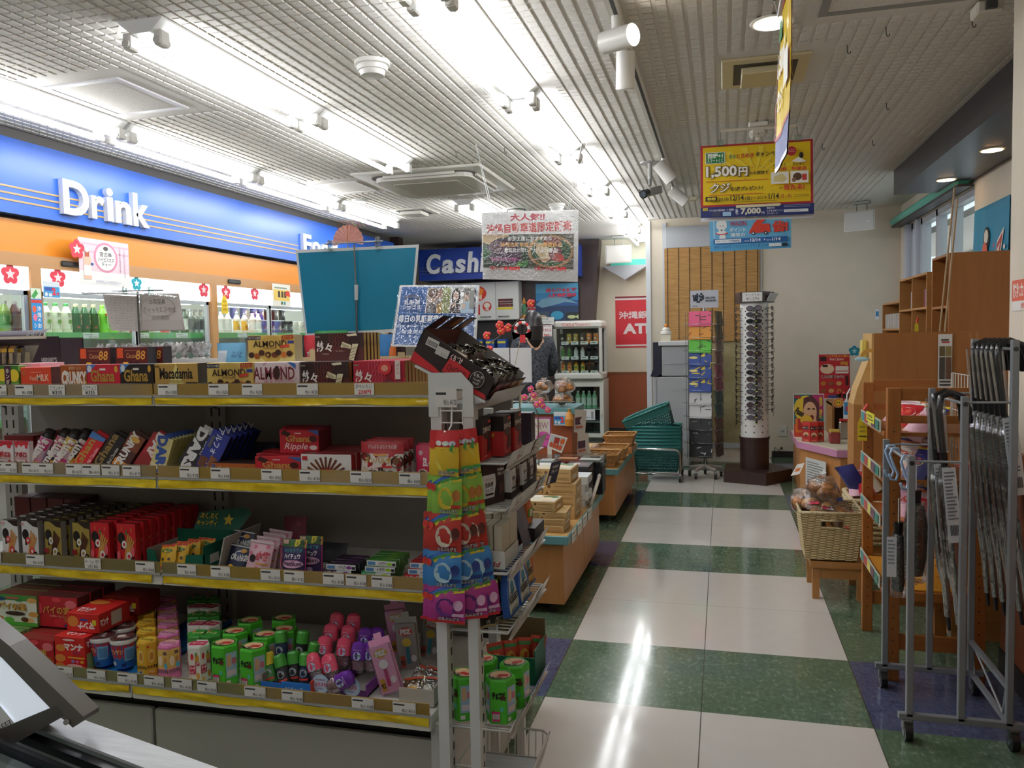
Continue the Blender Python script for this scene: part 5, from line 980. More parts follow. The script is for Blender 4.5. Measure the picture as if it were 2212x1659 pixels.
GP = pouchm(wpx(Y2, 773, 868, 990), .115, .03, '#b02028', gal)
for i in range(3):place('snack_pouch',GP,f'red and white chocolate pouch with black lower case lettering, {ORD[i]} of its row','pouch',820+12*i,1000,Y2+.005+.05*i,z2,rot=(-.08,0,0))
MG=pouchm(.09,.105,.04,'#c01f4a',[('t','BAKE',.3,.45,.98,.68,'#f3e6e6',.04),('e',.2,.8,.08,.07,'#e6c0c8',10),('e',.3,.25,.2,.14,'#e8dcc8',14),('e',.3,.25,.15,.1,'#6a3a1c',12),('t','しっとり',.45,.12,.9,.28,'#f3e6e6',0)])
for i in range(2):place('snack_pouch',MG,f'magenta baked chocolate pouch, {ORD[i]} beside the end post','pouch',925+4*i,1000,Y2+.01+.05*i,z2)
O('chocolate_packet',pouchm(.06,.03,.02,'#6a2230'),'small dark red packet lying before the magenta pouch','packet',loc=(X_(Y2,880,1015),Y2-.0+.01,z2+.005),rot=(-.9,.3,.1))
# ================================================================== third shelf
z3 = .7145; Y3 = 2.07
def toppo(base, ring1, ring2, stick, tipc, extra=()):
    return [('p',[(.35,1),(1,1),(1,.86),(.72,.88)],tipc),('e',.24,.68,.2,.13,'#1d1414',14),('r',.2,.42,.32,.6,'#1d1414')]+[('l',.36+.05*i,.12+.02*i,.62+.1*i,.78-.05*i,.0055,stick) for i in range(4)]+[('e',.4,.54,.13,.09,ring1,12),('e',.4,.54,.06,.04,base,10),('e',.64,.28,.15,.1,ring2,12),('r',.5,.04,.6,.3,ring2),('e',.64,.28,.07,.045,base,10),('e',.84,.2,.12,.08,'#2a1a16',12),('e',.84,.2,.05,.035,base,10)]+list(extra)
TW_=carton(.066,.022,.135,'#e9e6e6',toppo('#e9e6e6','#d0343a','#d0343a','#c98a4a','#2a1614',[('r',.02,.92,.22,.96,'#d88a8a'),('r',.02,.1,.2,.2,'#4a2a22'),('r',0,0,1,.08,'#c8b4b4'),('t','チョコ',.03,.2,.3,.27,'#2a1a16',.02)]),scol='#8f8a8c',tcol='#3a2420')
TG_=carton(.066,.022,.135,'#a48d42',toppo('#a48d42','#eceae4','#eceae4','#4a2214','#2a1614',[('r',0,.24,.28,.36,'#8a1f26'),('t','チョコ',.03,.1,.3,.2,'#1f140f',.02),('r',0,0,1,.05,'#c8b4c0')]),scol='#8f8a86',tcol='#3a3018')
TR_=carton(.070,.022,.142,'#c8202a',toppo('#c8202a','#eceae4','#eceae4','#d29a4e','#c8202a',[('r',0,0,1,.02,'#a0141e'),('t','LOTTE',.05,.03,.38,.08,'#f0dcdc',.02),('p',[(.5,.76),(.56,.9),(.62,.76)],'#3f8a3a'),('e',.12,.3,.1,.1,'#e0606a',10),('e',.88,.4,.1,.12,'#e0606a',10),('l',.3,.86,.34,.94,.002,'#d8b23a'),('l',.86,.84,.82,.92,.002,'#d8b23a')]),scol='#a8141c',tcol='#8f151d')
for ci,(px,me,nm) in enumerate(((20,TW_,'first white'),(63,TW_,'second white'),(107,TG_,'first gold'),(168,TG_,'second gold'),(214,TR_,'first red'),(271,TR_,'second red'))):
    for i in range(9):O('biscuit_stick_box',me,f'upright biscuit stick box, {ORD[i]} back in the {nm} column on the third shelf','box','biscuit stick boxes',loc=(X_(Y3,px,1170),Y3+(.014 if ci in (2,3) else .004)+.036*i,z3))
for i in range(4):O('biscuit_box',carton(.07,.09,.15,'#5a1a16',tcol='#4a1614'),f'tall dark red biscuit box at the back of the third shelf, {NTH[i]} of the row','box',loc=(-2.42+.075*i,2.35,z3))
# green counter display with yellow packs
t=E('display_box','dark green card display box with raised lid holding yellow sweet packs','display box',(X_(2.10,318,1210),2.10,z3));gx=lambda px:X_(2.10,px,1200)-t.location.x
GR = '#0d5a46'
b=MB();b.prism([(0,0),(gx(333),0),(gx(340),.012),(gx(400),.012),(gx(408),0),(gx(440),0),(gx(440),.05),(gx(402),.045),(gx(398),.014),(gx(340),.014),(gx(334),.055),(0,.058)],0,.003,GR,'y')
b.box(0,.003,0,gx(440),.15,.003,'#b5aa9c');b.box(gx(440)-.003,0,0,gx(440),.15,.075,GR);b.box(0,.003,0,.003,.15,.06,'#b5aa9c');b.box(0,.147,0,gx(440),.15,.09,GR);
face(b,(gx(408),0,0),(gx(440)-gx(408),0,0),(0,0,.048),[('r',.1,.1,.5,.4,'#e8c43a'),('r',.6,.1,.95,.4,'#d9d9d4')]);face(b,(gx(440),0,0),(0,.15,0),(0,0,.07),[('r',.2,.2,.5,.6,'#d8d4cc'),('p',[(.6,.5),(.8,.6),(.8,.9)],'#e0b83a')]);O('box_tray',b,parent=t)
b=MB();b.add([(gx(352),.15,.085),(gx(452),.15,.085),(gx(478),.17,.145),(gx(470),.172,.158),(gx(450),.173,.163),(gx(360),.17,.14)],[(0,1,2,3,4,5)],GR);b.add([(gx(352),.154,.085),(gx(452),.154,.085),(gx(478),.174,.145),(gx(470),.176,.158),(gx(450),.177,.163),(gx(360),.174,.14)],[(5,4,3,2,1,0)],'#b5aa9c')
f=face(b,(gx(356),.149,.088),(gx(455)-gx(356),0,0),(0,.019,.068));f.t('ぷくぷく',.08,.5,.5,.8,'#d9b93a',.04);f.t('キャンディ',.04,.2,.5,.46,'#d9b93a',.04);f.star(.75,.5,.3,'#d9b93a');O('box_lid',b,parent=t)
YP=pouchm(.058,.07,.02,'#e8b62a',[('r',0,.9,1,1,'#d8432a'),('e',.45,.72,.36,.1,'#3f7a34',12),('t','ぷくぷく',.2,.64,.74,.8,'#f2e6a0',.02),('e',.3,.35,.08,.07,'#2a1c14',8),('e',.7,.35,.08,.07,'#2a1c14',8),('r',0,0,1,.06,'#e04a7a')])
for i in range(6):O('sweet_packet',YP,f'yellow sweet packet, {ORD[i]} in the dark green display box','packet',loc=(X_(2.10,360,1200)+.008*i+.02*(i % 2),2.09+.02*i,z3+.007),rot=(-.35,.08*(i % 3-1),.15*(i % 2)))
b=MB();b.box(0,0,0,.004,.2,.11,'#b9b2a8');O('card_divider',b,'grey card divider leaning between the green display and the navy pouches','divider',loc=(X_(2.1,468,1200),2.1,z3),rot=(0,.25,0))
OR_=pouchm(.075,.085,.025,'#17203f',[('e',.6,.62,.28,.2,'#c8cad4',16),('e',.6,.62,.24,.16,'#2a3560',16),('t','ORANGE',.2,.44,.98,.66,'#eceae6',.04),('e',.3,.2,.14,.08,'#e8b83a',10),('e',.7,.8,.14,.08,'#d8a24a',10),('r',0,.93,1,.97,'#d8d4d0')])
for i in range(2):place('sweet_pouch',OR_,('dark navy orange candy pouch in front of another, beside the green display','dark navy orange candy pouch at the back, beside the pink pouches')[i],'pouch',503+8*i,1215,2.10+.06*i,z3+.03*i,rot=(-.35,.12,0))
PK=pouchm(.082,.10,.03,'#f0c4d0',[('e',.3,.8,.08,.06,'#e07a94',10),('e',.15,.6,.08,.06,'#e07a94',10),('e',.8,.85,.08,.06,'#e07a94',10),('e',.55,.16,.1,.07,'#d83a4a',10),('t','小梅',.42,.42,.95,.7,'#d0304a',.05),('e',.3,.46,.13,.12,'#1f1614',12),('r',.5,.3,.95,.34,'#e0a03a'),('r',0,.93,1,1,'#e8d0d8'),('r',.1,.0,.9,.05,'#e89ab0')])
for i in range(4):place('sweet_pouch',PK,f'pink plum candy pouch with red characters, {ORD[i]} of its row','pouch',548+14*i,1222,2.085+.045*i,z3+.004,rot=(-.28,.10,0))
O('sweet_pouch',pouchm(.085,.12,.03,'#8a3a4a',[('e',.7,.8,.1,.06,'#c05a6a',10)]),'deep rose candy pouch at the back of the plum candy row','pouch',loc=(X_(2.3,625,1190),2.32,z3+.004),rot=(-.1,0,0))
HC=pouchm(.082,.112,.03,'#3a2458',[('r',0,.8,1,1,'#3f6a34'),('p',[(.55,.82),(1,.78),(1,1),(.56,1)],'#e6d83a'),('t','赤ぶどう',.62,.86,.96,.95,'#3a2448',.02),('r',.05,.88,.3,.98,'#e0b4a0'),('t','もちもち食感',.14,.66,.9,.78,'#3fa0a8',.03),('t','ハイチュウ',.18,.5,.84,.64,'#f4f0f4',.05),('e',.5,.37,.44,.11,'#e9b8d8',18),('t','Premium',.12,.32,.88,.44,'#2a1a3a',.02),('e',.36,.14,.12,.07,'#e6c6e0',12),('e',.6,.14,.12,.07,'#e6c6e0',12),('r',.3,.12,.66,.2,'#e6c6e0'),('e',.82,.04,.1,.05,'#d8e06a',10),('l',.0,0,.0,1,.002,'#c0306a'),('l',1,0,1,1,.002,'#c0306a')])
for i in range(2):place('sweet_pouch',HC,f'purple grape chew pouch with green top, {ORD[i]} of its pair','pouch',629+36*i,1225,2.075+.045*i,z3+.003,rot=(-.1,0,0))
O('black_packet',pouchm(.10,.06,.02,'#1d1c22'),'black packet end sticking out behind the purple grape pouches','packet',loc=(X_(2.26,712,1190),2.26,z3+.004),rot=(-.4,0,0))
def chew(c1,c2,txt):return carton(.075,.022,.016,c1,front=[('r',.5,0,1,1,'#e9ecee'),('t',txt,.06,.12,.5,.9,'#f3f3f3',.05,.15),('e',.8,.5,.1,.36,c2,10)],top=[('r',.5,0,1,1,'#dfe3e8'),('t',txt,.06,.1,.5,.9,'#f3f3f3',.05,.15)],side=[('r',.1,.1,.9,.9,'#d8dce2')])
def chewend(c1,c2):return carton(.022,.078,.016,'#eef0f2',front=[],top=[('r',0,0,1,1,c1)],side=[('r',.05,0,.4,1,'#dfe8f0'),('r',.1,.2,.36,.8,'#5a8ac0'),('t','ハイチュウ',.45,.15,.75,.85,'#3a3a4a',.02),('e',.85,.5,.08,.36,c2,10)])
for nm,c1,c2,x0,nrow,nst,txt,dark in (('grape purple','#3a1f3c','#8a4a90',722,4,3,'ハイチュウ','#2a1830'),('mint green','#3fae8a','#a9d83a',806,4,4,'ハイモドウ','#3a7a2a'),('red','#c8202c','#e86a7a',900,4,4,'ハイチュウ','#a0141e')):
    mA=carton(.092,.024,.0165,c1,front=[('r',.48,0,1,1,'#e6ecea'),('t',txt,.04,.12,.46,.9,'#f1f1f1',.05,.15),('e',.8,.5,.12,.36,c2,10)],top=[('r',.0,0,1,1,dark),('r',.5,.0,1,1,'#dfe5e4'),('t',txt,.06,.2,.46,.85,'#f3f3f3',.05,.15)],scol=dark)
    mB=carton(.092,.024,.0165,'#eef0f2',front=[('r',.04,.2,.3,.8,'#5a8ac0'),('t',txt,.4,.18,.66,.85,'#3a3a4a',.03,.2),('e',.78,.5,.1,.3,c2,10),('r',.88,.2,.98,.7,'#2a2a3a')],top=[('r',0,0,1,1,dark),('l',.5,0,.9,1,.004,c2)],scol=dark)
    for s_ in range(nst):
        for r_ in range(nrow):
            O('chew_stick',mA if s_<2 else mB,f'{nm} chew candy stick, {NTH[s_]} layer from below, {ORD[r_]} back in its stack','candy stick',f'{nm} chew sticks',loc=(X_(Y3,x0,1230)+.004*s_+(.0 if s_<2 else .008),Y3+.006+.026*r_+.002*s_,z3+.017*s_),rz=.02*((s_*7+r_*3) % 5-2))
# ================================================================== bottom shelf
z4 = .4345; Y4 = 1.925
pie=lambda bg,c2:[('r',0,0,1,.16,c2),('t','パイの実',.1,.5,.8,.74,'#d9a03a',.06),('t','パイの実',.1,.5,.8,.74,'#f0d27a',.015)]
piew=[('r',0,.0,1,.12,'#4fa63a'),('r',0,.82,1,1,'#4f8a3a')]+[('e',x,y,.12,.09,c,10) for x,y,c in ((.1,.2,'#c0803a'),(.9,.85,'#d8a45a'),(.92,.4,'#d0954a'),(.82,.2,'#e0b878'),(.15,.9,'#3a8a3a'),(.6,.88,'#3a8a3a'),(.35,.18,'#5fae3a'))]+[('e',.72,.22,.09,.08,'#5a2a16',10),('e',.5,.4,.24,.07,'#3a2018',14),('r',.3,.88,.6,.93,'#c8505a'),('e',.1,.86,.2,.07,'#24406a',12),('t','パイの実',.1,.5,.78,.76,'#8a5a1a',.07),('t','パイの実',.1,.5,.78,.76,'#e0b04a',.01)]
pier=[('e',.3,.2,.2,.16,'#b01824',12),('e',.55,.16,.16,.14,'#c02834',12),('e',.82,.3,.16,.16,'#a8602a',12),('e',.84,.78,.14,.14,'#e0707a',12),('e',.05,.6,.1,.2,'#d8444e',10),('e',.5,.9,.12,.08,'#d8444e',10),('t','パイの実',.16,.44,.82,.7,'#8a3a1a',.07),('t','パイの実',.16,.44,.82,.7,'#e3b44e',.01),('t','甘熟いちご',.32,.34,.68,.41,'#f0c8b8',0),('r',.68,.05,.94,.13,'#2f3f7a')]
def pcart(nm, p0, p1, py, y, z, h, d, col, lab, n=1, dy=0, **kw):
    w = wpx(y, p0, p1, py); me = carton(w*.98, d, h, col, **kw)
    for i in range(n):O(nm,me,lab if n==1 else lab.replace('{}',ORD[i]),'box',loc=(X_(y,(p0+p1)/2,py),y+dy*i,z))
hb = .098
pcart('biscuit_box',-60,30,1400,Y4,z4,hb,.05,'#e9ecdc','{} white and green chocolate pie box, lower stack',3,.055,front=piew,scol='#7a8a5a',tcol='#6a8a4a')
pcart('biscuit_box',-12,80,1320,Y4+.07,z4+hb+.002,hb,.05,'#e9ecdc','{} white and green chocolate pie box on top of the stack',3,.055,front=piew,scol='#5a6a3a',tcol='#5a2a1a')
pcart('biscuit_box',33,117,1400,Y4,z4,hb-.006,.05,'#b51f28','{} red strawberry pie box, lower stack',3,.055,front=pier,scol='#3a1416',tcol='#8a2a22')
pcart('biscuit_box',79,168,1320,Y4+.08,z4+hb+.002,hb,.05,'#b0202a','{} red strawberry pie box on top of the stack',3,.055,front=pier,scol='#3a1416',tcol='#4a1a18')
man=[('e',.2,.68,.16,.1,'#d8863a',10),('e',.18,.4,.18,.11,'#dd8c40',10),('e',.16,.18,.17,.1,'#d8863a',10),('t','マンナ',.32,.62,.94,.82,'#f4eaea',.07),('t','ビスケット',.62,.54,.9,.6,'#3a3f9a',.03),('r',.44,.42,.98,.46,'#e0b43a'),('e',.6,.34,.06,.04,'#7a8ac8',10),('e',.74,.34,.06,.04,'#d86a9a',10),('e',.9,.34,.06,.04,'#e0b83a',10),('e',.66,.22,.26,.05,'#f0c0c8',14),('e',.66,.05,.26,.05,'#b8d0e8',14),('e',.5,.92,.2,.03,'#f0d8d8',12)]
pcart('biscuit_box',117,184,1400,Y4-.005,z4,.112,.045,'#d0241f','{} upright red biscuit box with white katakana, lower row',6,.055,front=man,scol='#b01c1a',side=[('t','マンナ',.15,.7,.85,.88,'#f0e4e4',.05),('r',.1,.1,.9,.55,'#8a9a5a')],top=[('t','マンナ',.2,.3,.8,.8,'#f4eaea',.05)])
manu=[('e',.2,.55,.17,.3,'#d8863a',10),('t','マンナ',.34,.18,.86,.58,'#f4eaea',.07,0,180),('r',.42,.62,.66,.72,'#3a3f9a'),('r',.8,.4,.92,.7,'#d8c83a')]
pcart('biscuit_box',142,213,1325,Y4+.03,z4+.114,.058,.13,'#c8221e','red biscuit box lying on top of the upright red ones',front=manu,scol='#a81a18',side=[('t','マンナ',.04,.3,.3,.7,'#f0e4e4',.05),('r',.38,.15,.72,.85,'#b8a89a')],top=[('t','マンナ',.12,.1,.6,.4,'#f4eaea',.06),('e',.3,.75,.3,.14,'#d8863a',12)])
pcart('biscuit_box',225,300,1300,Y4+.19,z4+.114,.058,.10,'#7a1a16','darker red biscuit box lying at the back of the red stack',front=manu,scol='#6a1412')
def cupm(seed):
    b=MB();b.lathe([(.026,0),(.036,.075),(.038,.078),(.038,.086),(.034,.087)],'#2f6fb8/s',n=24,ks=['#2f6fb8/s','#e6e2dc','#ece8e2/s','#ece8e2/s'])
    b.lathe([(.0,.0895),(.036,.0885),(.037,.087)],'#c9c4c8/m',n=24);f=face(b,(-.034,-.034,.0895),(.068,0,0),(0,.068,0));f.e(.5,.5,.4,.4,'#5a2a2a',16);f.e(.4,.6,.2,.14,'#e6d8d0',10);f.t('ヤンヤン',.25,.3,.8,.5,'#f0ece8',.04)
    g=F(b,lambda u,v,n:((.0265+.0095*v+n)*math.sin((u-.5)*2.8),-(.0265+.0095*v+n)*math.cos((u-.5)*2.8),.004+.07*v),.09,.07,.0006,6)
    g.r(.0,.42,1,1,'#c0303c');g.p([(0,.42),(.5,.3),(.5,.42)],'#c0303c');g.t('ヤンヤン',.2,.6,.62,.84,'#e9c07a',.05);g.e(.3,.2,.08,.1,'#e6e4e0',10);g.r(.55,.05,.7,.2,'#2a2f6a');g.r(.66,.3,.96,.9,'#7ab0d8');g.r(.7,.38,.92,.8,'#5a90c0');return b.mesh('snack_cup')
cm = cupm(1)
for r_ in range(5):
    for c_,px in enumerate((226,270)):place('snack_cup',cm,f'blue and red chocolate dip cup with foil lid, {ORD[r_]} back in the {("first", "second")[c_]} column','snack cup',px,1450,Y4+.045+.082*r_,z4+.016,rz=.5*c_-.2,group='chocolate dip cups')
b=MB();xa,xb=X_(Y4,192,1450),X_(Y4,300,1455);b.box(xa,Y4,z4,xb,Y4+.46,z4+.004,'#1f7fc8');b.box(xa,Y4,z4,xb,Y4+.004,z4+.014,'#2a8ad2');b.box(xb-.004,Y4,z4,xb,Y4+.46,z4+.02,'#1f78be');O('blue_tray',b,'bright blue card tray under the chocolate dip cups','tray')
def hexo(*o): return list(o)
HXY=hexm(.031,.105,'#e0ae32',[('r',0,0,1,.1,'#d8963a'),('e',.3,.08,.16,.05,'#b5783a',10),('t','パックンチョ',.02,.24,.98,.36,'#2a1a14',.05),('t','チョコ',.3,.12,.7,.2,'#f0e0b0',.03),('e',.5,.62,.3,.2,'#f0d27a',14),('e',.5,.62,.2,.13,'#c98a3a',12),('r',.1,.88,.3,.94,'#c8302e')],[('e',.5,.5,.4,.4,'#f0cf4a',14),('t','パックンチョ',.1,.3,.9,.6,'#4a2a14',.04)])
HXP=hexm(.034,.100,'#e07ab0',[('r',0,.35,1,.95,'#eac063'),('t','パックンチョ',.02,.2,.98,.33,'#1f5a3a',.05),('t','イチゴ',.3,.05,.7,.14,'#f0b8c8',.03),('t','300',.55,.78,.9,.9,'#3a2a5a',.04),('e',.75,.62,.14,.1,'#c98f4a',12),('e',.8,.45,.16,.1,'#4fb0d0',12),('e',.32,.6,.22,.16,'#f4dfc0',12)],[('e',.5,.5,.45,.45,'#f0a8cc',14),('t','パックンチョ',.1,.3,.9,.6,'#8a2a5a',.04),('r',.2,.66,.8,.74,'#e8d23a')],)
HXK=hexm(.034,.105,'#eceadf',[('e',.3,.75,.14,.1,'#d8343a',10),('r',.05,.25,.6,.5,'#c02a4a'),('t','マーチ',.1,.36,.55,.48,'#f3e6e6',.05),('t','いちご',.12,.27,.5,.34,'#f3e6e6',.03),('e',.75,.7,.18,.14,'#d89a3a',12),('e',.8,.2,.16,.1,'#d8a04a',12),('r',.6,.5,.98,.62,'#b52a3a'),('t','コアラ',.64,.52,.96,.61,'#f3e6e6',.03),('p',[(.6,.85),(.8,.92),(.7,.75)],'#3f8a3a'),('e',.2,.1,.14,.06,'#e8b83a',10)],[('r',.1,.2,.9,.8,'#d03a6a'),('t','マーチ',.2,.36,.8,.62,'#f0e0a0',.05),('e',.2,.8,.1,.08,'#3f8a3a',8)])
HXG=hexm(.034,.105,'#3f8f3a',[('e',.5,.5,.3,.2,'#e0a83a',12),('t','コアラ',.15,.7,.85,.85,'#f0e6c0',.05)],[('e',.5,.5,.42,.42,'#3f9a3a',14),('t','マーチ',.2,.36,.8,.62,'#f0e0a0',.05),('e',.25,.7,.1,.08,'#e8923a',8)])
chs=[('star',.18,.26,.08,'#4a2414'),('star',.34,.12,.05,'#4a2414'),('t','チョコビ',.1,.58,.95,.78,'#121712',.09),('e',.5,.38,.26,.12,'#e9e6e0',14),('r',.1,.06,.6,.3,'#d02f78'),('r',.14,.12,.56,.24,'#f1eeea'),('star',.82,.64,.1,'#5a2a18')]+[('l',.14+.07*i,.12,.14+.07*i,.24,.0015,'#8a8a86') for i in range(1,6)]
chs[3] = ('e', .72, .36, .12, .06, '#57bfb0', 12)
chb=[('r',.12,.2,.9,.86,'#a9c4d8'),('r',.2,.5,.5,.8,'#e0b48a'),('r',.55,.55,.85,.7,'#d87a8a'),('r',.18,.26,.84,.4,'#e9d8dc'),('r',.1,.05,.4,.15,'#e9e6dc')]
chl=[('e',.5,.5,.42,.42,'#3f3a34',16),('e',.5,.5,.38,.36,'#f0c89a',16),('p',[(.4,.3),(.8,.38),(.78,.6),(.45,.52)],'#cf2f28'),('t','チョコビ',.1,.08,.62,.3,'#151a14',.06)]
HXC = hexm(.041, .115, '#4db82e', chs, chl, chb)
HXC2=hexm(.041,.115,'#46aa2a',[('r',.1,.4,.9,.9,'#3a9422'),('r',.15,.05,.6,.3,'#d9dcd6')]+[('r',.14,.46+.05*i,.8,.475+.05*i,'#2f7a1c') for i in range(8)],chl,chb)
def hexcol(me, px, n, dx, lab, grp, y0=Y4+.04, dy=.068, rz=0): 
    for i in range(n):place('snack_pack',me,lab.replace('{}',ORD[i]),'snack pack',px+dx*i,1470,y0+dy*i,z4+.001,rz=rz,group=grp)
hexcol(HXY,322,6,0,'yellow hexagonal chocolate snack pack, {} back in its column','hexagonal snack packs');hexcol(HXP,369,6,0,'pink hexagonal chocolate snack pack, {} back in its column','hexagonal snack packs',dy=.073)
for i in range(6):place('snack_pack',HXK if i % 2==0 else HXG,f'white and green leaf hexagonal snack pack, {ORD[i]} back in its column','snack pack',432,1470,Y4+.045+.072*i,z4+.001,rz=.2,group='hexagonal snack packs')
for i in range(5):place('snack_pack',HXK if i % 2 else HXG,f'second column leaf printed hexagonal snack pack, {ORD[i]} back','snack pack',461,1470,Y4+.125+.072*i,z4+.001,rz=-.1,group='hexagonal snack packs')
for i,(px,dy,me,rz,lab) in enumerate(((489,.045,HXC,.0,'tall green hexagonal snack pack, first at the shelf edge'),(551,.04,HXC,-.1,'tall green hexagonal snack pack, second at the shelf edge'),(512,.135,HXC,.1,'tall green hexagonal snack pack behind the two at the shelf edge'),(578,.13,HXC2,.15,'tall green hexagonal snack pack showing its ingredient side'),(618,.18,HXC,-.3,'tall green hexagonal snack pack behind the ingredient side one'),(545,.225,HXC,.1,'tall green hexagonal snack pack at the back of the green group'),(618,.265,HXC,0,'dim green hexagonal snack pack standing deepest on the shelf'))):
    place('snack_pack', me, lab, 'snack pack', px, 1470, Y4+dy, z4+.001, rz=rz, group='green hexagonal packs')
# toys and dispensers
t=E('toy_tray','blue card tray of small candy tubes on the bottom shelf','tray',(X_(Y4,562,1490),Y4+.004,z4));wA=wpx(Y4,562,668,1490)
b=MB();b.box(0,0,0,wA*.42,.003,.03,'#2a6fc4');b.box(wA*.42,0,0,wA,.003,.036,'#2a78d0');b.box(0,.003,0,wA,.16,.004,'#9a958c');b.box(wA-.003,.003,0,wA,.16,.04,'#c83a24');b.box(0,.003,0,.003,.16,.05,'#9a958c');face(b,(wA*.45,0,.004),(wA*.5,0,0),(0,0,.028),[('t','ミニチューブ',.1,.3,.8,.7,'#e9eef4',.02)]);O('tray_front',b,parent=t)
TT = []
for c1, c2 in (('#3f8f34', '#24262a'), ('#4a9a3a', '#1d2c4a'), ('#e0c43a', '#3a7a3a')):
    b=MB();b.lathe([(.017,0),(.017,.045),(.0185,.046),(.0185,.075),(.015,.08),(0,.081)],c1+'/s',n=14,ks=[c2,c2,c1+'/s',c1+'/s',c1+'/s']);g=F(b,lambda u,v,n:((.0172+n)*math.sin((u-.5)*2.4),-(.0172+n)*math.cos((u-.5)*2.4),.004+.04*v),.04,.04,.0005,4);g.e(.5,.55,.3,.28,'#9aa0a6',12);g.r(.1,.05,.9,.18,'#c8382a');TT.append(b.mesh('candy_tube'))
for i,(px,dz,dy,ry,k) in enumerate(((590,.012,.035,-.35,2),(618,.012,.03,-.40,0),(640,.014,.05,-.2,0),(660,.012,.05,-.05,1),(612,.05,.10,-.15,1),(650,.05,.11,.1,0),(672,.02,.11,.15,1))):place('candy_tube',TT[k],f'{NTH[i]} green capped candy tube in the blue card tray','candy tube',px,1480,Y4+dy+.01,z4+dz+.004,rot=(-.2,ry,0))
def pillm(c, lab): 
    b=MB();b.T=Matrix.Diagonal((1,.62,1,1));b.lathe([(0,0),(.014,.003),(.021,.012),(.023,.03),(.023,.042)],'foggyfilm',n=18);b.lathe([(.0235,.04),(.0235,.07),(.02,.083),(.010,.089),(0,.09)],c+'/g',n=18);b.lathe([(0,.004),(.017,.012),(.018,.034)],'#d8a0b0',n=12);b.T=None
    g=F(b,lambda u,v,n:((.0236+n)*math.sin((u-.5)*1.8),-(.0236+n)*.62*math.cos((u-.5)*1.8),.04+.035*v),.042,.035,.0006,4);g.c(.5,.32,.34,'#b9d0e8');g.t('ぷちぷち',.24,.22,.76,.45,lab,.04);g.t('ネイチャー',.2,.72,.8,.84,'#f0d8e4',.02);return b.mesh('candy_dispenser')
PP, PV = pillm('#e0526e', '#c03a6a'), pillm('#6a2f9a', '#3a5a3a')
for i,(px,py,dy,dz,ry,rx) in enumerate(((700,1480,.13,.03,0,-.2),(742,1480,.13,.03,0,-.2),(714,1480,.19,.045,0,-.2),(752,1480,.19,.045,0,-.2),(728,1480,.245,.06,0,-.2),(764,1480,.245,.06,0,-.2),(690,1490,.05,.016,-.42,-.25),(722,1490,.05,.016,-.35,-.25))):
    place('candy_dispenser',PP,f'{NTH[i]} pink capsule candy dispenser on the bottom shelf','candy dispenser',px,py,Y4+dy,z4+dz,rot=(rx,ry,0),group='pink candy dispensers')
for i,(px,dy,dz,ry,rx) in enumerate(((774,.11,.03,0,-.2),(800,.12,.03,0,-.2),(790,.18,.045,0,-.2),(812,.19,.045,.05,-.2),(708,.018,.012,1.05,0))):
    place('candy_dispenser',PV,f'{NTH[i]} purple capsule candy dispenser on the bottom shelf','candy dispenser',px,1490,Y4+dy,z4+dz+(.01 if i==4 else 0),rot=(rx,ry,0),group='purple candy dispensers')
for i, px in enumerate((692, 758)):
    b=MB();x0=X_(Y4+.03,px-24,1490);w=wpx(Y4,px-24,px+34,1490);b.box(0,0,0,w,.003,.02,'#5a2a6a' if i else '#6a3a2a');b.box(0,.003,0,w,.2,.004,'#9a958c');b.box(w-.003,.003,0,w,.2,.035,'#7a2f9a');b.cyl((w*.45,-.002,.028),(w*.45,0,.028),.027,.027,'#a9c8e6',24);f=face(b,(w*.45-.024,-.0022,.004),(.048,0,0),(0,0,.048));f.e(.5,.5,.48,.48,'#c8dcf0',20);f.t('ぷちぷち',.14,.36,.86,.62,'#c84a7a',.04);f.t('CANDY',.3,.2,.7,.3,'#3a5a9a',.02);f.t('SHAKE',.2,.72,.8,.82,'#8a4a8a',.02)
    O('dispenser_tray',b,('card tray with a round light blue badge under the pink dispensers','card tray with a round light blue badge under the purple dispensers')[i],'tray',loc=(x0,Y4+.03,z4))
def blister(card, c2, toy, seed):
    b=MB();b.box(-.034,.012,0,.034,.014,.15,card);b.box(-.034,.0,.0,.034,.012,.135,'film',.004);b.box(-.03,.003,.003,.03,.0118,.132,card);f=face(b,(-.03,.0028,.004),(.06,0,0),(0,0,.126));f.e(.5,.84,.36,.1,c2,14);f.t('PEZ',.22,.78,.78,.9,'#e8e4e0',.08);f.e(.5,.6,.24,.1,toy,12);f.r(.42,.12,.6,.5,'#b52a6a' if seed==0 else '#2f8a9a');f.r(.1,.04,.34,.3,c2);f.t('PEZ',.1,.1,.34,.2,'#2a2a2a',.04);f.e(.8,.24,.14,.08,'#efe6ea',10)
    b.box(-.012, .0125, .15, .012, .0135, .165, card); return b.mesh('blister_pack')
B1, B2 = blister('#e6a0c4', '#d8a23a', '#f0ecec', 0), blister('#9a968e', '#c04a34', '#e0c04a', 1)
place('blister_pack',B1,'pink blister pack with a sweet dispenser leaning on the bottom shelf','blister pack',846,1510,Y4+.05,z4+.012,rot=(-.15,-.36,0));place('blister_pack',B2,'grey and yellow blister pack behind the pink one','blister pack',886,1490,Y4+.16,z4+.03,rot=(-.12,-.15,0));place('blister_pack',B1,'pink blister pack half hidden behind the grey and yellow one','blister pack',868,1490,Y4+.24,z4+.04,rot=(-.1,-.2,0));place('blister_pack',B2,'grey blister pack standing at the back by the end post','blister pack',925,1470,Y4+.26,z4+.02,rot=(-.1,.1,0))
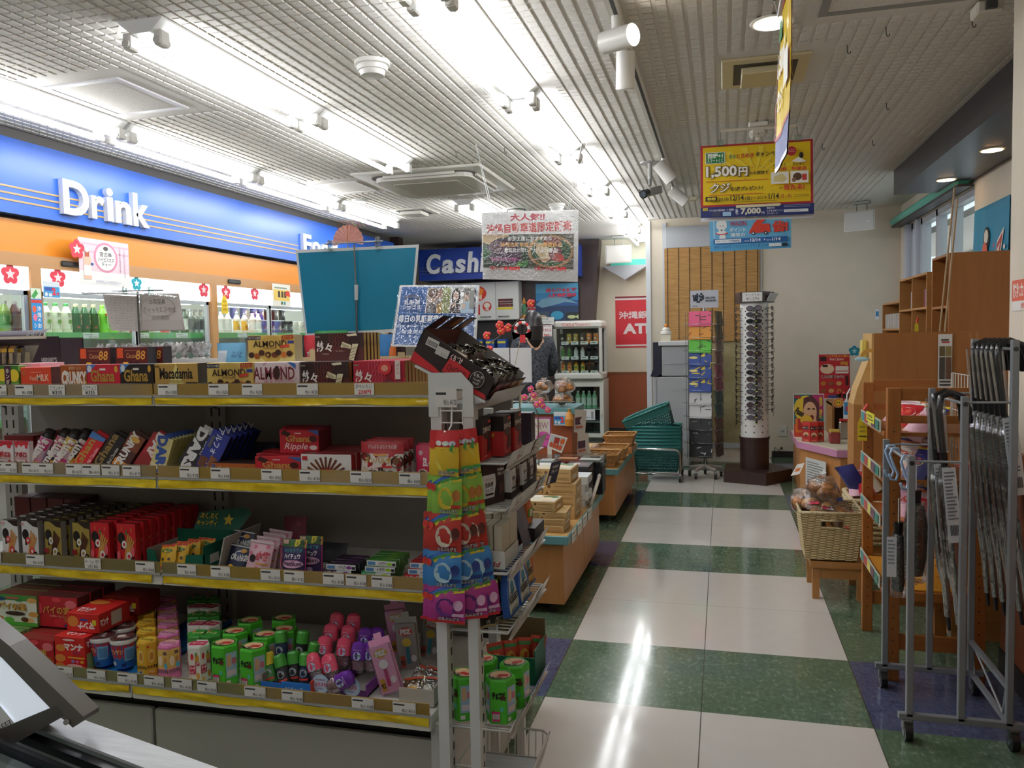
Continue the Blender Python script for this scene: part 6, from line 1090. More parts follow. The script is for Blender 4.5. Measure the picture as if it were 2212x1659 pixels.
for i,(px,dy,c) in enumerate(((888,.05,'#d8982a'),(918,.06,'#c8c2b4'),(930,.12,'#6a5a4a'),(905,.12,'#b0783a'))):
    place('toy_bag',pouchm(.07,.06,.03,'foggyfilm',[('e',.5,.35,.24,.2,c,12),('r',.1,.86,.9,.98,'#b0442a')],c),f'{NTH[i]} small clear toy bag beside the end post on the bottom shelf','bag',px,1520,Y4+dy,z4+.006,rot=(-.7,.2*i-.2,0))
b=MB();b.box(0,0,0,.10,.003,.045,'#b9b4aa');b.box(0,.003,0,.10,.2,.003,'#b0aaa0');b.box(.097,.003,0,.10,.2,.05,'#b9b4aa');O('card_tray',b,'grey open card tray under the small toy bags','tray',loc=(X_(Y4,856,1520),Y4+.02,z4))
#==================================================================wire end rack on the aisle end of the shelf
WHT = '#dedfdd/s'; YR0, YR1 = 1.88, 2.33
er=E('end_rack','white wire end rack with sloping trays fixed to the aisle end of the confectionery shelf','rack',(-.53,2.1,0))
for x0, x1 in ((-.628, -.600), (-.543, -.517)):
    b = MB(); b.box(x0, YR0, 0, x1, YR0+.02, 1.29, WHT); PW('post', b, er)
    b = MB(); b.box(x1-.004, YR0+.02, 0, x1, YR0+.045, 1.25, '#cfd0ce/s')
    for i in range(28): b.box(x1, YR0+.028, .05+.042*i, x1+.0006, YR0+.036, .07+.042*i, '#2a2a2a')
    PW('slotted_flange', b, er)
    b = MB(); b.box(x0+.002, YR1, 0, x1, YR1+.02, 1.20, '#d3d4d2/s'); PW('rear_post', b, er)
b=MB();b.add([(x,YR0-.003,z) for x,z in ((-.632,1.27),(-.628,1.331),(-.545,1.331),(-.514,1.298),(-.514,1.22),(-.541,1.22),(-.541,1.29),(-.606,1.29),(-.606,1.22),(-.632,1.22))],[tuple(range(10))[::-1]],WHT)
b.prism([(-.632,1.22),(-.606,1.22),(-.606,1.29),(-.541,1.29),(-.541,1.22),(-.514,1.22),(-.514,1.298),(-.545,1.331),(-.632,1.331)],YR0-.002,YR0+.001,WHT);PW('header_plate',b,er)
b=MB();b.box(-.613,YR0-.007,1.245,-.556,YR0-.004,1.29,'#e9e6e1');f=face(b,(-.613,YR0-.007,1.245),(.057,0,0),(0,0,.045));tagtext(f,'¥173');PW('price_card',b,er)
b = MB()
for z in (1.205, 1.235): b.wire([(-.603, YR0, z), (-.541, YR0, z)], .0022, '#e9eae8/s')
for x in (-.601, -.543): b.wire([(x, YR0, 1.20), (x, YR0, 1.24)], .0022, '#e9eae8/s')
b.tube([(-.572,YR0+.002,1.243),(-.572,YR0-.004,1.20),(-.572,YR0-.045,1.178),(-.572,YR0-.055,1.19)],.0026,'#eeeeec/s',6);PW('hanging_hook',b,er)
TZ = [1.10, .982, .820, .668, .412]
def tray(z, y1=2.31):
    b = MB(); x0, x1 = -.60, -.445
    for q in (((x0,YR0+.022,z),(x1,YR0+.022,z),(x1,y1,z),(x0,y1,z)),):b.tube(q,.003,'#e6e7e5/s',6,True)
    for i in range(18):y=YR0+.035+(y1-YR0-.05)*i/17;b.wire([(x0,y,z),(x1,y,z)],.0017,'#e3e4e2/s',4)
    b.wire([((x0+x1)/2, YR0+.022, z-.004), ((x0+x1)/2, y1, z-.004)], .0022, '#e3e4e2/s')
    t = PW('wire_tray', b, er)
    b=MB();b.add([(x1+.004,YR0+.02,z-.012),(x1+.004,y1+.01,z-.012),(x1+.022,y1+.01,z+.030),(x1+.022,YR0+.02,z+.030)],[(0,1,2,3)],'railclear');b.add([(x1+.002,YR0+.02,z-.014),(x1+.002,y1+.01,z-.014),(x1+.010,y1+.01,z-.016),(x1+.010,YR0+.02,z-.016)],[(0,1,2,3)],'#c9c5bf/s')
    f = F(b, flat((x1+.004, YR0+.02, z-.012), (0, y1-YR0-.01, 0), (.018, 0, .042)), .43, .046, .0005)
    q = random.Random(int(z*100))
    for u in (.12+.1*q.random(),.55+.2*q.random()):f.r(u,.1,u+.14,.9,'#d8d2cb');f.r(u+.02,.2,u+.05,.5,'#b0404a');f.r(u+.06,.3,u+.12,.4,'#8a8680');f.r(u+.06,.55,u+.12,.62,'#8a8680')
    o = O('price_rail', b, parent=t)
    return t
def _rc():
    m,nt,b=newmat('frosted_price_rail');b.inputs['Base Color'].default_value=lin('#bdb6ae');b.inputs['Roughness'].default_value=.25;return m
SPECIAL['railclear'] = _rc
for z in TZ: tray(z)
# sloping top tray
A = math.radians(26.7); T0 = Matrix.Translation((-.685, 0, 1.362)) @ Matrix.Rotation(A, 4, 'Y')
b = MB(); b.T = T0; b.box(.02, YR0+.005, -.008, .225, 2.21, -.002, '#dcdcd9/s'); PW('sloping_tray', b, er)
b=MB();b.T=T0;b.add([(.228,YR0+.01,-.02),(.228,2.22,-.02),(.236,2.22,.028),(.236,YR0+.01,.028)],[(0,1,2,3)],'railclear');PW('price_rail',b,er)
b = MB(); b.box(-.605, YR0+.03, 1.235, -.515, 2.15, 1.25, '#cfcfcc/s'); PW('tray_support', b, er)
# open chocolate display case on it
t=E('display_box','tilted dark brown and red display case of chocolates atop the white end rack','display box',(-.685,YR0+.012,1.362),rot=(0,A,0));L,D_=.222,.30
b = MB(); DB, RD = '#261613', '#c4232a'
b.add([(0,0,0),(L,0,0),(L,0,.058),(0,0,.09)],[(0,1,2,3)],DB);b.add([(0,.002,0),(L,.002,0),(L,.002,.058),(0,.002,.09)],[(3,2,1,0)],'#8e8a86')
b.add([(0,D_,0),(L,D_,0),(L,D_,.058),(0,D_,.09)],[(3,2,1,0)],DB);b.add([(0,D_-.002,0),(L,D_-.002,0),(L,D_-.002,.058),(0,D_-.002,.09)],[(0,1,2,3)],'#8e8a86')
b.box(0, 0, 0, .002, D_, .09, '#5a2a24'); b.box(0, 0, -.001, L, D_, .001, DB)
f = face(b, (0, 0, 0), (L, 0, 0), (0, 0, .09), (), .0003)
f.p([(0,.0),(0,.30),(.30,.16),(.5,.0)],RD);f.p([(.66,.0),(.74,.14),(.97,.12),(1,0)],RD);f.r(.09,.62,.24,.86,'#dcd9d5');f.r(.1,.66,.23,.78,'#3a3634')
for i in range(9): f.r(.105+.014*i, .67, .112+.014*i, .77, '#dcd9d5')
f.r(.24, .52, .40, .76, '#d6d2cd'); f.t('6コ入', .31, .55, .39, .63, '#4a4644', 0)
f.p([(.40,.16),(.43,.62),(.72,.5),(.72,.2)],RD);f.t('くちどけ',.43,.56,.58,.74,'#f0dcd8',.05);f.t('CHOCO',.44,.26,.68,.44,'#4a1616',.0);f.e(.82,.40,.085,.235,'#d8d2cc',28);f.e(.82,.40,.08,.22,DB,28);f.t('とろ~り',.765,.46,.875,.56,'#e9e2da',.04);f.t('フォンダン',.77,.36,.87,.43,'#e9e2da',.03);f.t('ショコラ',.785,.26,.86,.33,'#e9e2da',.03)
O('case_body', b, parent=t)
for i in range(4):
    y0, y1 = .006+.073*i, .072+.073*i; c = ('#7a2a24', '#6a2420', '#8a5a2e', '#a5763a')[i]
    b=MB();b.add([(L,y0,.0),(L,y1,.0),(L+.012,y1+.001,.052),(L+.012,y0-.001,.052)],[(0,1,2,3),(3,2,1,0)],DB);face(b,(L+.0006,y0+.004,.004),(0,.058,0),(.0105,0,.042),[('r',0,0,1,1,c)]);O('front_flap',b,parent=t)
    b = MB(); b.box(.01, y0-.004, .001, L-.01, y0-.002, .055, '#98948f'); O('divider', b, parent=t)
for i, (y0, w, c) in enumerate(((0.0, .08, '#5a2622'), (.09, .12, '#5e2a22'), (.22, .08, '#8a4a26'))):
    b=MB();p=[(0,y0,.088),(0,y0+w,.088),(.03,y0+w-.004,.140),(.03,y0+.008,.140)];b.add(p,[(0,1,2,3),(3,2,1,0)],'#231513');face(b,(.0075,y0+.014,.098),(0,w-.028,0),(.02,0,.036),[('r',0,0,1,1,c)]+([('r',.5,.1,.95,1,'#a86a2a')] if i==1 else []));O('lid_flap',b,parent=t)
def wrap(seed):
    q = random.Random(seed); b = MB(); pts = {}
    def fn(p): return (p[0]*(1+.25*math.sin(5*p[2]+seed)), p[1]*(1+.2*math.cos(4*p[0]+seed)), p[2])
    b.ball((0,0,.022),(.024,.022,.022),'#3a2018',9,6,fn);n=8;o=len(b.v);ring=[(.02*math.cos(2*PI*i/n)*(1 if i % 2 else .55),.012*math.sin(2*PI*i/n),.036) for i in range(n)];r2=[(.024*math.cos(2*PI*i/n)+.003*q.random(),.01*math.sin(2*PI*i/n)*(1 if i % 2 else -.4),.056+.008*q.random()) for i in range(n)]
    b.add(ring+r2,[(i,(i+1) % n,n+(i+1) % n,n+i) for i in range(n)]+[tuple(range(n,2*n))],'foilbrown');b.add([(-.014,-.0155,.012),(.014,-.0155,.012),(.012,-.0150,.034),(-.012,-.0150,.034)],[(0,1,2,3)],'#7a4a3a');return b.mesh('wrapped_chocolate')
def _foil():
    m,nt,b=newmat('dark_foil');f=noise(nt,objco(nt),70,2);nt.links.new(ramp(nt,f,[(.42,'#15100e'),(.6,'#8d887c')]),b.inputs['Base Color']);b.inputs['Metallic'].default_value=.7;b.inputs['Roughness'].default_value=.2;bump(nt,f,b,.8,.01);return m
SPECIAL['foilbrown'] = _foil
WR = [wrap(i) for i in range(3)]; k = 0
for col in range(4):
    for r_ in range((3, 4, 4, 2)[col]):
        lx, ly, lz = .205-.045*r_, .038+.073*col, .008+.022*((r_+1) % 2)*(r_ > 0)
        p=T0 @ V3((lx,YR0+.012+ly,lz));O('wrapped_chocolate',WR[k % 3],f'black foil chocolate, {NTH[r_]} up the slope in the {NTH[col]} lane of the tilted case','chocolate',loc=p,rot=(0,A*.6,.4*(k % 5-2)));k+=1
p=T0 @ V3((.09,YR0+.03,.062));b=MB();b.prism([(-.035,-.008),(.035,-.008),(.038,0),(.035,.008),(-.035,.008)],0,.012,'#d9c9b4/s','y');b.box(-.02,-.001,-.006,.02,0,.006,'#c04a3a');O('wrapped_bar',b,'silver and red wrapped bar lying in the tilted display case','chocolate bar',loc=p,rot=(.3,A,0))
# hanging strips of gummy packets
def strip(seed):
    b=MB();seq=[('#c92a2e','#eac63a','#3f9a3a'),('#8fc04a','#d8c03a','#b8783a'),('#b8362e','#e6dcc8','#5a2a22'),('#3f86c8','#bfe0f0','#2a3f8a'),('#b03a8a','#6a2f80','#e2b8dc')]
    H = [.11, .095, .095, .09, .085]; z = 0; n = 0
    for i, (c1, c2, c3) in enumerate(seq):
        h = H[i]; w = .072+.006*i; z1 = z-h
        def fn(u,v,nn=0,z=z,h=h,w=w,i=i):return ((u-.5)*w+.004*math.sin(i*1.7+seed),-.012*math.sin(PI*v)*math.sin(PI*u)-nn-.0015*math.sin(u*20+v*9+seed),z-h+h*v)
        b.grid(fn,8,8,c1);b.grid(lambda u,v:(lambda p:(p[0],.012*math.sin(PI*v)*math.sin(PI*u)+.001,p[2]))(fn(1-u,v)),4,4,c1)
        f = F(b, fn, w, h, .0006, 5)
        if i==0:f.r(0,.78,1,1,'#c4242a');f.e(.3,.74,.12,.06,'#e6e9e0',10);f.e(.55,.74,.12,.06,'#cfe0d4',10);f.e(.78,.74,.12,.06,'#d8d4ec',10);f.r(0,.0,1,.66,'#e6c235');f.e(.5,.36,.3,.26,'#f0d85a',14);f.p([(.7,.6),(.8,.76),(.88,.62),(.96,.7),(.86,.52)],'#3f9a4a');f.r(.6,.1,1,.18,'#4fae5a')
        else:
            f.p([(0,.62),(.3,.8),(.7,.92),(1,.96),(1,.88),(.7,.84),(.3,.72),(0,.54)],'#d8c83a');f.p([(0,.7),(.3,.88),(.7,1),(1,1),(1,.95),(.7,.91),(.3,.8),(0,.62)],'#3f8a3a');f.p([(0,.78),(.3,.95),(.4,1),(.7,1),(.3,.87),(0,.7)],'#2f5fb0')
            f.e(.5,.42,.26,.3,c2,16);f.e(.84,.5,.12,.16,c3,12);f.r(.68,.16,.98,.26,'#c0392e' if i<3 else c3)
        f.t('ぷるぷるグミ',.28,.02,.86,.14,'#2a2a32',.09);f.t('ぷるぷるグミ',.28,.02,.86,.14,'#d8d8dc',.03);f.e(.08,.7,.09,.1,'#c8302c',10)
        z = z1
    b.box(-.05, -.001, z-.006, .05, .001, z+.001, '#c4242a'); return b.mesh('gummy_strip')
ST = [strip(i) for i in range(2)]
p0 = V3((-.572, YR0-.03, 1.19))
for i,(dx,dy,ry,lab) in enumerate(((0,-.022,.03,'front hanging strip of rainbow printed gummy packets on the end rack'),(-.012,-.004,.045,'hanging gummy strip tucked just behind the front one'),(.018,.008,-.04,'hanging gummy strip swinging out behind the front one towards the aisle'),(.028,.014,-.085,'hanging gummy strip swung widest over the aisle'))):
    O('gummy_strip', ST[i % 2], lab, 'gummy strip', loc=(p0.x+dx, p0.y+dy, p0.z), rot=(.02, ry, .15*i))
# goods on the trays (fronts turned to the aisle)
def acart(nm,me,y,z,x,lab,cat='box',rz=PI/2,rot=None):return O(nm,me,lab,cat,loc=(x,y,z),rz=rz,rot=rot)
SW=carton(.075,.06,.105,'#b0221f',[('r',0,.62,1,1,'#1f1412'),('t','さつまいもショコラ',.1,.66,.95,.80,'#e6ddd2',.05),('r',.6,.88,.95,.95,'#b8402e'),('e',.5,.6,.42,.1,'#3a1a14',14),('p',[(.5,.16),(.85,.2),(.9,.5),(.6,.54)],'#3a1410'),('r',.1,.3,.4,.33,'#8a5a4a'),('r',.1,.1,.4,.12,'#d8a89a')],top=[('r',0,0,1,1,'#1f1412')])
SWm = MB()
def sweetbox():
    b=MB();b.box(-.0375,0,0,.0375,.06,.105,'#b0221f',.001);b.box(-.0378,-.0003,.066,.0378,.0603,.1053,'#1f1412')
    face(b,(-.0378,-.0003,0),(.0756,0,0),(0,0,.105),[('t','さつまいもショコラ',.08,.66,.95,.82,'#e6ddd2',.05),('r',.6,.88,.95,.95,'#b8402e'),('e',.5,.6,.4,.1,'#3a1a14',14),('p',[(.5,.16),(.85,.2),(.9,.5),(.6,.54)],'#3a1410'),('r',.1,.3,.4,.33,'#8a5a4a'),('r',.1,.1,.4,.12,'#d8a89a')],.0004)
    face(b,(.0378,0,0),(0,.06,0),(0,0,.105),[],.0004);face(b,(-.0378,.06,0),(0,-.06,0),(0,0,.105),[('t','さつまいもショコラ',-.05,.26,.62,.38,'#e0c8c0',.03,0,-90),('p',[(.4,.52),(.6,.6),(.55,.48)],'#c8a83a')],.0004)
    return b.mesh('chocolate_box')
SWB = sweetbox()
for i,(y,x,l) in enumerate(((1.94,-.50,'red and black sweet potato chocolate box, first on the second tray of the end rack'),(2.03,-.47,'red and black sweet potato chocolate box, second on the second tray of the end rack'),(2.125,-.465,'red and black sweet potato chocolate box, third on the second tray of the end rack'))):acart('chocolate_box',SWB,y,1.105,x,l)
O('chocolate_box',carton(.09,.05,.09,'#2b2733',tcol='#8a8790'),'dark wrapped box at the far end of the second tray','box',loc=(-.50,2.24,1.105))
def lacto():
    b=MB();b.box(-.045,0,0,.045,.055,.105,'#dcdcdc',.001);b.box(-.0453,-.0003,.078,.0453,.0553,.1053,'#2e1a17');b.box(-.0453,-.0003,-.0001,.0453,.0553,.018,'#2e1a17')
    face(b,(-.0453,-.0003,0),(.0906,0,0),(0,0,.105),[('p',[(.5,.16),(1,.16),(1,.95),(.55,.95),(.6,.5)],'#2c1917'),('t','SWEETS DAYS',.06,.6,.5,.66,'#b8a890',0),('t','乳酸菌',.1,.44,.46,.56,'#3a3434',.02),('t','ショコラ',.1,.32,.46,.42,'#3a3434',.01),('r',.1,.24,.46,.29,'#2e1a17'),('t','腸内環境を',.64,.78,.96,.86,'#e6e2dc',.02),('t','改善します',.64,.68,.96,.76,'#e6e2dc',.02),('p',[(.7,.2),(.95,.3),(.9,.5),(.68,.44)],'#4a2a20')],.0004);return b.mesh('chocolate_box')
LB = lacto()
for i,(y,x,rz) in enumerate(((1.96,-.49,1.2),(2.065,-.46,PI/2),(2.17,-.455,PI/2),(2.25,-.455,PI/2))):acart('chocolate_box',LB,y,.987,x,f'white and brown lactic chocolate box, {NTH[i]} on the third tray of the end rack',rz=rz)
b=MB();b.box(0,0,0,.001,.06,.07,'#2a2540');face(b,(.0012,0,0),(0,.06,0),(0,0,.07),[('t','腸内環境を',.2,.7,.8,.85,'#e6e2dc',.02),('t','改善します',.2,.5,.8,.65,'#e6e2dc',.02),('r',.05,.05,.3,.4,'#e6e2dc')]);O('shelf_talker',b,'small dark blue card clipped to the price rail of the third tray','card',loc=(-.415,2.24,.985),rot=(0,.3,-.3))
ZB=carton(.022,.075,.105,'#cfc8b4',[('t','ZERO',-.55,.12,1.3,.26,'#23201e',.04,0,-90)],scol='#c4bda8',tcol='#d3ccb8')
t=E('display_box','white card display of thin cream chocolate boxes on the fourth tray','display box',(-.585,1.925,.826))
b=MB();b.box(0,0,0,.13,.003,.045,'#dfe0dd');face(b,(0,0,0),(.13,0,0),(0,0,.045),[('t','ZERO',.08,.38,.66,.82,'#1d1b1b',.02),('t','mild',.56,.12,.92,.4,'#c02f3a',.02,.3)]);b.box(.127,.003,0,.13,.14,.04,'#d3d3cf');b.box(0,.003,0,.127,.14,.003,'#c9c9c4');O('box_tray',b,parent=t)
for i in range(5):O('chocolate_box',ZB,f'thin cream chocolate box, {NTH[i]} in the front rank of the white card display','box',loc=(-.572+.0245*i,1.932,.83));O('chocolate_box',ZB,f'thin cream chocolate box, {NTH[i]} in the rear rank of the white card display','box',loc=(-.572+.0245*i,2.01,.842))
GB = carton(.018, .08, .10, '#8c868e', [], scol='#75707a', tcol='#b3aeb6')
for i in range(4):O('chocolate_box',GB,f'smoky grey filmed chocolate pack, {NTH[i]} of the leaning group on the fourth tray','box',loc=(-.545+.03*i,2.115+.012*i,.83),rot=(0,-.28,.1))
b=MB();b.box(0,0,0,.15,.12,.04,'#2a211f');O('card_box',b,'low dark card box under the smoky grey packs','box',loc=(-.59,2.2,.826))
PG=pouchm(.08,.14,.03,'#d87a4a',[('e',.3,.8,.2,.12,'#c83a3a',10),('e',.7,.8,.2,.12,'#3f9a4a',10),('e',.3,.2,.2,.14,'#e0b83a',10),('e',.75,.25,.2,.14,'#3a6ab0',10),('r',.05,.42,.95,.6,'#6fae3a'),('t','Fruit',.1,.44,.9,.58,'#efe9d8',.06)])
acart('sweet_pouch',PG,2.29,.826,-.47,'colourful fruit chew pouch hanging past the end of the fourth tray','pouch',rz=PI/2+.2)
def kiss(c, c2, tx):
    b=MB();out=[(-.05,0),(.05,0),(.055,.03),(.052,.06),(.035,.09),(.018,.115),(.008,.135),(-.008,.135),(-.018,.115),(-.035,.09),(-.052,.06),(-.055,.03)]
    b.prism(out, 0, .018, c, 'y'); f = F(b, flat((-.055, 0, 0), (.11, 0, 0), (0, 0, .135)), .11, .135, .0004)
    if c2:f.p([(.1,.04),(.9,.04),(.92,.2),(.8,.46),(.64,.7),(.5,.9),(.36,.7),(.2,.46),(.08,.2)],c2)
    f.e(.5,.5,.16,.14,'#2f7fa0' if c2 else '#a98a3a',12);f.r(.3,.42,.7,.44,'#24364a');f.t('KISSES',.16,.22,.84,.36,tx,.04);f.t("HERSHEY'S",.18,.37,.48,.42,tx,.01);f.r(0,0,1,.05,'#2f5fb0' if c2 else '#8a7a52');f.t("HERSHEY'S",.18,.06,.7,.13,tx,.01)
    b.box(-.03, -.001, .135, .04, .0, .15, '#c9d8e4' if c2 else '#3a3434'); return b.mesh('chocolate_pouch')
KW, KB = kiss('#2f5fb0', '#cfd8cf', '#16181c'), kiss('#1d1714', None, '#d8d2c4')
for i,(x,y,z,rz,m_,l) in enumerate(((-.60,1.93,.676,.3,KB,'first black drop shaped chocolate pouch, between the posts of the end rack'),(-.535,1.915,.676,.2,KB,'second black drop shaped chocolate pouch, behind the post of the end rack'),(-.485,1.945,.676,1.0,KB,'third black drop shaped chocolate pouch on the fifth tray'),(-.45,2.0,.69,PI/2,KW,'blue and white drop shaped chocolate pouch in front on the fifth tray'),(-.445,2.10,.69,PI/2,KW,'blue and white drop shaped chocolate pouch behind the front one on the fifth tray'),(-.50,2.05,.69,1.3,KB,'black drop shaped chocolate pouch half hidden behind the blue and white ones'),(-.455,2.2,.70,PI/2,kiss('#b5352e','#c9a04a','#3a2420'),'red and gold drop shaped chocolate pouch at the end of the fifth tray'))):
    O('chocolate_pouch', m_, l, 'pouch', loc=(x, y, z), rot=(-.12, .0, rz))
for i,(x,y,l) in enumerate(((-.485,1.965,'green hexagonal snack pack by the post on the lowest end rack tray'),(-.583,1.96,'green hexagonal snack pack between the two end rack posts'),(-.47,2.055,'green hexagonal snack pack behind the one by the post on the lowest end rack tray'),(-.56,2.06,'green hexagonal snack pack at the back of the lowest end rack tray'))):
    O('snack_pack', HXC, l, 'snack pack', 'end rack snack packs', loc=(x, y, .416), rz=(.1, -.6, .3, .5)[i])
t=E('display_box','dark green display box of yellow packets on the lowest end rack tray','display box',(-.50,2.17,.416))
b=MB();b.box(-.08,0,0,.06,.003,.08,GR);b.box(.057,.003,0,.06,.14,.10,GR);b.box(-.08,.003,0,.057,.14,.003,'#8a8478');b.box(-.08,.137,0,.06,.14,.15,'#6a5a3a');face(b,(-.08,0,0),(.14,0,0),(0,0,.08),[('p',[(.6,.1),(.66,.7),(.8,.9),(.74,.5),(.84,.3)],'#d8b93a')]);O('box_tray',b,parent=t)
RP=pouchm(.05,.10,.02,'#c8452e',[('e',.5,.5,.3,.2,'#d8a53a',10),('r',.1,.8,.9,.9,'#3f8a4a')])
for i in range(4):O('sweet_packet',RP,f'{NTH[i]} red and yellow packet standing in the end rack green box','packet',loc=(-.55+.03*i,2.19+.025*i,.421),rot=(-.2,.1*(i-1),.5))
# wire basket at the foot
t=E('wire_basket','white wire basket lined with grey sheet at the foot of the end rack','basket',(-.50,2.0,.24))
b = MB(); x0, x1, y0, y1, zt = -.09, .11, -.11, .115, .075
b.tube([(x0,y0,zt),(x1-.02,y0,zt),(x1,y0+.02,zt),(x1,y1-.02,zt),(x1-.02,y1,zt),(x0,y1,zt)],.0035,'#d3d1cb/s',6,True)
b.tube([(x0,y0+.01,0),(x1-.02,y0+.01,0),(x1-.02,y1-.01,0),(x0,y1-.01,0)],.0025,'#c9c7c1/s',5,True)
for i in range(10):
    u=i/9;b.wire([(x0+(x1-.02-x0)*u,y1,zt),(x0+(x1-.02-x0)*u,y1-.01,0)],.0018,'#d3d1cb/s',4);b.wire([(x0+(x1-.02-x0)*u,y0,zt),(x0+(x1-.02-x0)*u,y0+.01,0)],.0018,'#d3d1cb/s',4)
    b.wire([(x1, y0+(y1-y0)*u, zt), (x1-.02, y0+.01+(y1-y0-.02)*u, 0)], .0018, '#d3d1cb/s', 4)
O('basket_wire',b,parent=t);b=MB();b.box(x0,y0+.012,-.006,x1-.025,y1-.012,-.002,'steelplate');O('basket_liner',b,parent=t);t.location=(-.50,2.01,.235)
b = MB(); b.box(-.59, 1.92, .22, -.42, 2.12, .228, '#d2d2ce/s'); PW('foot_tray', b, er)
# ================================================================== sheets and stands above the shelf
def quad(mb, c, k, ops=(), th=.0015, W=None, H=None, back=None):
    """flat sheet from four corners TL, TR, BL, BR"""
    TL, TR, BL, BR = [V3(p) for p in c]; N = (BR-BL).cross(TL-BL).normalized()
    def fn(u, v, n): return tuple((BL*(1-u)+BR*u)*(1-v)+(TL*(1-u)+TR*u)*v+N*n)
    mb.add([fn(0,0,0),fn(1,0,0),fn(1,1,0),fn(0,1,0),fn(0,0,-th),fn(1,0,-th),fn(1,1,-th),fn(0,1,-th)],[(0,1,2,3),(7,6,5,4),(0,4,5,1),(1,5,6,2),(2,6,7,3),(3,7,4,0)],k)
    f = F(mb, fn, (BR-BL).length, (TL-BL).length, .0005, 6); f.draw(ops); return f
def Yq(*a): return [onY(y, px, py) for y, px, py in a]
# turquoise sheet on its clip stand
ys = 2.72
t=E('sheet_stand','metal clip stand holding the turquoise sheet','stand',(onY(ys-.012,771,800).x,ys-.012,1.259))
pt = lambda px, py, d=.012: onY(ys-d, px, py)-t.location
b=MB();b.tube([(0,0,0),pt(770,640)],.0042,'#8f9194/c',8);b.tube([pt(770,640),pt(765,528)],.003,'#a5a7aa/c',8);b.cyl(pt(770,648),pt(770,615),.007,.008,'#c9cbce/s',10);b.box(-.05,-.03,0,.05,.05,.004,'#8f9194/m');O('stand_pole',b,parent=t)
b = MB(); b.tube([pt(700, 527), pt(828, 521)], .003, '#9b9da0/c', 8); O('cross_bar', b, parent=t)
for px, py in ((712, 530), (815, 523)):
    b=MB();p=pt(px,py,.014);b.box(p.x-.008,p.y-.006,p.z-.02,p.x+.008,p.y+.012,p.z+.02,'bottleclear',.004);b.tube([(p.x,p.y-.006,p.z+.01),(p.x,p.y+.006,p.z+.016),(p.x,p.y+.012,p.z+.008)],.002,'#c4c6c9/c',5);O('clip',b,parent=t)
b=MB();quad(b,Yq((ys,638,540),(ys,905,528),(ys,660,728),(ys,888,716)),'#d9dee0/s',[('r',.02,.04,.98,.965,'vinylteal')]);O('laminated_sheet',b,'large turquoise sheet in a white laminated border, clipped to the stand','sheet')
# paper fan
t=E('paper_fan','pale pink folded paper fan on a stick above the turquoise sheet','fan',onY(ys+.02,752,522));R0=.062
b = MB(); n = 24; vs = [(0, 0, 0)]
for i in range(n+1):a=math.radians(-14+208*i/n);vs.append((R0*math.cos(a),(.004 if i % 2 else -.004),R0*math.sin(a)))
b.add(vs,[(0,i,i+1) for i in range(1,n+1)]+[(0,i+1,i) for i in range(1,n+1)],'#e3b9b2');O('fan_leaf',b,parent=t)
b = MB(); b.tube([(0, -.006, -.22), (.001, -.006, .06)], .0018, '#a9793f', 6); O('stick', b, parent=t)
b = MB()
for k in range(5):b.tube([(-.04+.02*k,-.004,.045),(-.03+.02*k,-.006,.075+.004*(k % 2)),(.0+.018*k,-.004,.07),(.03+.014*k,-.005,.05)],.0009,('#b8433a','#d8b25a')[k % 2],4)
O('paper_cord', b, parent=t)
# reversed handwritten sheets on a clip stand
ys = 2.66
t=E('sheet_stand','metal clip stand holding two reversed handwritten sheets','stand',(onY(ys-.01,302,756).x,ys-.01,1.259));pt=lambda px,py,d=.012:onY(ys-d,px,py)-t.location
b=MB();b.tube([(0,0,0),pt(297,630)],.004,'#85888b/c',8);b.box(-.04,-.03,0,.04,.04,.004,'#8f9194/m');O('stand_pole',b,parent=t)
b = MB(); b.tube([pt(240, 629), pt(352, 627)], .0028, '#9b9da0/c', 8); O('cross_bar', b, parent=t)
for px in (268, 324): 
    b=MB();p=pt(px,626,.014);b.box(p.x-.008,p.y-.006,p.z-.02,p.x+.008,p.y+.012,p.z+.012,'bottleclear',.004);O('clip',b,parent=t)
def mirror_lines(f, x0, x1, y0, y1, n):
    q = random.Random(5)
    for i in range(n):
        y=y1-(y1-y0)*(i+.5)/n;w=(x1-x0)*(.6+.4*q.random());f.t(('とうふのおから','にできています','をつかった島の','おいしいおやつ')[i % 4],x1,y-.022,x1-w,y+.022,'#a39c97',0)
b=MB();f=quad(b,Yq((ys,222,636),(ys,299,640),(ys,240,714),(ys,301,716)),'#d8d2cc/s');mirror_lines(f,.08,.96,.04,.96,13);O('handwritten_sheet',b,'greyish sheet with reversed handwritten lines hanging on the clip stand','sheet')
b=MB();f=quad(b,Yq((ys+.004,301,634),(ys,386,634),(ys+.004,303,715),(ys,400,714)),'#d6d0ca/s');f.e(.45,.64,.42,.28,'#b8b2ac',20);f.e(.45,.64,.40,.26,'#d9d3cd',20);f.t('島豆腐の',.64,.70,.24,.86,'#9a938e',.02);f.t('おからスティック',.86,.48,.1,.64,'#9a938e',.02);f.t('豆腐洋品',.7,.3,.3,.42,'#9a938e',0);f.r(.02,.02,.98,.28,'#c9c2bb');O('handwritten_sheet',b,'greyish sheet with a reversed cloud drawing hanging on the clip stand','sheet')
b=MB();b.grid(lambda u,v:((onY(ys-.02,182,630)*(1-u)+onY(ys-.02,384,640)*u)+V3((0,-.02*math.sin(PI*v),-.012*v+.008*math.sin(PI*u)))),12,3,'foggyfilm');O('film_sleeve',b,'curled clear film sleeve edge over the reversed sheets','film')
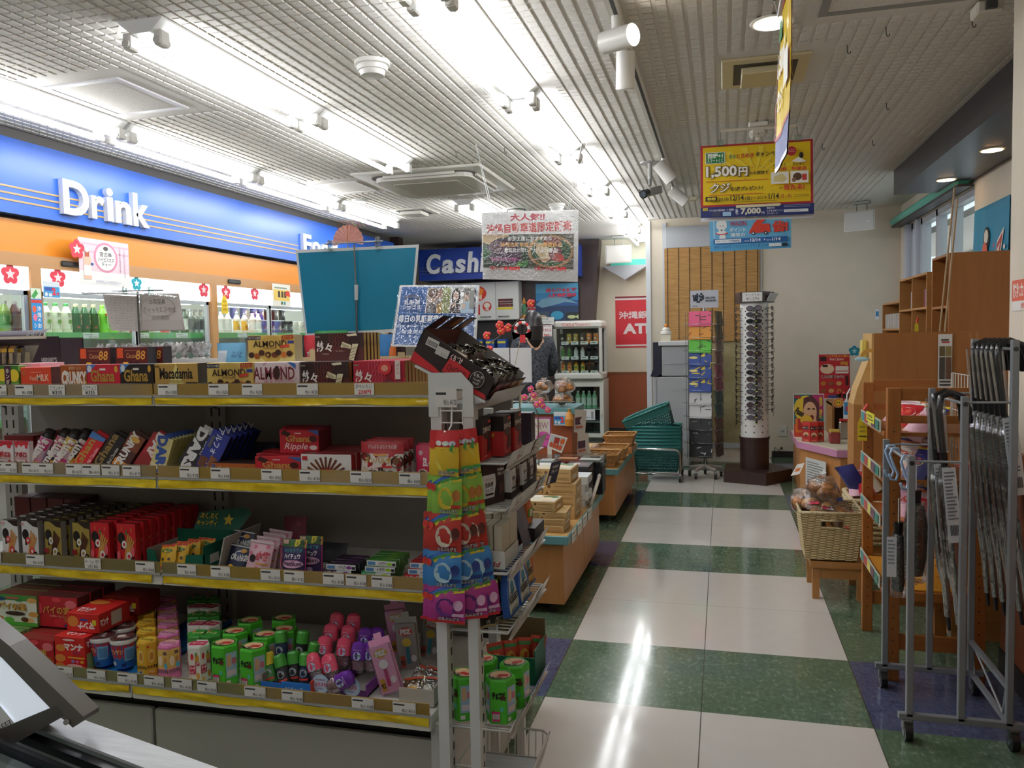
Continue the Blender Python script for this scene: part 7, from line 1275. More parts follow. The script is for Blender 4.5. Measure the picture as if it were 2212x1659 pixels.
# laminated chocolate poster
b=MB();c=Yq((2.66,864,616),(2.66,1036,616),(2.56,845,748),(2.56,1028,752));f=quad(b,c,'#e6e8ea/s')
f.r(.03, .03, .965, .97, '#2f6fc0'); f.r(.36, .53, .955, .955, '#cfc4bc')
f.p([(.37,.53),(.56,.53),(.56,.955),(.37,.955)],'#b8aba8');f.e(.44,.80,.05,.10,'#dab8a6',12);f.e(.44,.86,.065,.08,'#7a5a4a',12);f.p([(.37,.53),(.37,.64),(.44,.7),(.52,.62),(.54,.53)],'#6d666e');f.e(.53,.84,.04,.08,'#caa48e',12);f.p([(.50,.53),(.5,.66),(.56,.72),(.62,.62),(.62,.53)],'#d8a84a');f.r(.56,.53,.66,.955,'#a8b06a');f.e(.62,.9,.06,.05,'#c8d08a',10)
f.r(.66,.53,.80,.955,'#d8d4d0');f.e(.73,.80,.055,.14,'#241a1a',14);f.e(.728,.81,.034,.075,'#d9b09a',12);f.p([(.66,.53),(.68,.66),(.74,.70),(.79,.66),(.8,.53)],'#4a3a3c');f.p([(.68,.60),(.72,.72),(.74,.66)],'#d2a68e');f.r(.80,.53,.955,.955,'#d6d8d6');f.e(.86,.80,.04,.10,'#dcbca8',12);f.e(.86,.88,.055,.06,'#8a8480',12);f.p([(.80,.53),(.82,.68),(.87,.72),(.94,.64),(.955,.53)],'#a9c2d6');f.e(.835,.64,.02,.05,'#dcbca8',8);f.r(.9,.6,.955,.9,'#8a8a88')
f.t('SWEETS DAYS',.1,.74,.3,.79,'#8a7a5a',.01,0,0,2,.4);f.t('乳酸菌',.1,.65,.3,.73,'#e6ebf2',.02);f.t('ショコラ',.09,.57,.31,.64,'#e6ebf2',.02);f.r(.03,.505,.965,.515,'#7aa0d8')
f.t('毎日の乳酸菌習慣のために。',.06,.36,.93,.48,'#eef2f6',.025);f.t('For your daily "Lactic acid"',.06,.27,.86,.33,'#dfe8f2',.01);f.t('帮您实现每天的乳酸菌',.12,.18,.8,.24,'#dfe8f2',.01);f.t('每日乳酸菌 自己',.28,.08,.8,.14,'#dfe8f2',.01)
O('laminated_poster',b,'blue and white chocolate poster with four portrait photos behind the tilted display case','poster')
b = MB(); c2 = [p+V3((0, -.004, 0)) for p in c]
b.grid(lambda u,v:(lambda P:(P.x,P.y-.006-.010*abs(math.sin(7*u+5*v))*max(0,math.cos(3*v+u*2)),P.z))((c2[2]*(1-u)+c2[3]*u)*(1-v)+(c2[0]*(1-u)+c2[1]*u)*v),16,12,'crinkle');O('poster_sleeve',b,'crinkled clear sleeve over the blue chocolate poster','film')
t=E('poster_stand','small metal stand behind the blue chocolate poster','stand',(onY(2.70,940,780).x,2.70,1.259));b=MB();b.tube([(0,0,0),(0,-.02,.34)],.004,'#8f9194/c',6);b.box(-.05,-.03,0,.05,.04,.004,'#8f9194/m');O('stand_pole',b,parent=t);b=MB();b.tube([(-.07,-.022,.335),(.07,-.022,.335)],.003,'#9b9da0/c',6);O('cross_bar',b,parent=t)
# hanging white sweet potato sign
yw = 5.3; c = Yq((yw, 1040, 459), (yw, 1250, 453), (yw, 1043, 603), (yw, 1248, 609))
b = MB(); f = quad(b, c, '#e9e7e3/s', th=.004)
f.t('大人気!!', .3, .86, .66, .97, '#c02038', .04); f.t('沖縄自動車道限定販売', .05, .69, .93, .84, '#cf3a2c', .03, 0, 1.5)
f.r(.01,.175,.49,.67,'#33442f');f.r(.49,.175,.955,.67,'#4a4a32');f.p([(.01,.67),(.01,.55),(.12,.5),(.3,.67)],'#c9a97a');f.e(.25,.42,.2,.2,'#3a2a3c',20);f.e(.22,.48,.14,.1,'#5a3040',16);f.e(.3,.36,.13,.1,'#4a2a48',16);f.p([(.01,.5),(.1,.4),(.03,.3),(.01,.3)],'#1f5a2f');f.p([(.4,.2),(.46,.3),(.49,.28),(.47,.2)],'#3f8a3a');f.p([(.36,.2),(.4,.28),(.43,.2)],'#57a040');f.p([(.38,.6),(.48,.5),(.48,.3),(.42,.34)],'#234a28')
f.e(.72,.42,.235,.235,'#b58a52',26);f.e(.72,.42,.205,.205,'#2f5a30',26);f.e(.7,.58,.06,.07,'#7a3428',12);f.e(.77,.56,.06,.06,'#8a4030',12);f.e(.66,.38,.06,.12,'#e2cfa0',14);f.e(.62,.44,.05,.1,'#d8bf8a',12);f.e(.78,.38,.08,.1,'#7a2f34',14);f.e(.8,.34,.06,.06,'#9a3f34',12);f.e(.88,.44,.05,.1,'#2a5a34',12)
f.t('お手土産におすすめな',.28,.57,.74,.64,'#ece9e4',.02);f.t('沖縄自動車道だけの限定商品',.2,.48,.84,.55,'#e0a85a',.03);f.t('老若男女問わず大人気の商品!',.24,.40,.8,.47,'#f0ede9',.02);f.t('黒糖紫いもアンダギー',.1,.27,.4,.33,'#c05a90',.02);f.t('シークヮーサーアンダギー',.52,.27,.9,.33,'#c8544a',.02);f.t('7個入り袋 823円',.08,.14,.4,.2,'#cf2a2a',.05);f.t('7個入り袋 750円',.56,.145,.88,.205,'#cf2a2a',.05)
O('hanging_sign', b, 'white hanging sign with red brush lettering and two food photos', 'sign')
b=MB();b.grid(lambda u,v:(lambda P:(P.x,P.y-.006-.02*abs(math.sin(6*u+4*v))*max(0,math.sin(3*v)),P.z))((c[2]*(1-u)+c[3]*u)*(1-v)+(c[0]*(1-u)+c[1]*u)*v),18,14,'crinkle');O('sign_sleeve',b,'crinkled clear sleeve over the white hanging sign','film')
b = MB()
for p0,p1 in (((1062,459),(1045,420)),((1066,459),(1048,424)),((1226,453),(1244,418)),((1230,453),(1252,420))):
    q0=onY(yw,*p0);q1=onY(yw,*p1);b.wire([q0,(q0.x+(q1.x-q0.x)*2,yw,CEIL-.006)],.0018,'#dedede',4)
O('cord', b, 'pair of clear cords holding the white hanging sign', 'cord')
# yellow campaign sign with its hanger and the light blue sign behind
yc = 5.36; c = Yq((yc, 1513, 316), (yc, 1756, 300), (yc, 1514, 479), (yc, 1757, 470))
b=MB();f=quad(b,c,'#e9e9ec/s',th=.004);f.r(0,.185,1,1,'#a8242c');f.r(.022,.215,.978,.975,'#e8c414')
for i in range(9):a=math.radians(20*i);f.p([(.5,.6),(.5+.46*math.cos(a)*1.0,.6+.36*math.sin(a)),(.5+.46*math.cos(a+.12),.6+.36*math.sin(a+.12))],'#edd23c')
f.r(.045,.755,.225,.905,'#e9e6da');f.r(.052,.762,.218,.898,'#1f7a3c');f.t('西得+1',.065,.825,.205,.89,'#eef2ea',.05);f.t('スマートくじ',.062,.772,.208,.82,'#eef2ea',.02)
f.t('冬の',.26,.80,.32,.865,'#2f7a5a',.02);f.t('ときめき',.33,.805,.48,.87,'#c0342e',.02);f.t('キャンペーン',.5,.81,.75,.88,'#2a2420',.02)
for tx,x0,x1,h0,h1 in (('1,500',.05,.33,.555,.72),('円',.345,.425,.575,.69)):f.t(tx,x0-.004,h0-.012,x1+.012,h1+.008,'#6a5420',.09);f.t(tx,x0,h0,x1,h1,'#f2efe6',.03)
f.t('のお買物で',.44,.585,.61,.63,'#4a3a1c',.02);f.r(.05,.515,.61,.522,'#c0342e');f.t('クジ',.085,.365,.27,.5,'#6a5420',.07,.2);f.t('クジ',.09,.37,.265,.495,'#f2efe6',.02,.2);f.t('を1枚プレゼント!',.27,.38,.56,.44,'#3a3020',.03,.2);f.r(.08,.335,.56,.342,'#c0342e')
for i in range(26):q=random.Random(i);f.c(.05+.62*q.random(),.36+.4*q.random(),.006,('#2f7a8a','#c0342e','#3a5aa0')[i % 3],8)
f.r(.045,.255,.15,.315,'#1d1a14');f.t('期間',.06,.265,.135,.305,'#f0d84a',.02);f.t('2018/',.16,.25,.26,.30,'#2a2214',.01);f.t('12/14',.27,.25,.39,.325,'#2a2214',.03);f.t('(金)～2019/',.4,.245,.6,.305,'#2a2214',.01);f.t('1/14',.61,.25,.70,.325,'#2a2214',.03);f.t('(月・祝)',.71,.25,.81,.31,'#b0342a',.01);f.r(.83,.27,.96,.275,'#4a4020');f.r(.83,.29,.96,.295,'#4a4020');f.r(.3,.228,.68,.233,'#4a4020')
f.c(.81,.85,.06,'#b02430',20);f.r(.78,.84,.84,.845,'#e6c8c0');f.r(.78,.86,.84,.865,'#e6c8c0');f.p([(.81,.72),(.87,.77),(.94,.71),(.88,.70)],'#f0eeea');f.e(.895,.79,.02,.04,'#1d1a1a',10)
f.t('次回使える',.65,.66,.76,.70,'#3a3020',.01);f.t('割引券',.645,.60,.77,.65,'#c0342e',.03);f.r(.63,.44,.785,.59,'#efece2');f.p([(.65,.47),(.74,.46),(.77,.5),(.73,.57),(.66,.54)],'#d8c88a');f.t('西日本の',.82,.66,.92,.70,'#3a3020',.01);f.t('特産品',.81,.60,.94,.65,'#c0342e',.03);f.r(.80,.44,.955,.59,'#efece2');f.e(.86,.52,.04,.05,'#5a3a24',10);f.r(.9,.47,.94,.55,'#c8402e');f.e(.83,.48,.02,.03,'#8a6a4a',8);f.t('が',.70,.37,.735,.40,'#3a3020',.02);f.t('当たる!',.74,.355,.92,.425,'#c0342e',.05)
f.r(0,.035,1,.175,'#1d2a66');f.r(.02,.13,.065,.165,'#e6d23a');f.t('広告',.025,.135,.06,.16,'#2a2a2a',.01);f.t('イオンNEXCO西日本カード 新登場!',.075,.115,.3,.145,'#e9ecf4',.01);f.r(.1,.05,.18,.105,'#3a3f5a');f.r(.2,.05,.275,.105,'#9fc2e0');f.p([(.32,.15),(.7,.155),(.72,.175),(.7,.19),(.32,.185)],'#d9cfa8');f.t('最大',.315,.06,.34,.14,'#e9ecf4',.02);f.t('7,000',.36,.05,.54,.145,'#d8d4c4',.05);f.t('円',.545,.055,.57,.09,'#e9ecf4',.01);f.t('相当分の',.59,.12,.66,.145,'#e9ecf4',.01);f.t('ときめきポイント',.59,.085,.73,.11,'#e9ecf4',.01);f.t('プレゼント!',.59,.05,.69,.075,'#e9ecf4',.01);f.r(.74,.07,.95,.105,'#e6e9ee');f.t('イオンNEXCO西日本カード',.75,.077,.92,.098,'#4a4f5a',0);f.r(.74,.135,.97,.14,'#aab2d0');f.r(.74,.155,.97,.16,'#aab2d0');f.r(.4,.012,.48,.02,'#55585c');f.r(.5,.012,.6,.02,'#55585c')
O('campaign_sign', b, 'large yellow hanging campaign sign with a dark red border', 'sign')
b = MB(); a0, a1 = onY(yc-.02, 1556, 282), onY(yc-.02, 1720, 272); b.tube([a0, a1], .012, '#d9d2c2/s', 8)
for p,px,py in ((a0,1556,306),(a1,1724,294)):q=onY(yc-.004,px,py);b.tube([p,(q.x,q.y-.003,q.z)],.003,'#8a8a88',5);b.box(q.x-.022,q.y-.006,q.z-.03,q.x+.022,q.y-.003,q.z+.012,'bottleclear')
m=(a0+a1)/2;b.tube([(m.x,m.y,m.z),(m.x,m.y,CEIL-.09)],.008,'#d9d2c2/s',8);O('sign_hanger',b,'cream rod hanger with clips carrying the yellow campaign sign','hanger')
yo=6.6;c=Yq((yo,1532,466),(yo,1709,460),(yo,1534,544),(yo,1709,535));b=MB();f=quad(b,c,'#58a8d8/s',th=.004)
f.r(.0,.3,1,1,'#6cb6de');f.r(.05,.35,.06,1,'#d8e8f0');f.r(.075,.95,.47,1,'#1f5a9a');f.e(.15,.72,.05,.2,'#eef0ee',18);f.p([(.085,.78),(.11,.86),(.12,.7),(.1,.62),(.085,.66)],'#eef0ee');f.p([(.215,.78),(.19,.86),(.18,.7),(.2,.62),(.215,.66)],'#eef0ee');f.p([(.12,.34),(.2,.34),(.19,.56),(.13,.56)],'#eef0ee');f.c(.15,.58,.025,'#2a2a2a',8);f.c(.135,.7,.014,'#2a2a2a',6);f.c(.17,.7,.014,'#2a2a2a',6);f.e(.15,.5,.075,.05,'#d0343a',16);f.e(.15,.52,.065,.04,'#eef0ee',16)
f.t('WAON',.25,.68,.455,.82,'#b8405a',.02);f.t('ポイント',.25,.52,.45,.64,'#e8f0f4',.03);f.t('通常の',.26,.38,.44,.49,'#e8f0f4',.03);f.p([(.49,.5),(.55,.75),(.66,1),(.76,1),(.64,.72),(.74,.72),(.75,.48),(.49,.46)],'#d8422e');f.c(.54,.46,.05,'#1d2a4a',14);f.c(.54,.46,.025,'#e6e9ec',10);f.c(.69,.46,.05,'#1d2a4a',14);f.c(.69,.46,.025,'#e6e9ec',10);f.t('倍!',.77,.47,.96,.8,'#d8422e',.06)
f.r(.045,.2,.95,.34,'#2060a8');f.r(.065,.22,.39,.32,'#eef2f6');f.t('キャンペーン対象期間',.08,.24,.37,.3,'#2a4a7a',.01);f.t('2018.',.43,.23,.49,.27,'#eef2f6',.01);f.t('12/14',.5,.225,.63,.315,'#eef2f6',.04);f.t('▶',.67,.24,.69,.3,'#eef2f6');f.t('2019.',.7,.23,.76,.27,'#eef2f6',.01);f.t('1/14',.77,.225,.87,.315,'#eef2f6',.04);f.t('通常とは200円につき1ポイントです。詳しくは',.05,.07,.72,.15,'#2a5a9a',0);f.r(.73,.06,.88,.15,'#eef2f6');f.r(.89,.06,.95,.15,'#24324a')
O('points_sign', b, 'light blue hanging points sign under the yellow campaign sign', 'sign')
b = MB()
for px in (1560, 1685): p = onY(yo, px, 463); b.wire([p, (p.x, yo, CEIL-.006)], .0016, '#c9c9c9', 4)
O('cord', b, 'thin cords holding the light blue points sign', 'cord')
# edge-on yellow banner
t=E('hanging_banner','yellow and blue banner hanging edge-on from a hook near the bright downlight','banner',(.305,3.0,CEIL-.006))
A0, A1 = onY(2.8, 1697, -14), onY(2.8, 1674, 335)
def ban(u, v, n=0):
    y=2.66+.42*u;w=.006*math.sin(PI*u)*(1-v)+.003*math.sin(9*u+4*v);top=V3((.285,y,2.54));x=.283+.010*v+.008*u+.004*math.sin(2.2*v+u*2.5)-.022*(1-v)*u+w+n;return (x-.305,y-3.0,1.97+.55*v+(.12*u*0)-(CEIL-.006)+.02)
b=MB();b.grid(lambda u,v:ban(u,v),12,16,'#e6c41c/s');b.grid(lambda u,v:ban(1-u,v,-.0015),12,16,'#e2c01a/s')
for sgn in (1, -1):
    f=F(b,(lambda u,v,n:ban(u,v,n)) if sgn>0 else (lambda u,v,n:ban(1-u,v,-.0015-n)),.5,.55,.0008,8);f.r(0,0,1,.2,'#24327a');f.r(0,0,1,.03,'#e6e6ea');f.r(0,.2,1,.225,'#a8242c');f.r(0,.98,1,1,'#a8242c');f.r(.0,.2,.02,1,'#a8242c');f.r(.98,.2,1,1,'#a8242c');f.r(.1,.8,.3,.92,'#1f7a3c');f.t('1,500円',.1,.55,.6,.75,'#efece2',.05);f.t('クジ',.1,.36,.4,.5,'#efece2',.04);f.r(.65,.4,.95,.6,'#efece2')
O('banner_sheet', b, parent=t)
b=MB();b.tube([(-.03,.30,0),(-.03,.30,-.05),(-.022,.30,-.06),(-.014,.30,-.05)],.0022,'#77777a/c',5);b.tube([(-.022,.30,-.06),(-.02,.12,-.19)],.0016,'#dddddd',4);b.tube([(0,-.25,0),(-.02,-.25,-.19)],.0016,'#dddddd',4);b.tube([(-.02,-.36,-.188),(-.02,.1,-.188)],.006,'#e6e6e4/s',6);O('banner_rod',b,parent=t)
# ================================================================== low display tables along the aisle
def table(label, x0, y0, x1, y1, zt):
    t = E('display_table', label, 'table', ((x0+x1)/2, (y0+y1)/2, 0)); b = MB()
    b.box(x0+.03,y0+.03,.055,x1-.03,y1-.03,zt-.045,'counterwood',.003);b.box(x1-.031,(y0+y1)/2-.0015,.06,x1-.0295,(y0+y1)/2+.0015,zt-.05,'#6a4526');PW('table_body',b,t)
    b=MB();b.box(x0,y0,zt-.045,x1,y1,zt,'#67989a/s',.003);b.box(x0+.008,y0+.008,zt-.001,x1-.008,y1-.008,zt+.001,'lightwood');PW('table_top',b,t)
    for x in (x0+.1, x1-.1):
        for y in (y0+.1,y1-.1):b=MB();b.cyl((x,y,0),(x,y,.056),.025,.02,'#1c1a1a',10);PW('foot',b,t)
table('low wooden display table with blue green edge carrying kraft boxes', -1.5, 3.87, -.667, 5.12, .415)
table('low wooden display table with blue green edge carrying woven bread trays',-1.5,5.92,-.675,7.37,.415)
KR = '#c2a06a'
def kraft(w, d, h, photo=False, lid='#c9ab78'):
    b=MB();b.box(-w/2,0,0,w/2,d,h,KR,.002);f=face(b,(-w/2,0,0),(w,0,0),(0,0,h));f.t('12袋入',.08,.62,.28,.84,'#4a3a24',.02);f.r(.08,.12,.24,.5,'#5a4a30');f.r(.1,.16,.22,.44,'#b09468');f.e(.38,.72,.04,.14,'#6a4a2a',10);f.p([(.3,.14),(.33,.3),(.36,.14),(.33,.06)],'#3a2c1c');f.r(.42,.2,.95,.26,'#9a7c4c');f.r(.42,.34,.9,.38,'#9a7c4c');f.r(.5,.7,.92,.76,'#9a7c4c')
    face(b,(w/2,0,0),(0,d,0),(0,0,h),[('r',.2,.2,.7,.5,'#d9d4c4'),('r',.15,.62,.8,.7,'#9a7c4c')])
    if photo:face(b,(-w/2,0,h),(w,0,0),(0,d,0),[('r',.03,.03,.97,.97,'#d8d0b4'),('p',[(.02,.6),(.4,.62),(.38,.98),(.02,.96)],'#e9e4dc'),('p',[(.42,.1),(.95,.05),(.97,.95),(.44,.9)],'#e3dcc8'),('e',.7,.72,.25,.2,'#4a6a3a',12),('e',.65,.4,.2,.25,'#e8d2b4',12)],.0006)
    return b.mesh('kraft_box')
k1,k1p,k2,k2p=kraft(.19,.17,.034),kraft(.17,.16,.05,True),kraft(.24,.2,.065),kraft(.225,.2,.075,True)
for i in range(3):O('kraft_box',k1,f'flat kraft gift box, {("lowest", "middle", "third")[i]} of the stack beside the end rack','box',loc=(-.795+.006*i,3.93+.004*i,.4175+.035*i),rz=.02*i)
O('kraft_box',k1p,'kraft box with photo wrapped sweets on top of the flat kraft stack','box',loc=(-.83,3.94,.524),rz=-.06)
for i in range(3):O('kraft_box',k2,f'tall kraft gift box, {("lowest", "middle", "third")[i]} of the stack behind the flat kraft stack','box',loc=(-.82+.004*i,4.24,.4175+.066*i),rz=.015*i)
O('kraft_box',k2p,'kraft box with pale photo packets on top of the tall kraft stack','box',loc=(-.83,4.24,.617),rz=-.03)
for i in range(4):O('gift_box',carton(.12,.16,.045,'#dfe2e4',[('r',.2,.3,.7,.5,'#9fb2c0')],side=[('r',.1,.3,.6,.6,'#a9c4d8')]),f'white gift box, {("lowest", "second", "third", "topmost")[i]} of the white stack','box',loc=(-.755+.02*(i % 2),4.53,.4175+.046*i))
for i in range(4):O('gift_box',carton(.15,.2,.052,'#241e22',[('r',.1,.3,.9,.4,'#5a5054')],side=[('r',.1,.25,.9,.8,'#4a4044'),('r',.2,.35,.7,.5,'#a09094')],top=[('e',.5,.5,.4,.3,'#6a5258',14),('e',.4,.5,.15,.2,'#c8b4b0',10)]),f'black gift box, {("lowest", "second", "third", "topmost")[i]} of the black stack','box',loc=(-.775,4.72,.4175+.053*i))
b=MB();b.box(-.15,0,0,.15,.14,.17,'#15141a');O('gift_box',b,'tall black box behind the black stack carrying the clear case','box',loc=(-.80,4.945,.4175))
b = MB(); x0, x1, y0, y1, z0, z1 = -.16, .16, 0, .12, 0, .075
for q in ((x0,y0,z0,x1,y0+.003,z1),(x0,y1-.003,z0,x1,y1,z1),(x0,y0,z0,x0+.003,y1,z1),(x1-.003,y0,z0,x1,y1,z1)):b.box(*q,'acrylic')
b.box(x0+.005,y0+.004,0,.02,y1-.004,.03,'#a8202c');b.box(.02,y0+.004,0,x1-.005,y1-.004,.03,'#1b1a1e');b.box(x0+.02,.02,.03,-.02,.1,.045,'#e09a72');b.box(0,.02,.03,.13,.1,.042,'#dcd8d4');O('acrylic_case',b,'clear acrylic case holding red and black sweet boxes','case',loc=(-.80,4.95,.59))
b=MB();b.box(-.14,0,0,.12,.16,.05,'acrylic');b.box(-.12,.01,.002,.1,.14,.02,'#b9cad6');b.ball((-.06,.06,.03),(.04,.04,.012),'#d8c490',12,6);b.box(.02,.03,.02,.1,.12,.03,'#e2e4e6');O('acrylic_case',b,'flat clear plastic case with round biscuits behind the kraft boxes','case',loc=(-.98,4.5,.66));b=MB();b.box(-.16,0,0,.14,.2,.24,'#4a3a34');O('gift_box',b,'dark box under the flat clear case','box',loc=(-.98,4.49,.4175))
b = MB()
def edge_card(y,w,h,l):b=MB();b.box(-.664,y,.38-h*.35,-.661,y+w,.38+h*.65,'#e9e6de');face(b,(-.661,y,.38-h*.35),(0,w,0),(0,0,h),[('r',.1,.7,.6,.8,'#6a6662'),('t','税込 ¥648',.4,.2,.92,.45,'#55524e',0)]);O('price_card',b,l,'price card')
for i in range(4):edge_card(3.95+.17*i,.12,.06,f'{NTH[i]} white price card along the blue green edge of the kraft box table')
b=MB();b.tube([(-.672,4.6,.42),(-.668,4.9,.52),(-.672,5.1,.6)],.012,'#cfc6b8',5);O('paper_banner',b,'rolled pale paper strip along the table edge','paper')
# bread bags
def bagm(w, d, h, seed, kind='bread', print_=None, n=5):
    q = random.Random(seed); b = MB()
    for i in range(n):b.ball((w*.55*(q.random()-.5),d*.5*(q.random()-.5),h*(.22+.45*q.random())),(w*.24,d*.26,h*.2),kind,9,6)
    ph = [q.random()*6 for _ in range(4)]
    def sh(p):
        a = math.atan2(p[1], p[0]); k = 1+.10*math.sin(5*a+ph[0])+.07*math.sin(9*a+ph[1]+3*p[2]); zz = p[2]
        if zz > .75: k *= 1.4
        return (p[0]*k, p[1]*k, zz)
    b.ball((0, 0, h*.5), (w*.5, d*.5, h*.5), 'crinkle', 20, 10, sh); n_ = 10
    b.add([(0,0,h*.93)]+[(w*.3*math.cos(2*PI*i/n_)*(1 if i % 2 else .5),d*.2*math.sin(2*PI*i/n_),h*(1.06+.06*(i % 3))) for i in range(n_)],[(0,1+i,1+(i+1) % n_) for i in range(n_)],'crinkle')
    if print_:
        for i in range(4):a,z=-.5-.7*i,h*(.3+.15*(i % 3));b.T=Matrix.Translation((w*.5*math.cos(a),d*.5*math.sin(a),z)) @ Matrix.Rotation(a+PI/2,4,'Z');face(b,(-w*.14,-.004,-h*.08),(w*.28,0,0),(0,.02,h*.16),[('e',.3,.5,.3,.45,print_,10),('e',.75,.4,.25,.35,print_,10)]);b.T=None
    return b.mesh('bread_bag')
BG=[bagm(.15,.12,.10,i,n=6) for i in range(2)];BS=[bagm(.09,.08,.07,10+i,('bread','breadpale','breadpale')[i],'#2f6fc0' if i==2 else '#d9d4d0',3) for i in range(3)]
t=E('display_stand','brown display stand with blue green top edge holding bagged bread','stand',(-1.05,5.4,0));b=MB();b.box(-1.4,5.4,0,-.925,5.75,.88,'dado');PW('stand_body',b,t);b=MB();b.box(-1.42,5.38,.88,-.90,5.77,.925,'#67989a/s',.003);PW('stand_top',b,t);b=MB();b.box(-1.1,5.396,.1,-1.07,5.4,.7,'#e6e2d8');PW('white_strip',b,t)
for i,(x,y,z) in enumerate(((-1.18,5.47,.928),(-1.0,5.47,.928),(-1.14,5.5,1.015),(-.99,5.5,1.015))):O('bread_bag',BG[i % 2],('clear bag of brown buns, lower layer beside the dark jacket','clear bag of brown buns, lower layer at the stand corner','clear bag of brown buns, upper layer beside the dark jacket','clear bag of brown buns, upper layer at the stand corner')[i],'bread bag',loc=(x,y,z),rz=i)
b=MB();b.tube([(-1.41,5.375,.97),(-.9,5.375,.97)],.004,'#c9cbce/c',6);O('guard_rail',b,'thin metal guard rail in front of the bagged buns','rail')
b = MB()
for k in range(3):b.add([(-.895+.02*k,5.36-.02*k,.92-.16*k),(-.83+.01*k,5.46,.9-.16*k),(-.84+.03*k,5.44,.74-.16*k),(-.905+.02*k,5.36,.76-.16*k)],[(0,1,2,3),(3,2,1,0)],'#d8d0c8');face(b,(-.90+.02*k,5.352-.02*k,.78-.16*k),(.05,.08,0),(0,0,.1),[('r',.1,.3,.9,.8,'#5a3a4a'),('r',.1,.05,.9,.2,'#c06a5a')],.002)
O('paper_banner', b, 'strip of hanging leaflets at the corner of the bread stand', 'leaflet')
def wtray(w, d, h, k='rushbrown', rim='#a9793a'):
    b=MB();a=.82;o=[(-w/2,0),(w/2,0),(w/2,d),(-w/2,d)];i_=[(-w/2*a,d*.08),(w/2*a,d*.08),(w/2*a,d*.92),(-w/2*a,d*.92)]
    vs=[(x,y,h) for x,y in o]+[(x,y,0) for x,y in i_];fs=[(i,(i+1) % 4,4+(i+1) % 4,4+i) for i in range(4)]
    b.add(vs,[f[::-1] for f in fs]+[(4,7,6,5)],k);b.add([(x*.96,.01+y*.98,z+.004) for x,y,z in vs],fs+[(4,5,6,7)],k);b.tube([(x,y,h) for x,y in o],.008,rim,6,True);return b
BT = wtray(.26, .3, .09).mesh('woven_tray')
for i,(x,y) in enumerate(((-.82,5.96),(-.80,6.32),(-.78,6.75))):O('woven_tray',BT,f'{NTH[i]} shallow woven tray on the edge of the far low table','tray',loc=(x,y,.42+(0 if i<2 else .05)))
b=MB();b.box(-.95,6.70,.417,-.66,7.1,.466,'counterwood');O('wooden_block',b,'wooden block raising the third woven tray','block')
q = random.Random(4)
for i in range(16):
    x,y,z=-1.34+.135*(i % 4),5.98+.16*(i//4),.42+.035*(i % 2);O('bread_bag',BS[i % 3],f'small clear bag of bread, {NTH[i % 4]} along and {NTH[i//4]} back on the far low table','bread bag','small bread bags',loc=(x,y,z),rot=(.2*q.random(),.3*q.random(),3*q.random()))
for i in range(3):O('bread_bag',BS[(2,0,1)[i]],f'small bread bag resting inside the {NTH[i]} woven tray','bread bag',loc=(-.87,6.06+.36*i+.03*i,.432+(0 if i<2 else .05)),rz=i)
# cards, blossoms and white sheets around the tables
ysheet('menu_sheet','white blank sheet pair hung on a clip bar before the dark jacket','sheet',4.6,(1054,752),(1101,824),[],'#e6e8ea');ysheet('menu_sheet','white blank sheet hung beside its twin on the clip bar','sheet',4.602,(1102,752),(1149,826),[],'#eceef0')
t=E('sheet_stand','metal clip stand on the kraft box table holding two white sheets','stand',(-1.14,4.80,.416));b=MB();b.tube([(0,0,0),(0,0,.7),(0,-.18,.935)],.005,'#9a9c9e/c',6);b.box(-.06,-.05,0,.06,.05,.006,'#9a9c9e/m');O('stand_pole',b,parent=t);b=MB();b.tube([(-.15,-.19,.935),(.15,-.19,.935)],.0035,'#9a9c9e/c',6);O('cross_bar',b,parent=t)
def twig(label, pts, Yt, blooms, col, r=.022, base=None):
    t=E('blossom_twig',label,'decoration',onY(Yt,*pts[0]));o=t.location;P=[onY(Yt+.01*i,*p)-o for i,p in enumerate(pts)]
    b = MB(); b.tube(P, [.004]*(len(P)-1)+[.0015], '#4a3a2c', 6)
    if base: b.tube([P[0], V3((0, 0, base-o.z))], .004, '#6a5a44', 5)
    O('twig', b, parent=t); q = random.Random(len(pts))
    for px, py in blooms:
        c = onY(Yt-.01, px, py)-o; b = MB()
        for k in range(5):a=2*PI*k/5+q.random();b.ball((c.x+r*.55*math.cos(a),c.y-.006,c.z+r*.55*math.sin(a)),(r*.55,r*.4,r*.55),col,8,5)
        b.ball((c.x, c.y-.014, c.z), (.006, .006, .006), '#e8c43a', 6, 4); O('blossom', b, parent=t)
twig('red plum blossom twig rising above the tilted display case',[(1050,800),(1054,745),(1075,730),(1110,703),(1140,668),(1148,660)],4.45,[(1053,725),(1080,702),(1083,715),(1098,708),(1058,756),(1148,656)],'#d8433f',.024,.42)
twig('pink blossom twig clipped behind the new product card',[(1162,895),(1150,868),(1163,872),(1180,886)],4.35,[(1147,840),(1153,853),(1134,858),(1160,874),(1172,876),(1184,885),(1168,868)],'#e2568e',.018,.42)
t=E('new_year_ornament','red and white twisted cord ornament with a white bow','ornament',onY(4.44,1128,712));b=MB()
for k in range(12):a0,a1=2*PI*k/12,2*PI*(k+1)/12;b.tube([(.04*math.cos(a),0,.04*math.sin(a)) for a in (a0,(a0+a1)/2,a1)],.009,'#d0333a' if k % 2 else '#eceae8',8)
O('twisted_ring', b, parent=t); b = MB()
for sx in (-1,1):b.add([(0,-.01,-.03),(sx*.06,-.01,-.01),(sx*.05,-.01,-.06)],[(0,1,2),(2,1,0)],'#f0efed')
O('paper_bow',b,parent=t);b=MB();b.box(-.012,-.012,-.075,.02,-.009,-.03,'#d0333a');b.tube([(-.01,-.004,-.05),(-.06,-.002,-.26),(-.07,0,-.6)],.002,'#b9a58a',5);O('ribbon',b,parent=t)
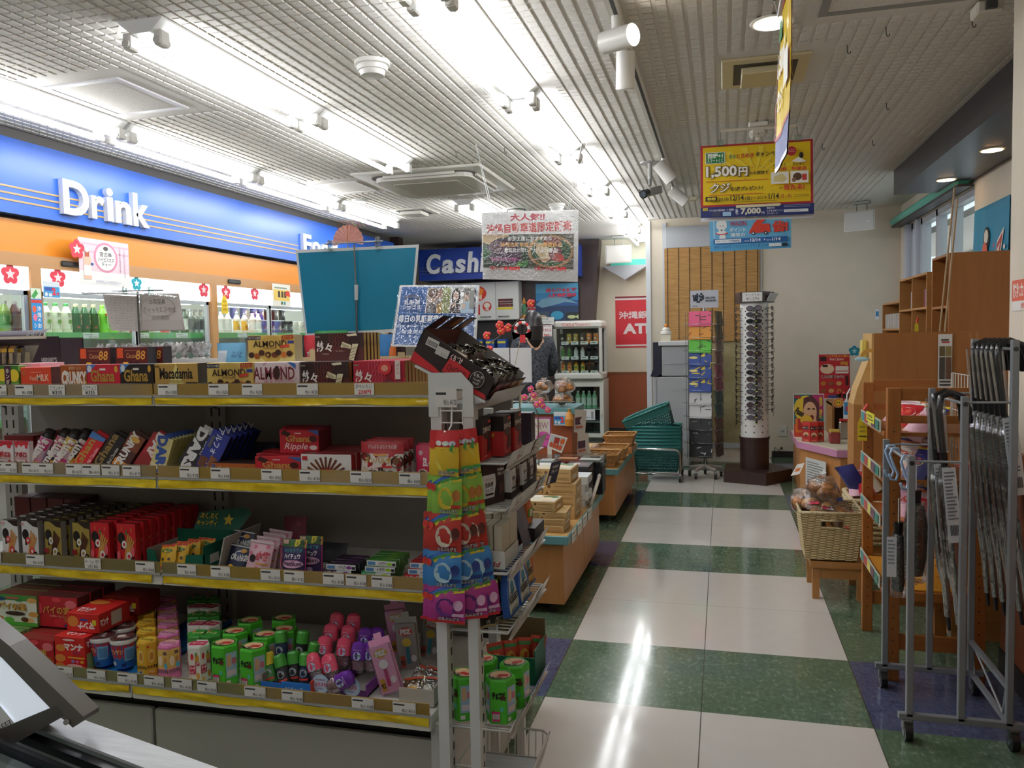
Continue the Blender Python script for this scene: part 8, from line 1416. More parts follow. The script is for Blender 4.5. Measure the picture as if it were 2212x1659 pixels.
ysheet('new_product_card','white card with purple border and a pink disc reading NEW','card',4.42,(1143,901),(1191,966),[('r',.0,.95,1,1,'#a83a8a'),('r',.95,0,1,1,'#a83a8a'),('r',0,0,1,.04,'#a83a8a'),('t','NEW',.24,.62,.86,.82,'#b07088',.0),('l',.1,.5,.9,.58,.002,'#d8c46a'),('l',.1,.9,.9,.84,.002,'#d8c46a'),('e',.66,.28,.34,.25,'#dc5fb4',22),('t','コストコでも',.42,.36,.9,.43,'#8a2a6a',.01),('t','話題の商品',.42,.24,.9,.31,'#8a2a6a',.01),('e',0,.8,.16,.13,'#4fb0d8',18)],'#efece6')
b=MB();f=quad(b,Yq((4.4,1190,936),(4.4,1226,946),(4.4,1182,966),(4.4,1213,979)),'#e9e6e4');f.r(.06,.1,.94,.94,'#b9c4c4');f.r(.3,.45,.62,.85,'#9a2f24');f.e(.8,.7,.14,.2,'#c05a24',10)
for k in range(4): f.e(.2+.2*k, .28, .1, .18, '#b5481f', 10)
O('cake_card', b, 'tilted photo card of orange brown cakes', 'card')
ysheet('points_tag','blue and white two times points tag on the bread stand','tag',5.35,(1196,890),(1225,919),TAG2,'#e9f1f6')
b=MB();b.lathe([(.0,0),(.03,.004),(.034,.05),(.02,.09),(.008,.1),(.012,.12)],'#c98a3a/s',n=12);O('honey_jar',b,'small amber jar ornament at the stand top corner','jar',loc=(-.935,5.36,.80))
# ================================================================== against the back wall
g = lambda px, py: onY(8.6, px, py)
t=E('cash_machine','grey cash machine cabinet with dark blue side wing, standing at the corner','cash machine',(-.45,8.9,0))
b=MB();x0,x1,zt=-.635,-.26,1.345;b.box(x0,8.62,0,x1,9.3,.965,'#b2b4b6/s',.01);b.box(x0+.09,8.62,.97,x1,9.3,zt-.05,'#a7a9ac/s',.01);b.box(x0+.06,8.6,zt-.05,x1,9.3,zt,'#d6d7d8/s',.008);PW('cabinet_body',b,t)
b=MB();b.prism([(x0-.03,.97),(x0-.0,1.05),(x0,1.335),(x0+.085,1.335),(x0+.085,1.0),(x0+.04,.965)],8.62,9.2,'#1d2233/s','y');PW('side_wing',b,t)
b=MB();b.box(x0+.03,8.615,.05,x0+.034,8.62,.95,'#8e9092');b.box(x0+.1,8.616,1.1,x1,8.62,1.104,'#8e9092');PW('panel_seam',b,t)
t=E('new_year_ornament','small white stacked rice cake ornament with an orange ball on the cash machine','ornament',(-.50,8.7,zt));b=MB();b.box(-.05,-.05,0,.05,.05,.07,'#e6dfc8');b.lathe([(.045,.07),(.06,.08),(.055,.105),(.035,.11),(.042,.125),(.03,.145),(0,.15)],'#f0ede6',n=18);O('rice_cake',b,parent=t);b=MB();b.ball((0,0,.165),(.022,.022,.02),'#e08a2a',10,6);b.box(-.004,-.002,.18,.004,.002,.21,'#5a7a3a');O('orange',b,parent=t)
# shopping baskets on a chrome trolley
def basketm(w=.46, d=.32, h=.24):
    b = MB(); a = .84; G_ = '#1f5f5c/s'; n = 14
    def wall(p0, p1, q0, q1, m):
        P0, P1, Q0, Q1 = map(V3, (p0, p1, q0, q1))
        for i in range(m+1):u=i/m;A,B=P0.lerp(P1,u),Q0.lerp(Q1,u);b.tube([A,B],.0045,G_,4,caps=False)
        for j in range(9): v = (j+.2)/9; b.tube([Q0.lerp(P0, v), Q1.lerp(P1, v)], .0045, G_, 4, caps=False)
    T = [(-w/2, -d/2, h), (w/2, -d/2, h), (w/2, d/2, h), (-w/2, d/2, h)]; L = [(x*a, y*a, 0) for x, y, z in T]
    for i, m in ((0, 20), (1, 13), (2, 20), (3, 13)): wall(T[i], T[(i+1) % 4], L[i], L[(i+1) % 4], m)
    b.box(-w/2*a,-d/2*a,-.003,w/2*a,d/2*a,.003,G_);b.add([(T[i][0],T[i][1],T[i][2]) for i in range(4)]+[(x*.985,y*.985,h*.72) for x,y,z in T],[(0,1,5,4),(1,2,6,5),(2,3,7,6),(3,0,4,7)],G_)
    b.tube(T, .011, '#24706c/s', 6, True); hb = MB()
    for y in (-.02,.02):hb.tube([(-w/2+.01,y,h+.012),(-.1,y*1.2,h+.022),(.1,y*1.2,h+.022),(w/2-.01,y,h+.012)],.007,'#2a7a76/s',6)
    return b.mesh('shopping_basket'), hb.mesh('basket_handle')
bm, bh = basketm(); bx, by = -.54, 7.92
for i in range(8):
    o=O('shopping_basket',bm,'dark green shopping basket at the bottom, inside the chrome trolley' if i==0 else f'dark green shopping basket, {NTH[i]} up the nested stack' if i<7 else 'dark green shopping basket tilted on top of the stack','basket',loc=(bx+.004*(i % 2),by,.085+.033*i) if i<7 else (bx-.02,by,.435),rot=(0,0,.01*(i % 3)) if i<7 else (0,math.radians(-22),0));O('basket_handle',bh,parent=o)
t=E('basket_trolley','chrome basket trolley on casters carrying nested green baskets','trolley',(bx,by,0))
for y in (-.2,.2):b=MB();b.tube([(-.225,y,.06),(-.225,y,.27),(-.205,y,.305),(-.17,y,.315),(.17,y,.315),(.205,y,.305),(.225,y,.27),(.225,y,.06)],.0125,'#c9cbcd/c',10);O('tube_frame',b,parent=t)
b=MB();b.tube([(-.225,-.2,.075),(.225,-.2,.075),(.225,.2,.075),(-.225,.2,.075)],.01,'#b9bbbd/c',8,True);O('base_frame',b,parent=t)
def caster(x, y, r, par, z=0):
    b=MB();b.cyl((x-.012,y,z+r),(x+.012,y,z+r),r,r,'#141414/s',16);b.cyl((x-.014,y,z+r),(x+.014,y,z+r),r*.5,r*.5,'#a9abad/m',12);b.box(x-.017,y-.012,z+r,x+.017,y+.02,z+2*r+.008,'#8a8c8e/m',.004);return O('caster',b,parent=par)
for x in (-.225, .225):
    for y in (-.2, .2): caster(x, y, .03, t)
# revolving postcard rack
t=E('postcard_rack','revolving wire postcard rack on a caster base with patterned cards','rack',(-.085,8.05,0))
b = MB(); b.cyl((0, 0, .09), (0, 0, 1.70), .02, .014, '#b9bbbd/c', 12)
for k in range(5):a=2*PI*k/5+.35;b.box(-.001,0,0,.001,0,.001,'#8a8c8e');b.tube([(0,0,.11),(.16*math.cos(a),.16*math.sin(a),.085)],.02,'#a9a296/s',4)
O('pole_and_feet', b, parent=t)
for k in range(5): a = 2*PI*k/5+.35; caster(.16*math.cos(a), .16*math.sin(a), .025, t)
cols=[('#d9507a','#2a1a1e'),('#d8902a','#5a1f1a'),('#55b32a','#1d3a14'),('#1f3f8a','#e0c43a'),('#1f3f8a','#e0c43a'),('#1f3f8a','#e0c43a'),('#c9c9c9','#3a3a3e'),('#d6d6d6','#2f2f33'),('#1d1d20','#6a6a6e'),('#17181b','#8a8a8e'),('#141518','#c9c9c9')]
cols2=[('#5a4a1e','#7a6a2a'),('#5a4a1e','#7a6a2a'),('#8a6a62','#4a2a2a'),('#8a5a5a','#5a2a34'),('#8a2f52','#d0507a'),('#8a2f52','#d0507a'),('#1f4a4a','#2f6a66'),('#1f4a4a','#2f6a66'),('#5a2a1a','#8a4a2a'),('#4a2418','#7a3a24'),('#40241a','#6a3a28')]
for side in range(4):
    R = Matrix.Rotation(side*PI/2-.28, 4, 'Z')
    wf = MB(); wf.T = R
    for x in (-.115, 0, .115): wf.wire([(x, -.145, .20), (x, -.155, 1.62)], .0022, '#9a9c9e/c')
    for z in np.arange(.22,1.6,.128):wf.wire([(-.125,-.15,z),(-.125,-.175,z+.01),(.125,-.175,z+.01),(.125,-.15,z)],.0022,'#b9bbbd/c')
    O('wire_frame', wf, parent=t)
    for r_, (c1, c2) in enumerate(cols if side != 1 else cols2):
        b=MB();z=1.49-.1275*r_;b.T=Matrix.Translation((-.085,8.05,0)) @ R @ Matrix.Translation((0,-.156,z)) @ Matrix.Rotation(-.12,4,'X');b.box(-.11,0,0,.11,.012,.145,c1);f=face(b,(-.11,-.0005,0),(.22,0,0),(0,0,.145));q=random.Random(r_*5+side)
        if side==0 and 3<=r_<=5:f.p([(.5,.62),(.7,.9),(.72,.62)],'#e6cf3a');f.e(.2,.55,.2,.09,'#e6d67a',10)
        for _ in range(5):x,y=q.random(),.1+.85*q.random();f.l(x,y,min(1,x+.35*q.random()),min(1,y+.4*q.random()-.15),.008,c2)
        if side in (0,1):O('postcard_pack',b,f'patterned card pack, {NTH[r_] if r_ < 8 else ("ninth", "tenth", "lowest")[r_-8]} row from the top on the {("front", "window facing")[side]} of the postcard rack','card pack',f'card packs {side}')
b=MB();a0,c0=onY(7.95,1491,628),onY(7.95,1552,664);w,h=c0.x-a0.x,a0.z-c0.z;b.box(0,0,0,w,.003,h,'#c9ccd6/s');f=face(b,(0,0,0),(w,0,0),(0,0,h))
for x,y in ((.1,.5),(.1,.38),(.16,.62),(.16,.5),(.16,.38),(.22,.7),(.22,.56),(.22,.42),(.22,.3),(.3,.6),(.3,.42),(.36,.72),(.36,.56),(.36,.4),(.42,.6),(.42,.48),(.08,.62),(.28,.3)):f.r(x,y,x+.066,y+.13,'#1d2a3a')
f.p([(.26,.36),(.36,.66),(.32,.44)],'#dfe2ea');f.t('WE LOVE',.53,.5,.88,.62,'#24303e',.03);f.t('OKINAWA',.53,.34,.92,.46,'#24303e',.03);f.t('¥378',.08,.06,.26,.14,'#55585c',0);o=O('rack_sign',b,parent=t);o.location=(a0.x+.085,7.95-8.05,c0.z)
# sunglasses tower
sx, sy = .378, 7.98
t=E('sunglasses_tower','white drilled column of sunglasses on a dark brown pentagonal base','display stand',(sx,sy,0))
p5 = [(.345*math.cos(math.radians(72*k-75)), .345*math.sin(math.radians(72*k-75))) for k in range(5)]
b = MB(); b.prism(p5, 0, .115, 'darkwood', 'z'); O('base', b, parent=t)
b=MB();b.cyl((0,0,.115),(0,0,.41),.135,.135,'darkwood',32,False);b.cyl((0,0,.40),(0,0,.42),.142,.142,'darkwood',32);O('plinth',b,parent=t)
b = MB(); b.cyl((0, 0, .42), (0, 0, 1.70), .13, .13, '#eceae6/s', 40)
for k in range(10):
    for i in range(20):
        a = 2*PI*k/10-1.0; z = .47+.0605*i
        c=V3((.1305*math.cos(a),.1305*math.sin(a),z));b.cyl(c,c*1.0+V3((math.cos(a),math.sin(a),0))*.001,.007,.007,'#1a1a1a',8)
O('drilled_column', b, parent=t)
b=MB();p5b=[(.19*math.cos(math.radians(72*k-62)),.19*math.sin(math.radians(72*k-62))) for k in range(5)];b.prism(p5b,1.70,1.80,'darkwood','z');O('crown',b,parent=t)
for k in (0, 4, 1):
    a=math.radians(72*k-62+36);b=MB();b.T=Matrix.Rotation(a+PI/2,4,'Z') @ Matrix.Translation((0,-.157,1.71)) @ Matrix.Rotation(.5 if k !=4 else 0,4,'X');b.box(-.09,-.004,0,.09,0,.085,'#e9e8e4' if k==4 else '#c8c9c8/s')
    if k==4:face(b,(-.09,-.0042,0),(.18,0,0),(0,0,.085),[('t','サングラス',.15,.55,.85,.85,'#4a4a4c',0),('t','¥1,296',.2,.12,.85,.45,'#4a4a4c',0)])
    O('price_flap', b, parent=t)
def shades(lens, frame, wide):
    b = MB(); w = .034 if wide else .031; h = .019 if wide else .023
    for s in (-1,1):b.prism([(s*.036+w*.95*math.cos(2*PI*i/12)*(1-.15*max(0,-math.sin(2*PI*i/12))),h*math.sin(2*PI*i/12)) for i in range(12)],-.003,.0,lens,'y');b.tube([(s*.036+w*math.cos(2*PI*i/12),-.002,h*math.sin(2*PI*i/12)*1.05) for i in range(12)],.0026,frame,5,True);b.tube([(s*.068,0,.006),(s*.072,.05,.004),(s*.05,.1,-.02)],.0022,frame,5)
    b.tube([(-.006,-.002,.006),(0,-.006,.009),(.006,-.002,.006)],.0024,frame,5);b.box(.012,-.012,-.055,.03,-.010,-.02,'#16161a');b.box(.012,-.0125,-.062,.03,-.0118,-.055,'#c8d83a');return b.mesh('sunglasses')
SG=[shades(a,c,w) for a,c,w in (('#6a626e/g','#17171a/g',False),('#4a3a40/g','#2a1a1c/g',False),('#2a2c34/g','#101012/g',True),('#57525e/g','#1d1d22/g',True))]
for ci,(da,nm,n) in enumerate(((0,'front',18),(-1.45,'card rack side',19),(1.45,'window side',17))):
    for i in range(n):
        a = -PI/2-.05+da; z = 1.645-.0605*i; R = .150 if ci == 0 else .165
        O('sunglasses',SG[(i*7+ci*3) % 4],f'dark sunglasses, {(NTH+["ninth", "tenth", "eleventh", "twelfth", "thirteenth", "fourteenth", "fifteenth", "sixteenth", "seventeenth", "eighteenth", "lowest"])[i]} from the top in the {nm} column of the tower','sunglasses','sunglasses on the tower',loc=(sx+R*math.cos(a),sy+R*math.sin(a),z),rot=(.1*((i % 3)-1),.06*((i*5) % 3-1),a+PI/2))
# reed blind over the back window
def _reed():
    m,nt,b=newmat('reed_blind');co=objco(nt);f=noise(nt,objco(nt,(2,1,160)),3,3);nt.links.new(ramp(nt,f,[(.3,'#7a5426'),(.5,'#b98a4c'),(.72,'#cfa468')]),b.inputs['Base Color']);b.inputs['Roughness'].default_value=.6;bump(nt,f,b,.5,.01);return m
SPECIAL['reed'] = _reed
t=E('reed_blind','brown reed roll blind hanging over the back window','blind',(wx0,YB-.04,yb(1500,738).z));zb,zt2=yb(1500,738).z,yb(1500,535).z;b=MB();b.box(wx0-.005,YB-.046,zb,wx1-.01,YB-.04,zt2,'reed');PW('reed_sheet',b,t)
for i in range(9):x=wx0+.03+(wx1-wx0-.06)*i/8;b=MB();b.box(x-.004,YB-.049,zb,x+.004,YB-.046,zt2,'#3a2616');PW('binding_tape',b,t)
b=MB();b.box(0,0,0,.09,.008,.12,'#dcd8cd/s',.003);b.box(.03,-.002,.05,.036,0,.07,'#3a3a3a');b.box(.05,-.002,.05,.056,0,.07,'#3a3a3a');O('wall_socket',b,'cream wall socket near the floor beside the sunglasses tower','socket',loc=(yb(1682,975).x,YB-.009,.24))
b=MB();p=yb(1688,968,.02);b.cyl(p,(p.x,p.y-.03,p.z),.014,.012,'#1a1a1a',10);b.tube([(p.x,p.y-.03,p.z),(p.x-.03,p.y-.05,p.z-.02),(p.x-.07,p.y-.03,.12),(p.x-.09,p.y-.03,.01)],.005,'#1a1a1a',6);O('power_cord',b,'black power cord plugged into the cream socket','cord')
b=MB();b.tube([(-.2,9.38,.35),(-.19,9.3,.12),(-.15,9.2,.01)],.005,'#1a1a1a',6);O('power_cord',b,'black cable running down behind the postcard rack','cord')
ysheet('wall_tag','tiny blue and white tag on the back wall beside the disc racks','tag',YB-.003,(1891,668),(1899,690),[('r',.1,.3,.9,.8,'#4a8ac0')],'#e6e9ec')
#==================================================================window side:sauces,discs,bread and umbrellas
t=E('sauce_counter','wooden counter with a pink edge and crumpled white cloth under the sauces','counter',(1.3,7.4,0));o5=[(.72,8.2),(.71,7.36),(.97,6.82),(1.9,6.82),(1.9,8.2)]
b=MB();b.prism([(x+.03*(x<1),y+.02*(y<7)) for x,y in o5],0,.40,'counterwood','z');PW('counter_body',b,t);b=MB();b.prism(o5,.40,.455,'#cf8fae/s','z');PW('counter_edge',b,t);b=MB();b.prism([(.73,8.15),(.72,7.37),(.975,6.84),(1.7,6.84),(1.7,8.15)],.456,.463,'#ded8c2','z');PW('white_cloth',b,t)
b=MB();b.T=Matrix.Translation((.775,7.222,.1)) @ Matrix.Rotation(-1.12,4,'Z');b.box(0,-.004,0,.3,-.001,.24,'#d9d9d2');face(b,(0,-.0042,0),(.3,0,0),(0,0,.24)).lines(.08,.1,.92,.9,9,'#8a8a88');O('price_list',b,'printed price list on the front of the sauce counter','price list')
def panel(nm, lab, cat, Y, p0, p1, z0, ops, col, lean=.08):
    a,c=onY(Y,*p0),onY(Y,*p1);h=(a.z-z0)/math.cos(lean);b=MB();b.box(0,0,0,c.x-a.x,.006,h,col);face(b,(0,0,0),(c.x-a.x,0,0),(0,0,h),ops,.0006);return O(nm,b,lab,cat,loc=(a.x,Y,z0),rot=(-lean,0,0))
panel('sauce_poster','framed comic style sauce poster with an astonished woman on the sauce counter','poster',7.55,(1714,851),(1781,851),.464,[('r',.02,.02,.98,.98,'#c8402e'),('r',.02,.3,.98,.98,'#2a6a6a'),('r',.6,.5,.98,.98,'#a8306a'),('e',.42,.66,.4,.3,'#e6c43a',20),('p',[(.3,.5),(.34,.9),(.6,.96),(.82,.8),(.86,.4),(.98,.1),(.6,.06),(.7,.4)],'#5a2f34'),('e',.54,.58,.22,.24,'#e0b48c',18),('p',[(.5,.4),(.74,.46),(.78,.1),(.5,.1)],'#e0b48c'),('e',.6,.46,.07,.06,'#7a1f24',10),('r',.46,.64,.54,.67,'#1d1616'),('r',.62,.64,.7,.67,'#1d1616'),('t','Fooo',.06,.5,.36,.66,'#1a1616',.06,0,-30),('t','劇的',.84,.7,.94,.94,'#e6d23a',.03),('t','刺激',.84,.44,.94,.66,'#e6d23a',.03),('r',.06,.12,.5,.44,'#d8742a'),('r',.14,.18,.3,.44,'#a82a24'),('e',.42,.4,.2,.12,'#e0b83a',12),('r',.04,.9,.22,.96,'#a82a34')],'#e9e7e2')
panel('sauce_poster','red sauce recipe poster with six dishes, behind the comic style poster','poster',7.98,(1768,764),(1838,762),.78,[('r',.02,.02,.98,.98,'#b8242c'),('t','レッツ!ちょい足し',.24,.91,.98,.97,'#e8b83a',.03),('r',.06,.83,.26,.93,'#2a1416'),('t','辛みと旨みの',.36,.84,.8,.9,'#f0e0d8',.02),('t','四増',.7,.74,.92,.82,'#e8c43a',.03),('e',.28,.66,.22,.11,'#e6cdb0',16),('r',.14,.7,.3,.75,'#2a1416'),('r',.54,.56,.94,.72,'#e6e0da'),('r',.56,.6,.92,.62,'#b05a4a'),('t','こんな料理に合う!!',.08,.45,.8,.53,'#f2e8e2',.06),('t','こんな料理に合う!!',.08,.45,.8,.53,'#4a1418',.01)]+[('e',.16+.24*i,.34-.16*j,.09,.05,('#b5742a','#8a4a2a','#c89a5a')[(i+j) % 3],10) for i in range(3) for j in range(2)]+[('r',.84,.3,.92,.5,'#3a1416'),('r',.3,.03,.62,.08,'#2f4a8a')],'#d8d4ce')
b=MB();b.T=Matrix.Rotation(0,4,'Z');face(b,(0,0,0),(.1,0,0),(0,0,.1)).flower(.5,.5,.5,'#1a86a0','#9ad0d8');face(b,(.1,.003,0),(-.1,0,0),(0,0,.1)).flower(.5,.5,.5,'#1a86a0','#9ad0d8');p=onY(7.95,1833,770);O('paper_flower',b,'turquoise paper flower at the corner of the red sauce poster','paper flower',loc=p)
t=E('open_shelf_box','brown open wooden shelf box at the back of the sauce counter','shelf',(1.3,7.66,.464));b=MB();b.box(1.04,7.68,.464,1.06,8.1,.76,'woodbox');b.box(1.04,7.66,.74,1.5,8.1,.775,'woodbox');b.box(1.06,8.08,.464,1.5,8.1,.74,'#4a2f1e');b.box(1.48,7.68,.464,1.5,8.08,.74,'woodbox');PW('shelf_frame',b,t)
b=MB();face(b,(0,0,0),(.085,0,0),(0,0,.1),[('star',.5,.5,.5,'#e8d0a8',14,.78),('star',.5,.5,.44,'#d8702a',14,.76),('star',.5,.5,.3,'#e6d23a',8,.7),('t','激辛',.3,.4,.7,.6,'#7a2a1a',.03)]);face(b,(.085,.002,0),(-.085,0,0),(0,0,.1),[('star',.5,.5,.5,'#e8d0a8',14,.78)]);O('starburst_card',b,'yellow and orange starburst price card on the open shelf box','card',loc=onY(7.65,1800,882))
sm=carton(.07,.06,.17,'#b82a28',[('r',.1,.62,.9,.78,'#241416'),('t','辛ソース',.16,.65,.84,.75,'#e9dcd0',.02),('e',.5,.36,.34,.13,'#d8b48a',12),('e',.5,.3,.24,.07,'#7a3a20',10),('r',0,.86,1,1,'#c83a30'),('r',.2,.04,.8,.1,'#d87a6a')])
for i,px in enumerate((1741,1757,1772)):O('sauce_box',sm,f'{NTH[i]} red upright sauce box before the comic style poster','box',loc=(onY(7.3,px,930).x,7.3-.04*(i==1),.464),rz=(-.5,.1,.4)[i])
for i in range(7):O('sauce_bottle',bottle('sauce_bottle','#a82a24/g','#e6e2da','#1d1614/s',h=.1,r=.022)[0],f'{NTH[i]} small red sauce bottle on top of the open shelf box','bottle',loc=(1.12+.052*i,7.85,.777))
for i,(x,y,c,l) in enumerate(((1.12,7.5,'#c8c6c0/m','silver topped jar inside the open shelf box'),(1.25,7.55,'#2a2620/s','black jar beside the silver topped jar'),(1.0,7.2,'#8a3a3a/s','dull red packet box before the open shelf box'))):b=MB();b.box(-.045,-.03,0,.045,.03,.16-.03*i,c,.012);b.box(-.04,-.028,.155-.03*i,.04,.028,.18-.03*i,'#b02a24' if i==0 else '#c9a94a',.006);O('jar',b,l,'jar',loc=(x,y,.464))
def tagthing(lab, p0, p1, Y, c, ops, strap):
    a,d=onY(Y,*p0),onY(Y,*p1);b=MB();w=d.x-a.x;h=a.z-d.z;b.prism([(0,0),(w,0),(w,h*.7),(w*.7,h*.95),(w*.3,h*.95),(0,h*.7)],0,.002,c);face(b,(0,0,0),(w,0,0),(0,0,h),ops,.0006);b.tube([(w*.5,.001,h*.9),(w*.6,.003,h*1.2),(w*1.1,.012,h*1.45)],.006,strap,6);return O('loop_tag',b,lab,'tag',loc=(a.x,Y,d.z))
tagthing('yellow loop tag with a red strap on the wooden shelf unit',(1853,898),(1873,952),3.95,'#e6c92a',[('r',.2,.5,.8,.6,'#b8a02a'),('r',.2,.34,.8,.42,'#b8a02a'),('r',.08,.16,.92,.2,'#2a2414')],'#d0402e')
tagthing('blue and white loop tag hanging before the sauce shelf',(1822,860),(1836,905),6.0,'#dfe9f0',[('r',.1,.2,.9,.8,'#3f8ac8'),('t','2',.3,.4,.7,.6,'#d8283a',.05)],'#e9e9e9')
# wooden disc cabinets along the window
def cubby(lab, x0, y0, x1, y1, z0, z1, ny, zs, k, par=None):
    t = E('disc_cabinet', lab, 'cabinet', (x0, (y0+y1)/2, z0)); b = MB(); th = .016
    b.box(x0,y0,z0,x1,y0+th,z1,k);b.box(x0,y1-th,z0,x1,y1,z1,k);b.box(x0,y0+th,z1-th,x1,y1-th,z1,k);b.box(x1-.01,y0+th,z0,x1,y1-th,z1-th,'#8a6238');PW('cabinet_frame',b,t)
    for i in range(1,ny):b=MB();y=y0+(y1-y0)*i/ny;b.box(x0,y-th/2,z0,x1-.01,y+th/2,z1-th,k);PW('partition',b,t)
    for z in zs: b = MB(); b.box(x0, y0+th, z-th/2, x1-.01, y1-th, z+th/2, k); PW('cabinet_shelf', b, t)
    return t
cubby('tall wooden cabinet with a plain side panel before the window',1.5,5.72,1.86,6.16,0,1.905,1,(1.56,1.2),'woodpanel')
cubby('two bay wooden disc cabinet with lilac cases beside the tall cabinet',1.5,6.30,1.82,7.22,.47,1.825,2,(1.57,1.2),'woodbox')
cubby('low narrow disc rack with pale case spines next to the back wall',1.52,7.28,1.74,8.05,.47,1.66,1,(1.42,1.2),'woodbox')
cd_=[MB().box(0,0,0,.12,.011,.13,c).mesh('disc_case') for c in ('#d8d2cc/s','#a9a4c0/s','#b07a9a/s','#8a8fae/s','#e2dfd8/s','#a8505a/s')]
k = 0
for x,y0,n,z,cs,nm in ((1.53,7.31,30,1.428,(0,4,4,0,0),'upper tier of the low narrow rack'),(1.53,7.31,30,1.208,(0,4),'lower tier of the low narrow rack'),(1.52,6.34,11,1.58,(2,1,5,2,5),'upper bay beside the tall cabinet'),(1.52,6.80,9,1.58,(1,3,0,3),'upper bay beside the low rack'),(1.52,6.34,10,1.21,(2,0,1),'lower bay beside the tall cabinet'),(1.52,6.80,6,1.21,(3,0),'lower bay beside the low rack')):
    for i in range(n):O('disc_case',cd_[cs[i % len(cs)]],'upright disc case in the '+nm,'disc case','discs '+nm,loc=(x+.004*(i % 3),y0+.0135*i if n<20 else y0+.0235*i,z))
tagthing('small yellow loop tag on the two bay disc cabinet',(1976,696),(1984,716),6.2,'#e6d23a',[],'#d0402e')
b = MB()
for a_,c_ in (((2062,405),(2030,716)),((2068,430),(2041,716))):P0,P1=onX(1.44,*a_),onX(1.44,*c_);b.tube([P0,(P0+P1)/2,P1],.006,'#b59a78',5)
O('blind_cord', b, 'pair of beaded roller blind cords hanging before the tall cabinet', 'cord')
t=E('wooden_screen','plain brown wooden back panel of a low display cabinet','cabinet',(1.1,5.0,0));b=MB();a,c=onY(5.0,1888,720),onY(5.0,2108,720);b.box(a.x,5.0,0,c.x,5.018,a.z,'woodpanel');PW('back_board',b,t);b=MB();b.box(a.x-.012,5.0,0,a.x,5.3,a.z,'lightwood');b.box(a.x,5.28,.5,c.x,5.3,a.z-.05,'woodbox');b.box(c.x,5.0,0,c.x+.012,5.3,a.z,'woodbox');PW('side_board',b,t)
b=MB();b.prism([(0,0),(.1,0),(.1,.26),(.085,.27),(.02,.09)],0,.2,'lightwood','y');O('slanted_rack',b,'slanted pale wooden rack side beside the brown panel','rack',loc=(.83,5.05,.98));b=MB();b.box(.83,5.03,.0,.93,5.27,.98,'woodbox');O('rack_pedestal',b,'narrow wooden pedestal under the slanted rack','pedestal')
b=MB();b.box(0,0,0,.04,.03,.11,'#d8c86a',.01);O('sauce_packet',b,'small yellow packet on the slanted rack','packet',loc=(.875,5.1,1.252));
b=MB();c_=onY(4.98,1878,772);b.prism([(.05*math.cos(math.radians(a)),.05*math.sin(math.radians(a))) for a in range(60,181,15)]+[(.03*math.cos(math.radians(a)),.03*math.sin(math.radians(a))) for a in range(180,59,-15)],0,.002,'#d8a24a');b.ball((-.04,-.002,-.01),(.04,.004,.014),'#b9dce6',12,6);O('rainbow_card',b,'small rainbow and cloud card on the edge of the brown panel','card',loc=c_)
ysheet('photo_notice','tall white notice with red heading and four food photos on the brown panel','notice',4.99,(2027,722),(2056,840),[('r',.2,.88,.75,.91,'#3a3a3a'),('r',.24,.84,.8,.87,'#c03a34'),('r',.08,.6,.48,.78,'#6a5a3a'),('r',.54,.6,.94,.78,'#8a7a4a'),('r',.08,.18,.48,.58,'#4a4440'),('r',.54,.18,.94,.58,'#6a4a3a'),('r',.1,.12,.9,.15,'#3a3a3a'),('r',.1,.06,.9,.09,'#3a3a3a')],'#e4e2df')
# festive banner on the window wall
t=E('festive_banner','turquoise cloth new year banner with a round boar doll, hung on the window wall','banner',(XR-.004,6.8,1.12));y0,y1,z0,z1=6.79,6.02,1.12,2.30
def bf(u,v,n=0):return (-.012-.012*abs(math.sin(9*u+1))*math.sin(PI*v)-n,-(6.79-6.02)*u+(-.01),(z1-z0)*v-.03*math.sin(PI*u)*(v>.5))
b=MB();b.grid(bf,16,14,'#1f8ab0/s');b.add([bf(u,v,-.004) for u,v in ((0,0),(1,0),(1,1),(0,1))],[(3,2,1,0)],'#1b7a9c');O('banner_cloth',b,parent=t)
def bpart(nm,ops):b=MB();f=F(b,lambda u,v,n:bf(u,v,n+.004),.77,z1-z0,.002,4);f.draw(ops);O(nm,b,parent=t)
bpart('boar_doll',[('e',.36,.34,.30,.22,'#d8452a',28),('e',.38,.40,.22,.14,'#8a7a2a',24),('e',.36,.33,.1,.055,'#b9a04a',14),('e',.33,.33,.02,.02,'#5a4a1a',8),('e',.39,.33,.02,.02,'#5a4a1a',8),('e',.2,.40,.025,.025,'#1d1814',8),('e',.5,.43,.025,.025,'#1d1814',8),('p',[(.24,.29),(.28,.33),(.3,.28)],'#eeeae0'),('p',[(.48,.32),(.5,.37),(.52,.31)],'#eeeae0'),('r',.4,.18,.43,.26,'#e8b83a'),('r',.5,.19,.53,.27,'#e8b83a'),('e',.3,.58,.07,.05,'#e8c43a',12),('r',.28,.5,.3,.54,'#3a2a14'),('r',.34,.5,.36,.55,'#3a2a14')])
